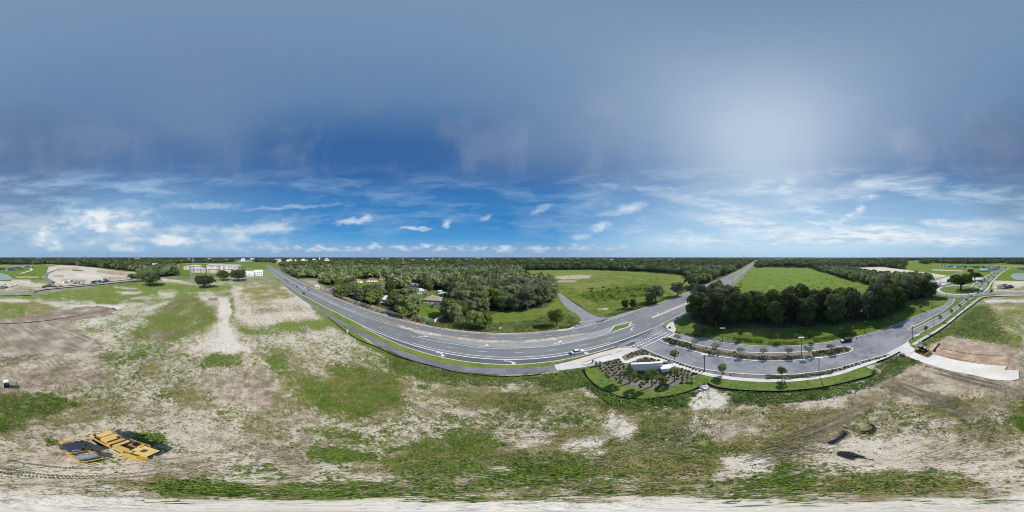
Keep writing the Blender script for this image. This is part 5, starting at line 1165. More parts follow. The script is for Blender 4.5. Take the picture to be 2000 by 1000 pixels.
c = W(1762,694); e = thing('wooden_crate', 'brown crate beside the pavement end by the drive', 'crate', (c[0], c[1], 0), .3); MB().box((0, 0, .45), (1.3, 1.0, .9)).build('box', M_WOOD, e)
for k in range(3): MB().box((0, 0, .2 + k * .28), (1.36, 1.06, .1)).build('slat', M_BOARD, e)
c = W(1807,680); tag(MB().raw([(c[0] - 1, c[1] - 1, .1), (c[0] + 1, c[1] - 1, .1), (c[0] + 1, c[1] + 1, .1), (c[0] - 1, c[1] + 1, .1), (c[0], c[1], 1.0)], [(3, 2, 1, 0), (0, 1, 4), (1, 2, 4), (2, 3, 4), (3, 0, 4)]).build('cream_tarp', mat('cream_tarp', (.72, .70, .50), .8, .08, 2)), 'cream peaked tarp beside the bulldozer', 'tarp')
# portable toilet
c = W(12.5,754.5); e = thing('portable_toilet', 'dark blue portable toilet with white roof on bare soil', 'portable toilet', (c[0], c[1], -.05), 0)
MB().box((0, 0, 1.05), (1.2, 1.2, 2.1)).build('cabin', M_BLUE, e); rf = MB(); rf.side([(-.66, 2.1), (.66, 2.1), (.6, 2.35), (.3, 2.5), (-.3, 2.5), (-.6, 2.35)], 1.32); rf.build('roof', M_WHITE, e)
dr = MB().box((0, .61, 1.0), (.8, .04, 1.85)).build('door', mat('navy_door', (.03, .04, .08), .5, .05, 1), e); MB().box((0, .64, 1.72), (.5, .02, .14)).build('notice', M_WHITE, dr); MB().cyl((.42, -.42, 2.4), (.42, -.42, 2.75), .06, n=8).build('vent_pipe', M_WHITE, e)
for s in (-1, 1): MB().box((s * .5, 0, .03), (.12, 1.3, .1)).build('skid', M_DARKSTEEL, e)
# ------------------------------------------------------------------ black drainage pipes
def pipe(px, label, r=.2, group=None, z=.05):
    P = smooth([W(*p) for p in px], 5); L = plen(P); n = max(10, int(L / .14)); pts = []; rr = []
    for i in range(n + 1):
        q = along(P, L * i / n); pts.append((q[0], q[1], z + r)); rr.append(r * (1.0 if i % 2 else .985))
    return tag(MB().tube(pts, rr, 10).build('drainage_pipe', M_PIPE), label, 'pipe', group)
G = 'stacked black pipes'
for k, (a, b, lab) in enumerate((((1635.5,886),(1663,895.5),'black corrugated pipe lowest in the pile, shortest one'),((1637,883),(1666.5,893.5),'black corrugated pipe second from the bottom of the pile'),((1642,882.4),(1672,891.8),'black corrugated pipe in the middle of the pile'),
        ((1648.5,882.6),(1678.5,892.4),'black corrugated pipe second from the top of the pile'),((1655.5,883),(1687.5,893.4),'black corrugated pipe topmost in the pile, sticking out furthest'))): pipe([a, b], lab, .19, G)
pipe([(1618.5,864.8),(1632,859.6),(1641,853.5),(1650.5,843.5)], 'shiny bent black pipe lying alone on the sand, thicker one', .26)
pipe([(1680,844),(1696,842.8),(1704.5,838.5),(1706.5,834),(1701,828.8)], 'hooked black pipe lying alone on the sand', .2)
# ------------------------------------------------------------------ road roller
e = thing('road_roller', 'yellow road roller with navy canopy and smooth steel drum', 'road roller', (-6.6, -13.2, -.1), 0); e.scale = (.88, .88, .98)
MB().cyl((-1.05, 2.15, .78), (1.05, 2.15, .78), .78, n=28).build('drum', M_STEEL, e)
fr = MB(); fr.box((-1.2, 1.9, .75), (.16, 2.9, .3)); fr.box((1.2, 1.9, .75), (.16, 2.9, .3)); fr.box((0, 3.3, .75), (2.56, .16, .3)); fr.box((0, .5, .8), (2.56, .3, .45)); fr.build('drum_frame', M_YELLOW, e)
MB().box((0, 3.12, 1.05), (2.2, .06, .3)).build('scraper_bar', M_DARKSTEEL, e)
MB().box((0, -.1, .9), (1.1, 1.2, .5)).build('articulation_joint', M_DARKSTEEL, e)
MB().box((0, -.35, 1.35), (1.9, 1.6, .16)).build('platform', M_DARKSTEEL, e); st = MB(); st.box((0, -.5, 1.7), (.55, .5, .5)); st.box((0, -.75, 2.05), (.55, .15, .6)); st.build('seat', M_BLACK, e)
MB().box((0, .3, 1.8), (.9, .25, .7), rx=.2).build('console', mat('console_grey', (.55, .56, .58), .5, .3, 4), e); MB().cyl((0, .05, 2.05), (0, .0, 2.12), .2, n=12).build('steering_wheel', M_BLACK, e)
for sx in (-1, 1):
    for y in (.35, -1.15): MB().box((sx * .88, y, 2.15), (.08, .08, 1.7)).build('canopy_post', M_DARKSTEEL, e)
MB().box((0, -.4, 3.04), (2.0, 2.0, .12)).build('canopy', M_NAVY, e)
hd = MB(); hd.side([(-.9, 1.0), (-.9, 1.95), (.7, 1.75), (.95, 1.3), (.95, 1.0)], 1.5, (0, -2.1, 0), -math.pi / 2); hd.build('engine_hood', M_YELLOW, e); MB().box((0, -2.05, 1.9), (1.0, .8, .05)).build('hood_grille', M_RUST, e); MB().cyl((.45, -1.7, 1.9), (.45, -1.7, 2.35), .07, n=8).build('exhaust_pipe', M_DARKSTEEL, e)
for sx in (-1, 1):
    t = MB().cyl((sx * .8, -1.75, .78), (sx * 1.25, -1.75, .78), .78, n=18).build('rear_tyre', mat('grey_tyre', (.12, .12, .125), .9, .3, 2), e); MB().cyl((sx * 1.25, -1.75, .78), (sx * 1.28, -1.75, .78), .4, n=12).build('rim', M_YELLOW, t)
# ------------------------------------------------------------------ big yellow milling machine
e = thing('milling_machine', 'large weathered yellow milling machine parked beside the roller', 'construction machine', (-10.7, -11.7, -.1), 0); e.scale = (.92, .92, 1.2)
MB().box((0, -.3, 1.05), (2.2, 7.2, .8)).build('chassis', M_DARKSTEEL, e)  # coloured dark instead of yellow, to put shading into the gaps between modules
for sx in (-1, 1): MB().box((sx * 1.22, -1.9, 1.45), (.14, 3.6, .5)).build('side_plate', M_YELLOW, e)
for sx in (-1, 1):
    for y in (-2.6, 2.6):
        t = MB(); t.side([(-1.1, .25), (-.85, 0), (.85, 0), (1.1, .25), (1.0, .6), (.6, .78), (-.6, .78), (-1.0, .6)], .45, (sx * 1.12, y, 0), math.pi / 2); t.build('crawler_track', M_BLACK, e)
def pbox(name, c, d, m, **k): return MB().box(c, d, **k).build(name, m, e)
pbox('rear_hood', (-.25, -3.1, 2.0), (1.9, 1.0, 1.0), M_YELLOWPALE); pbox('engine_hood', (-.15, -1.75, 2.15), (2.2, 1.2, 1.25), M_YELLOWPALE); pbox('air_intake', (.6, -3.0, 2.2), (.5, .7, .5), M_RUST); pbox('filter_drum', (-.8, -1.2, 2.9), (.5, .4, .4), M_DARKSTEEL); pbox('hood_gap_shade', (-.1, -2.49, 2.3), (2.2, .14, .7), M_DARKSTEEL)  # the dark slab between the hoods stands in for shade in the gap
pbox('radiator_housing', (.0, -.7, 1.9), (2.3, .5, .95), M_YELLOW); pbox('radiator_gap_shade', (.0, -.33, 2.0), (2.0, .16, .6), M_DARKSTEEL); pbox('cross_tank', (-.1, .05, 1.85), (2.2, .45, .8), M_YELLOWPALE); pbox('tank_gap_shade', (-.1, .36, 1.95), (2.0, .12, .5), M_DARKSTEEL)  # both dark slabs are painted shade for the gaps beside housing and tank
pbox('side_locker', (.95, 1.0, 1.85), (.9, 1.6, .8), M_YELLOWPALE); pbox('locker_lid', (.95, 1.0, 2.28), (.96, 1.66, .07), M_YELLOW); pbox('walkway', (-.15, 1.05, 1.56), (.8, 2.0, .1), mat('walkway_brown', (.26, .19, .11), .9, .2, 2))
pbox('operator_deck', (-1.0, 1.3, 1.62), (1.0, 2.6, .14), M_RUST); stt = MB(); stt.box((-1.0, 1.4, 1.95), (.6, .6, .5)); stt.box((-1.0, 1.1, 2.35), (.6, .16, .7)); stt.build('operator_seat', M_BLACK, e); pbox('control_console', (-.95, 2.1, 2.0), (.9, .4, .7), M_YELLOW, rx=.2)
rl = MB(); 
for z in (2.2, 2.65): rl.tube([(-1.5, .0, z), (-1.5, 2.7, z), (-1.2, 3.0, z)], .03, 6)
for y in (0, .9, 1.8, 2.7): rl.tube([(-1.5, y, 1.6), (-1.5, y, 2.65)], .03, 6)
rl.build('guard_rail', M_YELLOWPALE, e)
fc = MB(); fc.side([(2.0, 1.5), (2.0, 2.2), (4.1, 1.7), (4.1, .95)], 2.0, (-.25, 0, 0), math.pi / 2); fc.build('front_hopper', M_YELLOWPALE, e); pbox('hopper_mouth_shade', (-.25, 4.14, 1.3), (1.75, .08, .6), M_BLACK)  # solid hopper; a black plate stands in for its shaded opening
sc = MB(); sc.side([(1.6, .25), (1.6, 1.45), (3.4, 1.1), (4.35, .3)], .9, (1.05, 0, 0), math.pi / 2); sc.build('side_skirt', M_YELLOW, e); pbox('skirt_gap_shade', (.62, 2.7, 1.5), (.1, 1.4, .12), M_DARKSTEEL, rx=-.2); pbox('hopper_hatch', (-.1, 3.0, 2.06), (.6, .5, .12), M_DARKSTEEL, rx=-.23)  # the thin dark strip beside the skirt is shade put in as colour
pbox('cylinder_housing', (.9, 2.15, 2.15), (.5, .8, .3), M_YELLOW); pbox('exhaust_stack', (-.9, -.9, 2.9), (.18, .18, .7), M_RUST); pbox('side_step', (1.45, .8, .5), (.3, 1.6, .2), M_GREYWALL); pbox('step_edge', (1.55, 1.4, .62), (.2, .8, .1), M_YELLOWPALE)
for sx in (-1, 1):
    a = MB(); a.box((sx * 1.15 - .1, -4.1, 1.5), (.35, 1.1, .4)); a.box((sx * 1.15 - .1 + sx * .28, -4.6, 1.5), (.9, .3, .4)); a.build('rear_arm', M_YELLOWPALE, e)
pbox('rear_drawbar', (-.1, -4.1, 1.2), (1.6, .5, .3), M_RUST)
hs = MB()
for k in range(5): hs.tube([(.6 + .1 * k, -1.1, 1.6), (1.1 + .05 * k, -.6 + .3 * k, 1.9), (1.2, .2 + .2 * k, 1.5)], .045, 6)
hs.build('hydraulic_hose', M_BLACK, e)
# ------------------------------------------------------------------ bulldozer
e = thing('bulldozer', 'yellow and black bulldozer with raised blade on the fresh concrete drive', 'bulldozer', (33.2, -45.8, .07), math.pi - .06)
for sy in (-1, 1):
    t = MB(); t.side([(-2.2, .45), (-1.85, .05), (1.75, .05), (2.15, .45), (1.9, .95), (-1.9, 1.0)], .6, (0, sy * 1.2, 0)); tr = t.build('crawler_track', M_BLACK, e)
    MB().box((0, sy * 1.2, .5), (2.8, .66, .3)).build('track_frame', M_RUST, tr)
    for x in (-1.75, 1.7): MB().cyl((x, sy * 1.2 - .34, .5), (x, sy * 1.2 + .34, .5), .34, n=12).build('sprocket', M_DARKSTEEL, tr)
MB().box((-.2, 0, 1.05), (3.6, 1.5, .7)).build('hull', M_DARKSTEEL, e)
h = MB(); h.side([(.3, 1.2), (.3, 2.05), (1.8, 1.85), (2.0, 1.2)], 1.15); h.build('engine_hood', M_BLACK, e)
for sy in (-1, 1): MB().box((-1.2, sy * 1.0, 1.6), (1.5, .55, .65)).build('fender', M_YELLOW, e); MB().box((.9, sy * .62, 1.55), (1.0, .1, .6)).build('side_cover', M_YELLOW, e)
cb = MB(); cb.box((-.5, 0, 2.35), (1.35, 1.4, 1.5), taper=.88); cb.build('cab', M_GLASS, e); MB().box((-.5, 0, 3.14), (1.7, 1.7, .14)).build('cab_roof', mat('grey_roof', (.22, .24, .27), .5, .1, 1), e)
for sx in (-1, 1):
    for sy in (-1, 1): MB().box((-.5 + sx * .65, sy * .68, 2.35), (.1, .1, 1.55)).build('cab_pillar', M_BLACK, e)
MB().cyl((1.2, .35, 1.9), (1.2, .35, 2.6), .07, n=8).build('exhaust_pipe', M_DARKSTEEL, e)
b = MB(); b.side([(2.55, .05), (2.75, .6), (2.6, 1.2), (2.75, 1.3), (2.95, .6), (2.75, .05)], 3.4); b.build('blade', M_YELLOW, e)
for sy in (-1, 1): MB().box((1.7, sy * 1.55, .5), (2.2, .16, .25)).build('push_arm', M_YELLOW, e)
MB().box((-2.3, 0, .9), (.5, 1.0, .5)).build('ripper', M_DARKSTEEL, e)
# ------------------------------------------------------------------ cut bank with board facing above the new drive
bot = trace([(1828,689.5),(1842,694),(1857,697.5),(1885.6,703.4),(1910,706.5),(1935,709.5),(1969,712.5)], 4); top = trace([(1832,681),(1845,684.5),(1860,687.6),(1884.4,692.2),(1908,694.6),(1930,696.4),(1966,698.4)], 4)
lg = [((a[0] + b[0]) / 2, (a[1] + b[1]) / 2) for a, b in zip(bot, top)]
bk = MB(); V = []
for a, l in zip(bot, lg): V += [(a[0], a[1], -.05), (l[0], l[1], .55)]
bk.raw(V, [(2 * i, 2 * i + 1, 2 * i + 3, 2 * i + 2) for i in range(len(bot) - 1)]); structure(bk.build('clay_bank_ground', M_CLAY))
bk = MB(); V = []
for l, t in zip(lg, top): V += [(l[0], l[1], .55), (t[0], t[1], .62)]
back = [W(*p) for p in ((1826,668),(1850,657.5),(1880,660),(1905,664),(1930,667.5),(1955,671),(1985,685))]; back = smooth(back, 4)
bk.raw(V, [(2 * i, 2 * i + 1, 2 * i + 3, 2 * i + 2) for i in range(len(lg) - 1)]); structure(bk.build('clay_ledge_ground', M_CLAY))
bk = MB(); V = []
for t, q in zip(top, back): V += [(t[0], t[1], .62), (t[0] * .5 + q[0] * .5 + random.uniform(-.5, .5), t[1] * .5 + q[1] * .5, .4 + random.uniform(-.15, .15)), (q[0] + random.uniform(-1.2, 1.2), q[1] + random.uniform(-1.2, 1.2), -.15)]
F = []
for i in range(len(top) - 1): F += [(3 * i, 3 * i + 1, 3 * i + 4, 3 * i + 3), (3 * i + 1, 3 * i + 2, 3 * i + 5, 3 * i + 4)]
bk.raw(V, F); structure(bk.build('graded_soil_ground', M_SOIL))
ec = MB()
for q, q2 in ((0, 1), (-1, -2)):
    dx, dy = top[q][0] - top[q2][0], top[q][1] - top[q2][1]; L0 = math.hypot(dx, dy); dx, dy = dx / L0, dy / L0
    mid = V[3 * ((len(V) // 3 - 1) if q else 0) + 1]; bq = V[3 * ((len(V) // 3 - 1) if q else 0) + 2]
    crest = [(bot[q][0], bot[q][1], -.05), (lg[q][0], lg[q][1], .55), (top[q][0], top[q][1], .62), mid, bq]
    foot = [(c[0] + dx * (.3 + 3.2 * max(0, c[2])), c[1] + dy * (.3 + 3.2 * max(0, c[2])), -.15) for c in crest]
    ec.raw(crest + foot, [(i, i + 1, i + 6, i + 5) for i in range(4)])
structure(ec.build('bank_end_ground', M_CLAY))
e = thing('board_facing', 'row of tan boards with dark stakes facing the cut bank above the drive', 'retaining wall', (0, 0, 0))
n = 10; L = plen(top)
for i in range(n):
    a, b = along(top, L * i / n + .1), along(top, L * (i + 1) / n - .1); MB().box(((a[0] + b[0]) / 2, (a[1] + b[1]) / 2, .62), (math.dist(a[:2], b[:2]), .07, .5), rz=math.atan2(b[1] - a[1], b[0] - a[0])).build('board', M_BOARD, e)
    if i in (1, 2, 3, 4): MB().box((a[0], a[1] - .0, .75), (.12, .14, .9), rz=a[2], rx=.1).build('stake', M_DARKSTEEL, e)
a, b = (30.2, -48.6), (31.2, -54.6); tag(MB().box(((a[0] + b[0]) / 2, (a[1] + b[1]) / 2, .5), (math.dist(a, b), .3, .9), rz=math.atan2(b[1] - a[1], b[0] - a[0])).build('timber_baulk', mat('dark_timber', (.13, .085, .055), .9, .25, 2)), 'long dark timber baulk leaning on the cut bank beside the blade', 'timber')
# ------------------------------------------------------------------ fences and walls
def fence(name, px, h, m, label, cat='fence', t=.05, posts=0, pm=None, z=0.0, k=4, world=None):
    P = world or trace(px, k); e = thing(name, label, cat, (0, 0, 0)); L = plen(P); 
    if posts:
        n = max(1, int(L / posts))
        for i in range(n):
            a, b = along(P, L * i / n), along(P, L * (i + 1) / n); d = math.dist(a[:2], b[:2])
            MB().box(((a[0] + b[0]) / 2, (a[1] + b[1]) / 2, z + h / 2), (d - .02, t, h), rz=math.atan2(b[1] - a[1], b[0] - a[0])).build('panel', m, e)
            MB().box((a[0], a[1], z + h * .53), (t * 3, t * 3, h * 1.12)).build('post', pm or m, e)
    else:
        b = MB(); b.kerb(P, t, h, z); b.build('fabric', m, e)
    return e
fence('silt_fence', [(640,620),(680,651),(700,664.5),(724,674),(748,684),(767,693.6),(796,703),(832,713),(856,719),(880,725.8),(928,733),(980,736.2),(1036,734.5),(1056,731.4)], .55, M_FABRIC, 'low black silt fence between the trail and the weedy field')
fence('silt_fence', [(1142,720),(1144,732),(1158,748.5),(1180,763),(1210,775.5),(1240,780),(1262,781),(1310,774.5),(1350,763.5),(1379,750)], .5, M_FABRIC, 'low black silt fence curving round the sod below the palms')
fence('silt_fence', [(1381,749.5),(1400,757),(1430,761.6),(1465,764.2),(1500,765.3),(1530,765.3),(1565,762.6),(1600,758.6),(1640,751),(1670,743.5),(1704,733.2),(1704.5,722)], .55, M_FABRIC, 'low black silt fence along the sod strip under the boulevard pavement')
fence('silt_fence', [(1712,708.5),(1735,699.5),(1758,688)], .55, M_FABRIC, 'short black silt fence at the pavement end by the drive')
fence('silt_fence', [(1800,668),(1830,650),(1860,628),(1880,612),(1898,599),(1915,586),(1930,580.5),(1965,579),(2000,578.5),(2060,577.5)], .6, M_FABRIC, 'low black silt fence along the pavement up to the roundabout')
fence('silt_fence', [(66,573.5),(72,569.8),(100,565.5),(150,560.8),(220,554),(262,549.6)], .9, M_FABRIC, 'black silt fence along the perimeter road beside the green field')
fence('silt_fence', [(100,561),(160,556.5),(220,550),(262,545.4)], .8, M_FABRIC, 'black silt fence in front of the building site across the perimeter road')
wl = rowline(-205, -112, lambda x: yf(x) + 5.5, 6); fence('boundary_wall', None, 2.0, M_CREAM, 'cream boundary wall with pillars between gatehouse and far houses', 'wall', .18, 7.0, M_CREAM, world=rowline(-250, -158, lambda x: yf(x) + 6, 6))
fence('boundary_wall', None, 2.0, M_CREAM, 'long cream boundary wall with pillars above the highway bend', 'wall', .18, 7.0, M_CREAM, world=rowline(-137, -58, lambda x: yf(x) + 6, 6))
fence('boundary_wall', [(806,619),(815,621.5),(830,625.5),(846,629.5)], 1.9, M_CREAM, 'short cream wall with tall pillars below the mown lawn', 'wall', .18, 4.6, M_CREAM)
fence('vinyl_fence', [(848.5,630),(856,624),(866.6,617.8),(876,609),(884.5,602)], 1.8, M_WHITE, 'white panel fence beside the mown lawn', 'fence', .06, 2.4, M_WHITE)
fence('pasture_fence', [(1413,585),(1424,573),(1436,561),(1448,546),(1460,531),(1471,522)], 1.1, mat('wire_fence', (.30, .32, .26), .9, .2, 1), 'thin wire fence along the pasture beside the trail', 'fence', .03)
# ------------------------------------------------------------------ houses
ROOFS = dict(tan=mat('roof_tan', (.33, .285, .25), .9, .12, 1.5), white=mat('roof_white', (.62, .64, .66), .8, .06, 1.2), red=mat('roof_red', (.42, .19, .135), .9, .12, 1.5), dkred=mat('roof_dark_red', (.27, .115, .095), .9, .12, 1.5),
    grey=mat('roof_grey', (.25, .265, .29), .9, .1, 1.2), black=mat('roof_black', (.045, .048, .06), .85, .1, 1.2), pale=mat('roof_pale', (.46, .49, .53), .8, .08, 1.0), blue=mat('roof_blue', (.17, .205, .26), .85, .1, 1.0), brown=mat('roof_brown', (.20, .15, .12), .9, .1, 1.2))
WALLS = dict(white=M_WHITE, cream=M_CREAM, grey=M_GREYWALL, tan=mat('wall_tan', (.50, .45, .40), .9, .08, .8), blue=mat('wall_blue', (.40, .47, .55), .85, .06, .8), teal=mat('wall_teal', (.07, .32, .29), .8, .06, .8), brick=mat('wall_brick', (.34, .15, .11), .9, .15, 1), osb=mat('wall_sheathing', (.55, .38, .20), .9, .12, 1))
def house(px, w, d, h, rz, wall, roof, label, kind='hip', rise=None, name='house', wins=4, group=None, over=.5, cat='house'):
    c = W(*px); e = thing(name, label, cat, (c[0], c[1], gz(math.hypot(*c))), rz, group)
    wl = MB().box((0, 0, h / 2), (w, d, h)).build('wall', WALLS[wall], e); rise = rise or d * .26
    r = MB(); a, b = w / 2 + over, d / 2 + over; q = 0 if kind == 'gable' else min(b, a * .7)
    V = [(-a, -b, h), (a, -b, h), (a, b, h), (-a, b, h), (-a + q, 0, h + rise), (a - q, 0, h + rise)]
    r.raw(V, [(3, 2, 1, 0), (0, 1, 5, 4), (2, 3, 4, 5), (1, 2, 5), (3, 0, 4)]); rf = r.build('roof', ROOFS[roof], e)
    for s in (-1, 1):
        for i in range(wins):
            x = -w / 2 + (i + .5) * w / wins
            if s < 0 and i == wins // 2: 
                MB().box((x, s * (d / 2 + .02), 1.05), (1.0, .06, 2.1)).build('door', ROOFS['brown'], e); continue
            wn = MB().box((x, s * (d / 2 + .02), h * .55), (1.3, .06, 1.1)).build('window', M_WINDOW, e)
            MB().box((x, s * (d / 2 + .04), h * .55 - .6), (1.5, .1, .08)).build('sill', M_WHITE, wn)
    return e
def facing(px): a = rad((px[0] - 1000) * .18); return -a
H1 = house((847,590), 14.5, 9.5, 2.9, facing((847,590)) - .25, 'tan', 'tan', 'tan roofed house with dark pool enclosure behind the mown lawn', rise=2.6)
MB().box((-2.6, 3.5, 1.45), (6.2, 7.0, 2.9)).build('side_wing', WALLS['tan'], H1); w2 = MB(); w2.raw([(-6, -.3, 2.9), (.8, -.3, 2.9), (.8, 7.4, 2.9), (-6, 7.4, 2.9), (-2.6, 2, 5.2), (-2.6, 5.5, 5.2)], [(3, 2, 1, 0), (0, 1, 4), (1, 2, 5, 4), (2, 3, 5), (3, 0, 4, 5)]); w2.build('wing_roof', ROOFS['tan'], H1)
pe = thing('pool_enclosure', 'dark framed screen enclosure over a pool in front of the tan roofed house', 'pool enclosure', (*W(861,600.5), 0), facing((861,600)) - .25)
for x in np.linspace(-5, 5, 7): MB().box((x, -2.6, 1.35), (.09, .09, 2.7)).build('post', M_DARKSTEEL, pe); MB().box((x, .8, 2.75), (.08, 6.8, .1)).build('roof_bar', M_DARKSTEEL, pe)
MB().box((0, .8, 2.82), (10.2, 6.9, .04)).build('screen_roof', mat('screen_mesh', (.085, .085, .09), .8, .15, 1.0), pe); MB().box((0, -2.66, 1.3), (10.1, .03, 2.3)).build('front_screen', mat('screen_blue', (.22, .27, .33), .6, .15, 1.0), pe); MB().box((-5.05, .8, 1.3), (.04, 6.8, 2.5)).build('side_screen', mat('screen_mesh', (.1,.1,.1)), pe)
house((757,590), 9.5, 8.5, 3.0, facing((757,590)) - .5, 'white', 'white', 'white house with pale roof behind the highway wall', rise=2.6)
house((820,572), 10, 8, 2.8, facing((820,572)) + .4, 'grey', 'pale', 'grey roofed house half hidden behind the bright leafy tree', rise=2.2)
house((814,561), 10, 8, 2.9, facing((814,561)) - .4, 'blue', 'grey', 'pale blue house in the shade behind the lawns', 'gable', rise=2.4)
house((868,577), 5, 3.6, 2.6, .4, 'white', 'white', 'small white garden shed beside the mossy wood', 'gable', wins=2, cat='shed'); house((859,573), 3.6, 3, 2.6, .8, 'white', 'white', 'tiny white shed behind the tan roofed house', 'gable', wins=2, cat='shed')
house((698,552), 14, 9, 2.9, facing((698,552)) + .3, 'white', 'red', 'white house with orange red roof by the neighbourhood lane'); house((727,549.5), 16, 9, 2.9, facing((727,549)) - .1, 'white', 'dkred', 'long white house with dark red roof by the neighbourhood lane')
house((750,546), 12, 9, 3.2, facing((750,546)) - .5, 'white', 'dkred', 'white gabled house with dark red roof at the lane end', 'gable', rise=3.2); house((757,531.5), 17, 10, 3, facing((757,531)), 'grey', 'pale', 'pale grey house higher up behind the red roofed houses'); house((752.5,537), 15, 9, 3, facing((753,536)) + .4, 'cream', 'pale', 'cream house between the grey house and the red roofed ones')
house((677,538.5), 18, 11, 3.2, facing((677,538)) - .3, 'cream', 'brown', 'brown roofed house peeping out of the oaks'); house((660,536), 10, 8, 3, facing((660,538)), 'white', 'grey', 'small white house deep in the oaks')
house((729,531), 12, 8, 3, facing((729,531)), 'white', 'grey', 'white house among dark trees beyond the gardens'); house((907,527), 10, 8, 5, facing((907,527)), 'white', 'pale', 'white roof just showing above the mossy wood'); house((895,545), 8, 7, 5, facing((895,545)), 'white', 'white', 'white gable glimpsed inside the mossy wood')
house((1376,525.5), 18, 11, 3.4, facing((1376,525)), 'white', 'pale', 'white house with pale roof in the woods by the eastern highway'); house((1392,530), 16, 10, 3.2, facing((1392,530)) + .5, 'grey', 'grey', 'grey house beside the eastern highway trees'); house((1378,534), 11, 8, 3, facing((1378,534)), 'white', 'grey', 'small white house below the pale roofed one in the eastern woods')
# gatehouse
c = W(620,564); e = thing('gatehouse', 'cream gatehouse portal beside the neighbourhood lane', 'gatehouse', (c[0], c[1], 0), facing((620,564)) - .4)
for s in (-1, 1): MB().box((s * 2.0, 0, 1.4), (.8, 1.6, 2.8)).build('pier', M_CREAM, e)
MB().box((0, .5, 1.2), (3.2, .3, 2.4)).build('back_wall', M_CREAM, e); g = MB(); g.raw([(-2.7, -1.1, 2.8), (2.7, -1.1, 2.8), (2.7, 1.1, 2.8), (-2.7, 1.1, 2.8), (-2.7, 0, 3.8), (2.7, 0, 3.8)], [(3, 2, 1, 0), (0, 1, 5, 4), (2, 3, 4, 5), (1, 2, 5), (3, 0, 4)]); g.build('roof', ROOFS['white'], e)
# apartment blocks: walls in coloured bays, roof, rows of windows
BAYS = [mat('bay_white', (.70, .68, .64), .85, .05, .3), mat('bay_orange', (.66, .52, .40), .85, .06, .3), mat('bay_pink', (.62, .47, .42), .85, .06, .3), mat('bay_cream', (.70, .64, .53), .85, .06, .3), mat('bay_brown', (.40, .28, .23), .85, .06, .3)]
def apartments(px, w, d, storeys, rz, label, seed, pitch=True, bays=None):
    rng = random.Random(seed); c = W(*px); h = storeys * 3.1; e = thing('apartment_block', label, 'apartment block', (c[0], c[1], gz(math.hypot(*c))), rz)
    MB().box((0, 0, h / 2), (w, d, h)).build('core', BAYS[0], e); n = bays or max(3, int(w / 6.5)); bw = w / n
    for s in (-1, 1):
        for i in range(n):
            x = -w / 2 + (i + .5) * bw; out = .5 if i % 2 else .9
            by = MB().box((x, s * (d / 2 + out / 2), h / 2 - .15), (bw - .5, out, h - .3)).build('bay', BAYS[(0, 1, 0, 3, 2, 0, 1, 4)[(i + seed) % 8]], e)
            for k in range(storeys):
                for q in (-.24, .24): MB().box((x + q * bw, s * (d / 2 + out + .03), 1.7 + k * 3.1), (1.5, .08, 1.7)).build('window', M_WINDOW, by)
    r = MB(); a, b = w / 2 + 1, d / 2 + 1.4; q = b * .8
    r.raw([(-a, -b, h), (a, -b, h), (a, b, h), (-a, b, h), (-a + q, 0, h + 2.6), (a - q, 0, h + 2.6)], [(3, 2, 1, 0), (0, 1, 5, 4), (2, 3, 4, 5), (1, 2, 5), (3, 0, 4)]); r.build('roof', mat('roof_lilac', (.47, .48, .54), .85, .08, .3), e)
apartments((386.5,532), 33, 15, 3, facing((386,532)) + .12, 'apartment block with orange and white bays in front of the others', 1); apartments((417,533), 28, 15, 3, facing((417,533)) + .1, 'apartment block with pink bays right of the orange fronted one', 4)
apartments((366,526.5), 17, 22, 3, facing((366,527)) - .2, 'pale end block of the apartments next to the dark wood', 0); apartments((437,527), 96, 15, 4, facing((437,527)) - .32, 'very long apartment block stretching behind the others', 2, bays=14); apartments((383,525), 34, 14, 3, facing((383,524)), 'apartment block standing behind the orange fronted one', 3); apartments((448,533), 20, 16, 3, facing((448,533)), 'apartment block half hidden behind the two touching oaks', 5)
# white office
c = W(487,539); e = thing('office_building', 'white flat roofed office building beside the highway crossing', 'office building', (c[0], c[1], 0), facing((487,539)) - .15)
def flat(x, y, w, d, h, m=M_WHITE): 
    b = MB().box((x, y, h / 2), (w, d, h)).build('wing', m, e); MB().box((x, y, h + .25), (w + .3, d + .3, .5)).build('parapet', M_WHITE, b); return b
b1 = flat(0, 0, 18, 16, 8.2); b2 = flat(17, 9, 17, 14, 10.2); b3 = flat(8.8, 4, 4, 10, 7.2, M_GREYWALL)
for i in range(5): MB().box((-7 + i * 3.0, -8.05, 2.0), (1.5, .12, 3.0)).build('window', M_WINDOW, b1); MB().box((-7 + i * 3.0, -8.05, 5.9), (2.0, .12, .7)).build('window', M_WINDOW, b1)
for i in range(4):
    for k in range(2): MB().box((11 + i * 4, 1.95, 2.4 + k * 4), (1.6, .12, 2.4)).build('window', M_WINDOW, b2)
MB().box((9, -2, 1.6), (4, 3, 3.0)).build('entrance_canopy', M_DARKSTEEL, e)
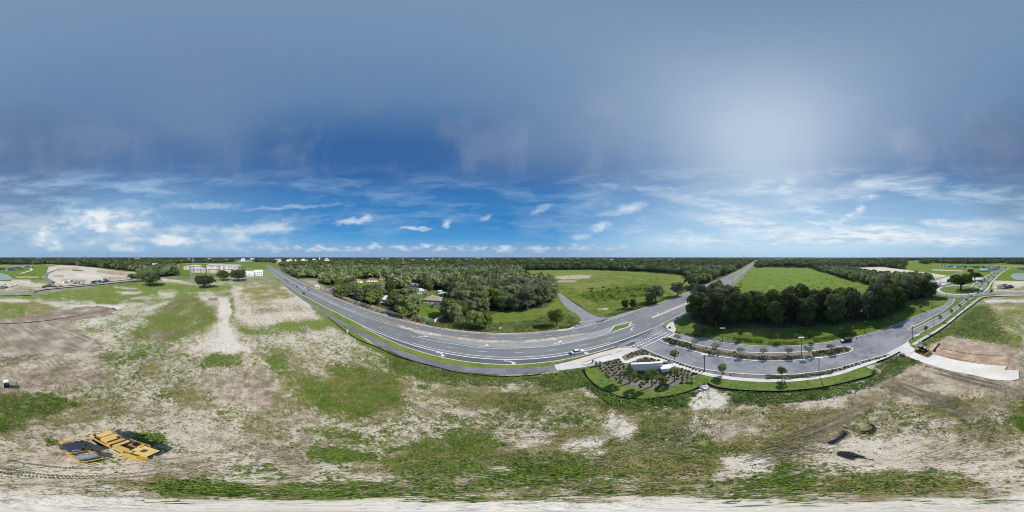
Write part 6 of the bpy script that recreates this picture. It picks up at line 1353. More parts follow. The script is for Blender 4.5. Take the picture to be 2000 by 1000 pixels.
# estate houses under construction and finished
est = [((1840,519.6),'grey','grey'),((1846,520.2),'white','blue'),((1853,519.8),'teal','grey'),((1859,520.6),'grey','blue'),((1866,521.2),'white','grey'),((1873,521.6),'grey','blue'),((1880,521.2),'white','grey'),((1884,522.4),'blue','black'),((1897,521.8),'grey','grey'),((1906,523),'teal','grey'),((1914,522.4),'tan','brown'),((1920,523.6),'grey','black'),((1927,522.6),'white','grey'),((1934,523.8),'grey','blue'),((1941,524.4),'white','blue'),((1948,523.4),'grey','grey'),((1869,523),'white','blue'),((1852,521.6),'white','grey')]
for i, (px, wc, rc) in enumerate(est):
    two = i % 3 == 0
    house(px, 13, 11, 5.8 if two else 3.4, facing(px) + random.uniform(-.5, .5), wc, rc, ('two storey ' if two else 'low ') + {'grey': 'grey', 'white': 'white', 'teal': 'teal wrapped', 'blue': 'bluish', 'tan': 'tan'}[wc] + ' house with ' + {'grey': 'grey', 'blue': 'slate blue', 'black': 'black', 'brown': 'brown'}[rc] + ' roof, %s in the new estate row' % ('first second third fourth fifth sixth seventh eighth ninth tenth eleventh twelfth thirteenth fourteenth fifteenth sixteenth seventeenth eighteenth'.split()[i]), rise=2.8, wins=3, group='new estate houses')
house((1894.5,531), 14, 11, 7.6, facing((1894,531)) + .2, 'brick', 'tan', 'brick and timber house shell with bare wooden roof in the new estate', rise=1.4); house((1921,530.4), 22, 12, 3.8, facing((1921,530)) - .2, 'grey', 'pale', 'long grey house with pale blue roof beside the avenue'); house((1934,527.6), 17, 11, 3.6, facing((1934,528)), 'white', 'blue', 'white house with slate blue roof beside the avenue'); house((1944,526.6), 15, 10, 3.6, facing((1944,527)), 'blue', 'blue', 'bluish house at the avenue bend')
house((1992,527.5), 14, 10, 4.5, facing((1992,527)), 'white', 'black', 'bright white house across the pond from the avenue'); house((1999,527), 10, 10, 3.6, facing((1999,527)), 'blue', 'black', 'dark roofed house next to the bright white one by the pond')
for px, w, wc, rc, lab in (((22,528.6),24,'white','black','wide white house with black roof beside the pond'),((38,526.8),19,'white','black','black roofed house right of the wide white one'),((4,527),14,'grey','black','black roofed house at the pond corner'),((30,523.2),16,'osb','tan','orange timber house shell behind the black roofed houses'),((48,522.5),14,'white','grey','pale house with grey roof beyond the black roofed ones'),((55,522),12,'white','black','small white house with black roof, second from the lane'),((63,521.4),11,'white','grey','small white house nearest the estate lane')):
    house(px, w, 12, 3.4, facing(px) + .2, wc, rc, lab, rise=2.8, wins=4)
# far buildings seen as pale specks
far = [((638.5,515),24,14,8,'white','long bright white hall far beyond the oaks'),((613.5,511.4),22,14,7,'white','low white hall left of the long bright one'),((624.5,510.8),6,6,16,'white','slim white tower between the two far halls'),((1521,510.8),60,30,7,'white','long white roofed shed far beyond the pasture'),((1488,510.6),18,10,5,'white','small white shed beside the far end of the highway'),((1494,510.8),18,10,5,'white','second small white shed beside the far end of the highway'),((302.5,527),14,10,6,'white','white roof in the dark wood behind the round oak'),((933,507),60,30,18,'cream','pale block on the northern horizon, the longer one'),((993,506.6),50,30,14,'cream','pale block on the northern horizon, the right one')]
for px, w, d, h, m, lab in far:
    c = W(*px); e = thing('distant_building', lab, 'building', (c[0], c[1], gz(math.hypot(*c)) ), facing(px)); MB().box((0, 0, h / 2 + 6), (w, d, h + 12)).build('wall', WALLS[m], e); MB().box((0, 0, h + 12.3), (w + 1, d + 1, .6)).build('roof', ROOFS['white'], e)
rng = random.Random(5)
for i in range(64):
    px = rng.choice([(rng.uniform(360, 545), rng.uniform(507.2, 511)), (rng.uniform(570, 980), rng.uniform(507.5, 513.5)), (rng.uniform(60, 330), rng.uniform(506.5, 509.5)), (rng.uniform(1030, 1340), rng.uniform(508, 512)), (rng.uniform(540, 605), rng.uniform(510, 514))])
    c = W(*px); w = rng.uniform(12, 26); e = thing('distant_house', 'tiny pale house among the trees toward the horizon', 'house', (c[0], c[1], gz(math.hypot(*c))), facing(px), 'far houses among the trees'); h = rng.uniform(14, 17)
    MB().box((0, 0, h / 2), (w, 10, h)).build('wall', WALLS[rng.choice(['white', 'cream', 'grey', 'tan'])], e); r = MB(); r.raw([(-w / 2 - 1, -6, h), (w / 2 + 1, -6, h), (w / 2 + 1, 6, h), (-w / 2 - 1, 6, h), (-w / 2 + 3, 0, h + 3), (w / 2 - 3, 0, h + 3)], [(3, 2, 1, 0), (0, 1, 5, 4), (2, 3, 4, 5), (1, 2, 5), (3, 0, 4)]); r.build('roof', ROOFS[rng.choice(['white', 'pale', 'tan', 'grey'])], e)
# ------------------------------------------------------------------ pylons, masts, water tower
M_GALV = mat('galvanised', (.34, .35, .36), .6, .1, 1, metal=.2)
def pylon(px, H, label, s=1.0, rz=0, r=.16):
    c = W(*px); e = thing('transmission_tower', label, 'transmission tower', (c[0], c[1], gz(math.hypot(*c))), rz); b = H * .1 * s; wst = H * .025 * s; kz = H * .62
    for sx in (-1, 1):
        for sy in (-1, 1): MB().tube([(sx * b, sy * b, 0), (sx * wst, sy * wst, kz), (sx * wst * .7, sy * wst * .7, H * .95)], r, 5).build('leg', M_GALV, e)
    br = MB(); n = 8
    for i in range(n):
        z0, z1 = kz * i / n, kz * (i + 1) / n; w0, w1 = b + (wst - b) * i / n, b + (wst - b) * (i + 1) / n
        for (ax, ay), (bx, by) in (((-1, -1), (1, -1)), ((1, -1), (1, 1)), ((1, 1), (-1, 1)), ((-1, 1), (-1, -1))):
            br.tube([(ax * w0, ay * w0, z0), (bx * w1, by * w1, z1)], r * .5, 4); br.tube([(bx * w0, by * w0, z0), (ax * w1, ay * w1, z1)], r * .5, 4); br.tube([(ax * w1, ay * w1, z1), (bx * w1, by * w1, z1)], r * .5, 4)
    br.build('lattice', M_GALV, e)
    for k, z in enumerate((.66, .78, .9)): MB().tube([(-H * .13, 0, H * z), (0, 0, H * (z + .02)), (H * .13, 0, H * z)], r * 1.1, 5).build('crossarm', M_GALV, e)
    MB().tube([(0, 0, H * .95), (0, 0, H)], r, 5).build('peak', M_GALV, e)
pylon((376.5,551.5), 38, 'lattice transmission tower standing behind the gnarled lone oak', rz=.6, r=.13); pylon((787,526), 32, 'lattice transmission tower rising from the woods north of the houses', rz=.3, r=.26); pylon((844.5,514.5), 34, 'small lattice tower far off in the northern woods', r=.4); pylon((151,519.5), 30, 'small lattice tower beyond the pale building site', r=.3); pylon((166,515), 40, 'furthest lattice tower above the wood behind the building site', r=.4)
def mast(px, r, H, label):
    a = rad((px - 1000) * .18); e = thing('radio_mast', label, 'radio mast', (r * math.sin(a), r * math.cos(a), gz(r)), 0); MB().tube([(0, 0, 0), (0, 0, H)], .8, 5).build('mast', M_DARKSTEEL, e)
    for z in (.7, .85, .97): MB().box((0, 0, H * z), (4, 4, 1.2)).build('antenna', M_GALV, e)
mast(210, 1500, 76, 'thin radio mast on the horizon above the western wood'); mast(83, 2600, 62, 'short radio mast on the horizon left of the tall one'); mast(1364.5, 3200, 62, 'short mast on the horizon above the eastern woods')
a = rad((1453 - 1000) * .18); r = 3600; e = thing('water_tower', 'mushroom shaped water tower on the horizon above the highway end', 'water tower', (r * math.sin(a), r * math.cos(a), gz(r))); MB().cyl((0, 0, 0), (0, 0, 56), 3.5, 3, 12).build('stem', M_GREYWALL, e); MB().cyl((0, 0, 54), (0, 0, 62), 6, 14, 16).build('tank_base', M_GREYWALL, e); MB().cyl((0, 0, 62), (0, 0, 68), 14, 8, 16).build('tank', M_GREYWALL, e)
# ------------------------------------------------------------------ western building site
def container(px, size, m, label, rz=.2, name='site_container', cat='container'):
    c = W(*px); e = thing(name, label, cat, (c[0], c[1], .1), rz); b = MB().box((0, 0, size[2] / 2), size).build('box', m, e)
    for s in (-1, 1): MB().box((s * size[0] * .25, -size[1] / 2 - .03, size[2] * .5), (size[0] * .4, .06, size[2] * .85)).build('door', m, e)
    MB().box((0, 0, size[2] + .05), (size[0] + .1, size[1] + .1, .1)).build('roof', m, e)
M_GREEN = mat('site_green', (.03, .22, .15), .6, .1, 1); M_SITEWHITE = mat('site_white', (.75, .75, .75), .6, .05, 1); M_SITERED = mat('site_red', (.42, .10, .08), .7, .1, 1); M_SITEBLUE = mat('site_blue', (.07, .09, .15), .6, .1, 1)
for px, s, m, lab in (((182,552),(7,3,2.2),M_GREEN,'left green container on the building site'),((193.5,550.8),(7,3,2.2),M_GREEN,'right green container on the building site'),((206,550),(12,3,1.6),M_SITEBLUE,'dark blue stack at the end of the building site'),((128,552.5),(7,4,2.6),M_SITEWHITE,'white cabin on the building site, the left one'),((137.5,551),(6,4,3),M_SITEWHITE,'white cabin on the building site, the right one'),((146,554),(6,3,1.6),M_CLAY,'orange heap box beside the white cabins'),((161,553.4),(5,2.5,1.8),M_SITEWHITE,'small pale cabin between cabins and green containers'),((186.5,550.3),(2.5,2.5,1.8),M_SITERED,'small red box between the green containers'),((155,553.5),(4,2.5,1.2),M_SITEBLUE,'low dark skip beside the small pale cabin'),((136,516.6),(9,5,4),M_SITEWHITE,'white cabin on the crest of the building site')): container(px, s, m, lab)
c = W(206,548.5); e = thing('excavator', 'dark excavator with raised arm behind the blue stack', 'excavator', (c[0], c[1], .1), .5)
for s in (-1, 1): MB().side([(-2, .4), (-1.7, 0), (1.7, 0), (2, .4), (1.7, .9), (-1.7, .9)], .6, (0, s * 1.2, 0)).build('crawler_track', M_BLACK, e)
MB().box((-.4, 0, 1.7), (3.4, 2.6, 1.3)).build('house', M_DARKSTEEL, e); MB().box((.6, .8, 2.4), (1.4, 1.0, 1.6)).build('cab', M_GLASS, e); MB().tube([(1.2, 0, 1.8), (4.2, 0, 5.2), (7, 0, 3.6)], [.35, .3, .22], 6).build('boom', M_DARKSTEEL, e); MB().box((7.2, 0, 3.0), (.9, 1.1, 1.1), ry=.5).build('bucket', M_DARKSTEEL, e)

# ------------------------------------------------------------------ palms
L_PALM = leaf_mat('leaf_palm', (.13, .175, .04), (.30, .36, .12), .15, .3)
M_PALMTRUNK = mat('palm_trunk', (.25, .165, .125), .95, .3, 4, bump=.02)
def palm(px, H, label, seed, R=1.9):
    rng = np.random.default_rng(seed); c = W(*px); e = thing('palm_tree', label, 'palm tree', (c[0], c[1], .06), rng.uniform(0, 6)); t = MB()
    t.tube([(0, 0, -.1), (.03, 0, H * .3), (.0, .04, H * .7), (0, 0, H)], [.26, .19, .17, .2], 10); t.build('trunk', M_PALMTRUNK, e)
    for k in range(28):
        a = rng.uniform(0, 6.28); el = rng.uniform(-.7, 1.3); L = R * rng.uniform(.7, 1.0); f = MB()
        d = np.array([math.cos(a) * math.cos(el), math.sin(a) * math.cos(el), math.sin(el)]); s = np.array([-math.sin(a), math.cos(a), 0]); up = np.cross(d, s) * -1
        p0 = np.array([0, 0, H]); p1 = p0 + d * L * .5; f.tube([p0, p1], .02, 4)
        n = 9; V = [p1]; F = []
        for j in range(n):
            q = (j / (n - 1) - .5) * 2.6; tip = p1 + (d * math.cos(q) + s * math.sin(q)) * L * .62 + np.array([0, 0, -.25 * L * .5]); wd = (d * -math.sin(q) + s * math.cos(q)) * .16
            mid = p1 + (d * math.cos(q) + s * math.sin(q)) * L * .35
            i = len(V); V += [mid - wd, tip, mid + wd]; F += [(0, i, i + 1, i + 2)]
        f.raw(V, F); f.build('frond', L_PALM, e)
    if seed != 3:
        for q in (0, 2.1, 4.2): MB().tube([(math.cos(q) * 1.1, math.sin(q) * 1.1, 0), (math.cos(q) * .2, math.sin(q) * .2, 1.5)], .04, 5).build('brace', M_WOOD, e)
palm((1230.5,748), 4.6, 'palm with pale trunk and braces left of the others below the white wall', 1); palm((1273,755), 5.2, 'tallest middle palm in front of the white wall', 2, 2.2); palm((1317.5,745), 4.4, 'slim right hand palm beside the low white block', 3, 1.6)
# ------------------------------------------------------------------ small street trees
PROTO['street'] = [tree_meshes('street', s, 5, 1.3, 1.3, 9, 620, .26, L_MID, trunk_r=.06, limbs=4, lobe_r=(.4, .6)) for s in (31, 32)]
PROTO['crepe'] = [tree_meshes('crepe', s, 4, 1.7, 1.2, 12, 380, .24, L_GREY, trunk_r=.05, limbs=9, lobe_r=(.3, .5)) for s in (33, 34)]
def small(kind, px, H, R, label, z=.1, group=None):
    c = W(*px); h0, r0 = (5, 1.3) if kind == 'street' else (4, 1.7); cr, tk = random.choice(PROTO[kind]); e = thing('street_tree', label, 'tree', (c[0], c[1], z), random.uniform(0, 6), group); e.scale = (R / r0, R / r0, H / h0); link('trunk', tk, e); link('crown', cr, e)
small('street', (1317,703.5), 4.6, 1.35, 'young street tree in the strip just above the white sign wall'); small('street', (1411,732), 4.8, 1.35, 'young street tree in the bare mulch right of the bright lamp'); small('street', (1527,738.5), 5.2, 1.3, 'young bright street tree rising from the long hedge')
for px, lab in (((1325,668),'first grey leaved tree on the planted island from the crossing'),((1358,677),'second grey leaved tree on the planted island from the crossing'),((1398,686),'third grey leaved tree on the planted island from the crossing'),((1447,694),'fourth grey leaved tree on the planted island from the crossing'),((1490,696),'fifth grey leaved tree on the planted island from the crossing'),((1540,696),'sixth grey leaved tree on the planted island from the crossing'),((1580,692.5),'grey leaved tree where the island plants form rows'),((1622,687.5),'last grey leaved tree on the planted island')): small('crepe', px, 4.0, 1.75, lab)
for px, H, R, lab in (((1808,651.5),4.6,1.1,'young tree on the roadside lawn, first from the drive'),((1836,629),4.6,1.0,'young tree on the roadside lawn, second from the drive'),((1858,616),4.6,1.0,'young tree on the roadside lawn, third from the drive'),((1874.5,604),4.0,1.2,'round young tree on the roadside lawn, fourth from the drive'),((1888,592),4.4,1.0,'young tree on the roadside lawn, fifth from the drive'),((1897,584.5),4.4,1.1,'young tree on the roadside lawn nearest the roundabout'),((1936,574.5),5,1.3,'young tree on the perimeter road past the roundabout'),((1741,632),4.8,1.3,'young tree on sunny grass beside the white drain slab'),((1798,607),4.8,1.3,'young tree on the sunny grass before the dark wood'),((1910,577.5),4.5,1.2,'young dark tree at the roundabout exit'),
    ((1446,662),5.5,1.2,'thin pale tree in the stone bed under the tree belt'),((1374,655),4.0,1.4,'silvery young tree on the shaded lawn near the corner plaza'),((1517,668),4.5,1.2,'young dark tree in the hedge under the tree belt'),((1582,665),5,1.1,'thin pale young tree in the hedge under the tree belt'),((1646,655),4.6,1.5,'leafy young tree behind the black car')): small('street', px, H, R, lab)
for i in range(11):
    for d, nm in ((0, 'median'), (9, 'west side'), (-9, 'east side')):
        if d and i % 2: continue
        q = along(offset(av, d), plen(av) * (.12 + .08 * i)); e = thing('avenue_tree', 'small dark clipped tree on the %s of the straight avenue' % nm, 'tree', (q[0], q[1], .1), i, 'avenue trees on the ' + nm); cr, tk = PROTO['street'][i % 2]; e.scale = (.9, .9, 1.0); link('trunk', tk, e); link('crown', cr, e)
# ------------------------------------------------------------------ planted shrubs
def clump_mesh(name, seed, r, h, n, leaf, lm, flat=.8):
    rng = np.random.default_rng(seed); d = unit(rng.normal(size=(n, 3))); d[:, 2] = np.abs(d[:, 2]); s = rng.uniform(.6, 1.05, (n, 1)); C = d * s * np.array([r, r, h])
    V, F = leaf_cards(C, unit(d + rng.normal(size=(n, 3)) * .5), rng.uniform(.7, 1.3, n) * leaf, rng); return mesh_np(name, V, F, lm)
SH = [clump_mesh('shrub', s, .42, .55, 46, .26, m) for s, m in ((1, L_SHRUB), (2, L_OLIVE), (3, L_SHRUB), (4, L_WEED))]
L_TAN = leaf_mat('leaf_tan', (.11, .095, .06), (.20, .175, .11), .2)
def in_poly(p, poly):
    c = False; n = len(poly)
    for i in range(n):
        x1, y1 = poly[i]; x2, y2 = poly[(i + 1) % n]
        if (y1 > p[1]) != (y2 > p[1]) and p[0] < (x2 - x1) * (p[1] - y1) / (y2 - y1) + x1: c = not c
    return c
SHRUBS = [0]
def plant(poly, step, jit, kinds, s, label, group, z=.08, rot=.35, avoid=None, cap=999):
    xs = [p[0] for p in poly]; ys = [p[1] for p in poly]; cx, cy = sum(xs) / len(xs), sum(ys) / len(ys); R = max(max(xs) - min(xs), max(ys) - min(ys)); n = int(R / step) + 2; k = 0
    for i in range(-n, n):
        for j in range(-n, n):
            x, y = (i + .5 * (j % 2)) * step, j * step * .87; p = (cx + x * math.cos(rot) - y * math.sin(rot) + random.uniform(-jit, jit), cy + x * math.sin(rot) + y * math.cos(rot) + random.uniform(-jit, jit))
            if not in_poly(p, poly) or (avoid and avoid(p)) or k >= cap: continue
            o = link('shrub', SH[random.choice(kinds)]); o.location = (p[0], p[1], z); o.rotation_euler = (0, 0, random.uniform(0, 6)); q = s * random.uniform(.75, 1.25); o.scale = (q, q, q * random.uniform(.8, 1.2)); tag(o, label(p) if callable(label) else label, 'shrub', group); k += 1; SHRUBS[0] += 1
wallc = (33.0, 30.0)
PALMS = [W(1230.5,748), W(1273,755), W(1317.5,745)]
def near_wall(p): 
    for q in PALMS:
        if math.dist(p, q) < 1.3 or math.dist(p, (q[0] * .95, q[1] * .95)) < 1.5: return True
    dx, dy = p[0] - wallc[0], p[1] - wallc[1]; a = -math.atan2(27.1 - 32.7, 35.9 - 29.4); u = dx * math.cos(a) - dy * math.sin(a); v = dx * math.sin(a) + dy * math.cos(a); return -5 < u < 7 and -2.2 < v < 1
def BEDL(p):
    x = 1000 + math.degrees(math.atan2(p[0], p[1])) / .18; y = 500 + math.degrees(math.atan2(EYE, math.hypot(*p))) / .18
    if y < 716: return 'small spiky shrub between the white wall and the curved pavement' if x > 1222 else 'small spiky shrub at the plaza corner of the mulch bed'
    if x < 1200: return 'small spiky shrub in the bed corner by the slim grey panels' if y < 728 else 'small spiky shrub along the left sod edge of the bed'
    if x < 1236: return 'small spiky shrub left of the white wall' if y < 738 else 'small spiky shrub round the foot of the left palm'
    if x < 1296: return 'small spiky shrub round the foot of the tallest palm'
    return 'small spiky shrub round the slim right palm' if x < 1330 else 'small spiky shrub in the pointed right end of the bed'
plant(bed1, 1.3, .3, [1, 1, 0, 3, 3], .95, BEDL, 'shrubs in the mulch bed', avoid=near_wall)
plant([W(*p) for p in ((1236,727),(1290,728),(1292,738),(1268,742),(1236,738))], 1.0, .3, [0, 2], 1.5, 'dense dark shrub in the shade of the white wall', 'shrubs under the white wall')
plant([W(*p) for p in ((1284,741),(1302,738),(1304,750),(1288,753))], 1.2, .4, [0, 3], 1.7, 'large bright leafy plant between the palms', 'large plants between the palms')
plant([W(*p) for p in ((1222,694),(1252,683.5),(1262,684.5),(1290,697),(1320,707.5),(1375,724),(1372,727),(1315,709.5),(1280,697.5),(1266,693),(1246,693.5),(1226,700))], 1.15, .15, [1, 3, 0], .85, 'little olive shrub between the kerb and the white pavement', 'shrubs along the kerb strip')
plant([W(*p) for p in ((1380,725),(1416,729.5),(1490,735.5),(1490,738),(1416,733),(1380,728.5))], 2.2, .1, [2], .6, 'tiny dark shrub in the bare mulch strip', 'tiny shrubs in the bare mulch strip')
plant([W(*p) for p in ((1620,724.5),(1672,710.5),(1728,694.5),(1730,696.5),(1672,714),(1622,729))], 1.1, .12, [1, 3], .85, 'little olive shrub in the strip leading to the drive', 'shrubs in the strip by the drive')
plant([W(*p) for p in ((1585,688),(1615,684),(1635,680.5),(1652,678.6),(1661,681.5),(1656,686.5),(1632,691.5),(1588,698))], 1.05, .08, [1, 0], .95, 'round shrub in the neat rows at the island end', 'shrubs in rows at the island end', z=.14)
plant([W(*p) for p in ((1296,662),(1308,661),(1325,666),(1350,673.5),(1350,681),(1325,675.5),(1302,669))], 1.1, .2, [1, 0, 3], 1.05, 'olive shrub packed in the island nose by the crossing', 'shrubs in the island nose', z=.14)
plant([W(*p) for p in ((1336,668.5),(1395,682.5),(1440,689),(1440,691),(1395,685),(1336,671))], 1.6, .1, [2, 2], .95, 'dark ball shrub along the upper island kerb', 'ball shrubs on the upper island edge', z=.14)
plant([W(*p) for p in ((1360,684.5),(1386,690.5),(1440,698.5),(1440,701),(1386,693),(1360,687))], 1.6, .1, [2, 2], .95, 'dark ball shrub along the lower island kerb', 'ball shrubs on the lower island edge', z=.14)
print('SHRUBS', SHRUBS[0])
def hedge(px, w, h, label, lm, seed, dens=46, leaf=.26, z=.1, name='hedge', cat='hedge'):
    P = trace(px, 4); L = plen(P); rng = np.random.default_rng(seed); n = int(L * dens); C = []; N = []
    for i in range(n):
        q = along(P, rng.uniform(0, L)); t = rng.uniform(0, math.pi); k = .75 + .35 * math.sin(q[0] * 1.7 + q[1]) * .5 + rng.uniform(-.15, .2); o = math.cos(t) * w / 2 * k; zz = math.sin(t) * h * k * rng.uniform(.7, 1.05)
        C.append((q[0] - math.sin(q[2]) * o, q[1] + math.cos(q[2]) * o, z + max(.05, zz))); N.append((-math.sin(q[2]) * math.cos(t), math.cos(q[2]) * math.cos(t), math.sin(t)))
    C = np.array(C); N = unit(np.array(N) + rng.normal(size=(n, 3)) * .5); V, F = leaf_cards(C, N, rng.uniform(.7, 1.3, n) * leaf, rng); return tag(link(name, mesh_np(name, V, F, lm)), label, cat)
hedge([(1494,736),(1520,737.4),(1542,737.2),(1575,734.6),(1600,731.4),(1624,726.8)], 1.9, .95, 'long loose green hedge between kerb and pavement on the boulevard', L_SHRUB, 1)
hedge([(1446,697),(1475,699.2),(1510,700),(1540,699.4),(1568,697.4)], 2.6, .9, 'long leafy hedge on the planted island', L_SHRUB, 2); hedge([(1352,680),(1375,685),(1388,688)], 2.4, .8, 'bright yellow green low hedge on the planted island', L_LIME, 3); hedge([(1400,688),(1425,692.5),(1450,695.5)], 2.4, .9, 'dark green hedge section on the planted island', L_MID, 4); hedge([(1330,673),(1345,677)], 2.2, .6, 'small yellow green patch of plants on the island nose', L_LIME, 5)
hedge([(1500,670.5),(1530,671.2),(1560,670.2)], 3.2, 1.0, 'dark hedge under the tree belt facing the island', L_MID, 6); hedge([(1588,664.5),(1612,661.5),(1640,656),(1670,651)], 3.4, 1.0, 'dark hedge under the tree belt behind the black car', L_MID, 7); hedge([(1320,648),(1330,651)], 2.4, .7, 'yellow green plants at the corner plaza edge', L_LIME, 8); hedge([(1338,652.5),(1352,655.5),(1368,659)], 3.0, .8, 'dark purple brown shrubs beside the stone bed', leaf_mat('leaf_purple', (.035, .03, .028), (.08, .07, .055)), 9); hedge([(1432,662),(1455,665),(1490,668)], 3.0, .8, 'dark brown shrubs between stone bed and hedge', leaf_mat('leaf_purple', (.03,.03,.03), (.08,.07,.06)), 10)
hedge([(1160,720),(1190,745),(1250,768),(1300,764)], .01, .01, 'x', L_WEED, 11, dens=.01) if False else None
for px, lab, lm in (((817,627.5),'dark red shrub below the short cream wall',leaf_mat('leaf_red', (.09, .03, .02), (.17, .06, .04))),((808,626),'green shrub left of the dark red one',L_MID),((824,629),'olive shrub below the first tall pillar',L_OLIVE),((836,632),'green shrub below the second tall pillar',L_LIME),((800,623),'dark shrub at the left end of the short cream wall',L_DARK)):
    c = W(*px); o = tag(link('wall_shrub', clump_mesh('wall_shrub', int(px[0]), 1.2, 1.3, 160, .35, lm)), lab, 'shrub'); o.location = (c[0], c[1], 0)
for i in range(16):
    x = -132 + i * 4.8; o = tag(link('wall_shrub', clump_mesh('wall_shrub', 60 + i, random.uniform(.8, 1.4), random.uniform(.7, 1.2), 110, .36, [L_DARK, L_OLIVE, L_MID][i % 3])), 'shrub in the brown bed below the long cream wall', 'shrub', 'shrubs below the long cream wall'); o.location = (x, yf(x) + 3.4, 0)
structure(MB().strip(rowline(-250, -42, lambda x: yf(x) + 5.4), rowline(-250, -42, lambda x: yf(x) + 1.6), .04).build('wall_bed_ground', mat('brown_bed', (.20, .135, .10), .95, .3, .6, col2=(.28, .21, .16))))
# bushes in the pasture and on the building land
for i, px in enumerate(((1474,539),(1504.5,539),(1537.5,540.5),(1580.5,538),(1598,538),(1532,532),(1579,548.5),(1597,562),(1569,534.5),(1605,554.5),(1614,546),(1672,565),(1466,535))):
    c = W(*px); o = tag(link('pasture_bush', clump_mesh('pasture_bush', 200 + i, .9 + .25 * (i % 3), 1.0, 70, .4, L_DARK)), 'small dark bush dotted on the open pasture', 'bush', 'bushes on the pasture'); o.location = (c[0], c[1], 0)
for i, px in enumerate(((1446,561),(1456,541),(1448,555),(1436,569))):
    c = W(*px); o = tag(link('fence_bush', clump_mesh('fence_bush', 230 + i, 1.5, 2.2, 120, .5, L_MID)), 'leafy bush on the wire fence beside the pasture, %s from the highway end' % ('first second third fourth'.split()[i]), 'bush'); o.location = (c[0], c[1], 0)
for i, px in enumerate(((85,562.5),(91,560.5),(97,559.5),(104,553))):
    c = W(*px); o = tag(link('site_bush', clump_mesh('site_bush', 240 + i, 2.4, 3.0, 150, .7, L_MID)), 'dark bush beside the building site lane, %s from the left' % ('first second third fourth'.split()[i]), 'bush'); o.location = (c[0], c[1], 0)
# scrub: dark thicket in the meadow, weeds on banks, grass in the field
def tufts(name, X, Y, h, lms, label, blades=4, wid=.09, z=0.0, seed=1, spread=.16, kinds=None):
    rng = np.random.default_rng(seed); n = len(X); a = rng.uniform(0, 6.28, (n, blades)); tilt = rng.uniform(.75, 1.4, (n, blades)); hh = (h if np.ndim(h) else np.full(n, h))[:, None] * rng.uniform(.6, 1.25, (n, blades))
    bx = X[:, None] + rng.normal(size=(n, blades)) * spread; by = Y[:, None] + rng.normal(size=(n, blades)) * spread
    w = wid * rng.uniform(.7, 1.4, (n, blades)) * (hh / .3) ** .5
    tx = bx + np.cos(a) * np.sin(tilt) * hh; ty = by + np.sin(a) * np.sin(tilt) * hh; tz = z + np.cos(tilt) * hh
    px, py = -np.sin(a) * w, np.cos(a) * w
    V = np.stack([np.stack([bx - px, by - py, np.full_like(bx, z - .12)], -1), np.stack([bx + px, by + py, np.full_like(bx, z - .12)], -1), np.stack([tx, ty, tz], -1)], 2).reshape(-1, 3)
    F = np.arange(len(V)).reshape(-1, 3); mi = np.repeat(rng.integers(0, len(lms), n) if kinds is None else kinds, blades)
    o = link(name, mesh_np(name, V, F, lms, mi)); stuff(o); tag(o, label, 'grass'); return o
def scatter(n, r0, r1, seed):
    rng = np.random.default_rng(seed); r = np.sqrt(rng.uniform(r0 * r0, r1 * r1, n)); t = rng.uniform(0, 6.2832, n); return r * np.sin(t), r * np.cos(t), rng
def on_field(X, Y):
    px = 1000 + np.degrees(np.arctan2(X, Y)) / .18; py = 500 + np.degrees(np.arctan2(EYE, np.hypot(X, Y))) / .18
    ok = np.ones(len(X), bool)
    for poly in ([(640,560),(760,672),(800,690),(880,712),(1000,718),(1090,712),(1090,726),(1000,733),(900,728),(800,705),(700,655),(600,600)], [(1082,726),(1140,719),(1144,734),(1160,750),(1210,777),(1262,782),(1310,775),(1350,765),(1385,752),(1465,766),(1530,767),(1600,760),(1704,735),(1760,690),(1790,660),(1300,560),(1000,560),(1000,720)],
                 DR, [(1728,692),(1773,667),(1790,683),(1757,697)], [(1790,690),(1840,655),(1900,660),(1990,690),(1990,725),(1900,715),(1825,695)]):
        ok &= inside(px, py, poly, .4) < .5
    return ok & ((Y < 43) | (np.abs(X) > 60)) 
L_WEED2 = leaf_mat('leaf_weed_bright', (.13, .20, .020), (.25, .34, .055), .1, .3); L_OLIVEGRASS = leaf_mat('grass_olive', (.19, .195, .04), (.36, .355, .085), .1, .3); L_STRAW = leaf_mat('grass_straw', (.27, .225, .12), (.44, .38, .22), .1, .2)
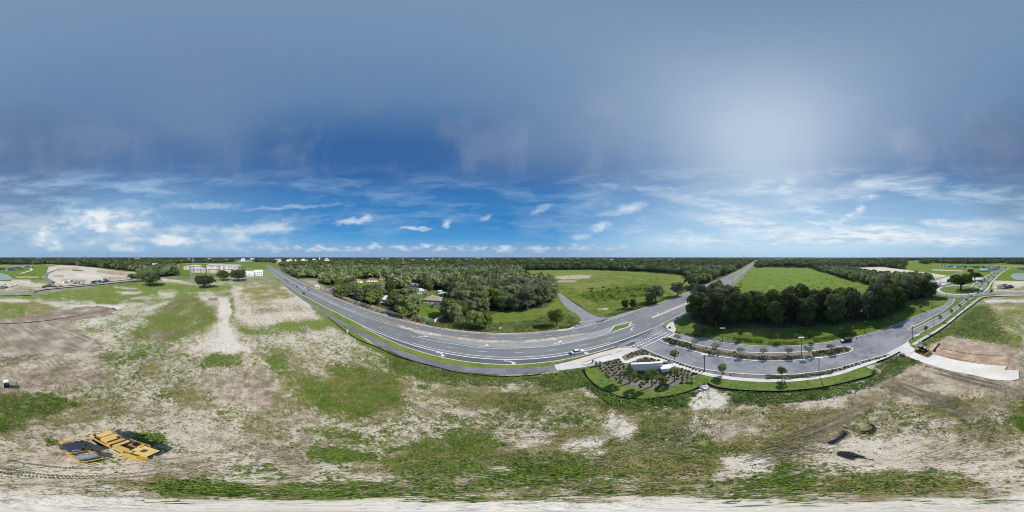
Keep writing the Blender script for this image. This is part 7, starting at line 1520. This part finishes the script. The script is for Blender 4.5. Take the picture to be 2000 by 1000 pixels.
def field_grass():
    X, Y, rng = scatter(330000, 1.2, 64, 5); cov = cover_at(X, Y); fine = fbm(X * 1.3, Y * 1.3, 8, 3) ; k = on_field(X, Y) & (cov[:, 5] < .3)
    g = np.clip(cov[:, 0] + (fine - .5) * 1.1, 0, 1); o = np.clip(cov[:, 1] + (fine - .5) * 1.0, 0, 1)
    pg = np.clip((g - .38) * 1.9, 0, 1) * .55 + .015; po = np.clip((o - .40) * 1.6, 0, 1) * .42 + .01; u = rng.uniform(size=len(X))
    isg = k & (u < pg); iso = k & ~isg & (rng.uniform(size=len(X)) < po)
    print('TUFTS', isg.sum(), iso.sum())
    tufts('grass', X[isg], Y[isg], rng.uniform(.16, .46, isg.sum()), [L_WEED, L_WEED2, L_WEED], 'green weeds growing in patches over the sandy field', 3, .085, seed=2)
    tufts('dry_grass', X[iso], Y[iso], rng.uniform(.14, .38, iso.sum()), [L_OLIVEGRASS, L_DRY, L_STRAW, L_OLIVEGRASS], 'olive and straw coloured grass over the sandy field', 3, .07, seed=3)
    X2, Y2, rng2 = scatter(110000, 3.2, 60, 15); c2 = cover_at(X2, Y2); k2 = on_field(X2, Y2) & (c2[:, 5] < .3) & (rng2.uniform(size=len(X2)) < np.clip(1.15 - c2[:, 3], .25, 1) * (.25 + fbm(X2 * .5, Y2 * .5, 4, 3)))
    tufts('dead_grass', X2[k2], Y2[k2], rng2.uniform(.06, .2, k2.sum()), [L_STRAW, leaf_mat('grass_brown', (.10, .075, .045), (.20, .155, .10), .1, .1), L_DRY], 'thin dead grass and litter on the bare soil', 2, .06, seed=9)
    # rougher growth further out, bigger tufts
    X, Y, rng = scatter(120000, 64, 215, 6); cov = cover_at(X, Y); k = (cov[:, 5] < .3) & (cov[:, 4] < .3) & ((Y < 36) | (X < -70)) & on_field(X, Y) & ~((X > 30) & (Y > -30)); fine = fbm(X * .6, Y * .6, 8, 3); pg = np.clip((cov[:, 0] + (fine - .5) * 1.2 - .4) * 1.5, 0, 1) * .45; sel = k & (rng.uniform(size=len(X)) < pg)
    hw2 = np.array([yn(x) for x in X]); sel &= Y < hw2 - 8
    tufts('field_weeds', X[sel], Y[sel], rng.uniform(.3, .7, sel.sum()), [L_WEED, L_WEED2, L_OLIVEGRASS], 'green weeds over the far part of the sandy field', 3, .2, seed=4, spread=.4)
field_grass()
def bank(px, n, h, lms, label, seed, name='weeds', wid=.3, blades=4, z=0.0, k=1.0):
    """low leafy growth filling an outline, ragged at its edges"""
    poly = [W(*p) for p in px]; rng = np.random.default_rng(seed); P = np.array(poly); X = rng.uniform(P[:, 0].min(), P[:, 0].max(), n * 5); Y = rng.uniform(P[:, 1].min(), P[:, 1].max(), n * 5)
    wx = (fbm(X * .35, Y * .35, seed, 4) - .5) * 7; wy = (fbm(X * .35 + 7, Y * .35, seed + 3, 4) - .5) * 7; d = inside(X + wx, Y + wy, poly, 2.2)
    m = (rng.uniform(size=len(X)) < d * (.25 + 1.2 * (fbm(X * .6, Y * .6, seed + 5, 3) - .2))) & NOROAD(X, Y); X, Y = X[m][:n], Y[m][:n]; c = len(X)
    Z = z + h * rng.uniform(.05, 1.0, c) * (.35 + fbm(X * .8, Y * .8, seed + 9, 3)); N = unit(np.stack([rng.normal(size=c) * .55, rng.normal(size=c) * .55, np.ones(c)], 1))
    V, F = leaf_cards(np.stack([X, Y, Z], 1), N, rng.uniform(.6, 1.4, c) * wid, rng); cl = (fbm(X * .25, Y * .25, seed + 2, 3) * len(lms) * 1.6 - .3 * len(lms)).clip(0, len(lms) - 1).astype(int)
    o = link(name, mesh_np(name, V, F, lms, cl)); stuff(o); tag(o, label, 'weeds')
def NOROAD(X, Y):
    px = 1000 + np.degrees(np.arctan2(X, Y)) / .18; py = 500 + np.degrees(np.arctan2(EYE, np.hypot(X, Y))) / .18; ok = np.ones(len(X), bool)
    for poly in (LAWN1, [(1376,733),(1386,750),(1400,756),(1430,760.5),(1465,763),(1530,764.2),(1600,757.5),(1670,742.5),(1703,732.5),(1703,721),(1748,690),(1600,730),(1500,740),(1400,728)], PL1, [(660,620),(740,664),(800,690),(880,712),(1000,719),(1090,712),(1090,725.5),(1000,731.5),(900,727),(800,703),(740,676),(650,626)], DR, [(1783,678),(1800,667),(1866,622),(1912,585),(1920,580),(2000,576),(1900,580),(1840,625),(1776,664)], [(1081,563),(1097,590),(1127,614),(1135,630),(1190,621),(1165,618),(1132,599),(1089,566)]): ok &= inside(px, py, poly, .3) < .5
    hy = np.interp(X, [t[0] for t in YF], [t[1] for t in YF]); ly = np.interp(X, [t[0] for t in YN], [t[1] for t in YN]); return ok & ~((Y > ly - .3) & (Y < hy + 1.4))
L_BANK = leaf_mat('leaf_bank', (.115, .185, .020), (.220, .320, .046), .05, .3); L_BANK2 = leaf_mat('leaf_bank_pale', (.18, .25, .03), (.31, .39, .075), .05, .3); L_BANK3 = leaf_mat('leaf_bank_deep', (.075, .130, .016), (.150, .235, .035), .05, .3)
bank([(1790,684),(1806,668),(1840,647),(1872,624),(1908,598),(1930,600),(1958,640),(1972,668),(1900,660),(1850,654),(1824,668)], 11000, .55, [L_BANK3, L_BANK, L_BANK2], 'tall lush weeds on the bank beside the roundabout pavement', 41)
bank([(765,705),(830,716),(900,732),(980,739),(1056,735),(1130,722),(1142,735),(1156,752),(1120,752),(1060,752),(1040,744),(940,743),(870,742),(780,722)], 9000, .4, [L_BANK3, L_BANK, L_BANK], 'lush weeds along the silt fence below the trail', 42)
bank([(1150,745),(1180,764),(1210,777),(1262,783),(1312,776),(1352,765),(1360,772),(1312,785),(1262,792),(1205,786),(1170,774)], 5000, .4, [L_BANK3, L_BANK, L_BANK], 'lush weeds hugging the silt fence round the sod', 43)
bank([(1440,764),(1530,768),(1610,760),(1700,738),(1712,712),(1762,692),(1790,708),(1730,742),(1640,768),(1530,784),(1430,782)], 5000, .35, [L_BANK3, L_BANK, L_BANK2], 'weeds under the sod strip along the boulevard', 44)
bank([(868,640),(874,630),(910,630),(960,634),(1040,628),(1090,610),(1130,622),(1132,634),(1110,643),(1040,649),(960,651),(900,648)], 9000, .7, [L_BANK3, L_BANK, L_BANK2], 'tall weeds along the northern highway kerb', 45, wid=.5)
bank([(1128,578),(1160,570),(1185,566),(1225,560),(1265,555),(1282,562),(1272,574),(1250,580),(1230,588),(1196,586),(1170,592),(1145,584)], 2600, 1.6, [L_BANK3, L_BANK3, L_BANK], 'dark green thicket in the middle of the meadow', 46, name='thicket', wid=.9)
bank([(1185,618),(1215,612),(1262,599),(1300,588),(1300,584),(1262,594),(1215,606),(1185,613)], 1500, .7, [L_BANK3, L_BANK], 'dark weeds along the meadow edge of the highway', 47, wid=.5)
bank([(1092,574),(1170,617),(1182,617),(1330,560),(1300,540),(1200,532),(1050,534)], 14000, .4, [L_BANK, L_BANK2, L_OLIVEGRASS, L_BANK2], 'rough meadow grass north of the highway', 48, wid=.55)
for i in range(26):
    px = (random.uniform(1150, 1275), random.uniform(562, 584)); c = W(*px); o = tag(link('meadow_bush', clump_mesh('meadow_bush', 300 + i, random.uniform(1.0, 2.4), random.uniform(1.0, 2.2), 110, .55, [L_MID, L_BANK3, L_DARK][i % 3])), 'rounded green bush in the thicket of the meadow', 'bush', 'bushes in the meadow thicket'); o.location = (c[0], c[1], 0)
# stones
def stones():
    poly = [W(*p) for p in ((1345,657),(1372,658),(1410,660),(1440,662),(1432,669),(1400,667),(1375,663))]; rng = np.random.default_rng(3); P = np.array(poly); V = []; F = []; k = 0
    while k < 420:
        x, y = rng.uniform(P[:, 0].min(), P[:, 0].max()), rng.uniform(P[:, 1].min(), P[:, 1].max())
        if not in_poly((x, y), poly): continue
        s = rng.uniform(.12, .4); b = len(V); pts = [(-1, 0, 0), (0, -1, 0), (1, 0, 0), (0, 1, 0), (0, 0, 1), (0, 0, -.4)]
        V += [(x + p[0] * s * rng.uniform(.6, 1.2), y + p[1] * s * rng.uniform(.6, 1.2), .05 + p[2] * s * .7) for p in pts]; F += [(b + i, b + (i + 1) % 4, b + 4) for i in range(4)] + [(b + (i + 1) % 4, b + i, b + 5) for i in range(4)]; k += 1
    stuff(tag(link('stone_bed_gravel', mesh_np('stone_bed_gravel', V, F, mat('pale_stone', (.40, .37, .34), .9, .3, 1.5))), 'pale stones scattered in a bed under the tree belt', 'gravel'))
stones()
# tyre tracks: raised cleat prints in soft soil
def tracks():
    rng = np.random.default_rng(12); V = []; F = []
    def run(px, gauge, lug, sp, w=.45, h=.03):
        P = smooth([W(*p) for p in px], 8); L = plen(P)
        for off in ((gauge / 2, -gauge / 2) if gauge else (0,)):
            Q = offset(P, off); s = 0; LL = plen(Q)
            while s < LL:
                q = along(Q, s); a = q[2] + math.pi / 2 + rng.uniform(-.2, .2) + (.5 if lug else 0); ww = w * rng.uniform(.7, 1.1); c, d = math.cos(a) * ww / 2, math.sin(a) * ww / 2; t = .05 * rng.uniform(.7, 1.4); nx, ny = -math.sin(a) * t, math.cos(a) * t; hh = h * rng.uniform(.5, 1.3); z0 = -.06; b = len(V)
                V.extend([(q[0] - c - nx, q[1] - d - ny, z0), (q[0] + c - nx, q[1] + d - ny, z0), (q[0] + c + nx, q[1] + d + ny, z0), (q[0] - c + nx, q[1] - d + ny, z0), (q[0] - c, q[1] - d, z0 + hh + .06), (q[0] + c, q[1] + d, z0 + hh + .06)])
                F.extend([(b, b + 1, b + 5, b + 4), (b + 2, b + 3, b + 4, b + 5)]); s += sp * rng.uniform(.85, 1.15)
    run([(0,905),(60,915),(130,922),(220,920),(330,905),(450,885)], 2.0, True, .22, .5, .045); run([(0,922),(80,932),(190,935),(320,925),(430,905)], 0, True, .22, .5, .045)
    for k in range(7): run([(1700 + k * 6, 735 + k * 5), (1750 + k * 8, 748 + k * 4), (1800 + k * 10, 770 + k * 2), (1840 + k * 12, 800 + k * 3)], 1.8, False, .45, .5)
    for k in range(6): run([(1790 + k * 15, 712 + k * 4), (1860 + k * 14, 735 + k * 3), (1940 + k * 10, 750 + k * 4), (2010, 760 + k * 5)], 1.8, False, .5, .5)
    for k in range(9): run([(1470 + k * 14, 905 - k * 3), (1520 + k * 14, 870 - k * 4), (1580 + k * 12, 838 - k * 5), (1660 + k * 10, 815 - k * 6)], 1.6, False, .4, .5)
    for k in range(6): run([(1720 + k * 25, 915 - k * 2), (1780 + k * 24, 890 - k * 2), (1850 + k * 20, 860), (1930 + k * 10, 840 + k * 2)], 1.6, False, .4, .5)
    for k in range(5): run([(1450 + k * 6, 800 + k * 8), (1520, 796 + k * 8), (1600, 800 + k * 8), (1680, 815 + k * 8)], 0, False, .4, .5)
    for k in range(6): run([(10 + k * 26, 634 + k * 1), (25 + k * 24, 655), (50 + k * 22, 688)], 1.8, False, .7, .6)
    for k in range(5): run([(60 + k * 14, 700), (90 + k * 12, 725 + k * 3), (70 + k * 15, 750)], 1.8, False, .5, .5)
    for k in range(3): run([(170 + k * 12, 735), (205 + k * 10, 760), (205 + k * 8, 785), (180 + k * 10, 800)], 1.8, False, .45, .5)
    for k in range(4): run([(430 + k * 14, 600), (428 + k * 14, 640), (445 + k * 16, 680), (440 + k * 20, 740), (430 + k * 24, 800)], 1.8, False, .8, .5)
    for k in range(5): run([(1150 + k * 40, 905 - k * 5), (1200 + k * 36, 868 - k * 4), (1270 + k * 30, 840), (1360 + k * 26, 825 + k * 3)], 1.6, False, .4, .45)
    for k in range(4): run([(860 + k * 20, 790 + k * 6), (930, 800 + k * 7), (990, 830 + k * 9), (1000 + k * 12, 860 + k * 6)], 1.6, False, .4, .4)
    for k in range(4): run([(1960 + k * 10, 720 + k * 8), (1930 + k * 14, 780), (1900 + k * 16, 840), (1880 + k * 18, 900)], 1.8, False, .4, .5)
    for k in range(4): run([(60 + k * 18, 850), (95 + k * 12, 880), (80 + k * 10, 905)], 0, False, .3, .4)
    for k in range(6): run([(380 + k * 40, 930 - k * 4), (420 + k * 40, 880 - k * 3), (440 + k * 34, 830), (455 + k * 28, 780)], 1.4, False, .4, .4)
    o = link('tyre_tracks', mesh_np('tyre_tracks', V, F, mat('track_soil', (.37, .305, .225), .97, .2, 1.0))); stuff(o); tag(o, 'tyre and crawler prints pressed into the bare soil', 'tyre tracks'); print('CLEATS', len(F))
tracks()

# ------------------------------------------------------------------ thin humid air over the whole landscape
hz = MB().box((0, 0, 0), (20800, 20800, 210)).build('haze', None or bpy.data.materials.new('haze_air')); hz.location = (0, 0, -5 - 8.0); stuff(hz); tag(hz, 'thin pale humid air over the landscape', 'haze')
hm = hz.data.materials[0]; hm.use_nodes = True; hn = hm.node_tree; hn.nodes.remove(hn.nodes['Principled BSDF']); hv = hn.nodes.new('ShaderNodeVolumePrincipled'); hv.inputs['Color'].default_value = (.72, .84, 1.0, 1); hv.inputs['Density'].default_value = 3.0e-5; hv.inputs['Anisotropy'].default_value = .1
hn.links.new(hv.outputs[0], hn.nodes['Material Output'].inputs['Volume'])
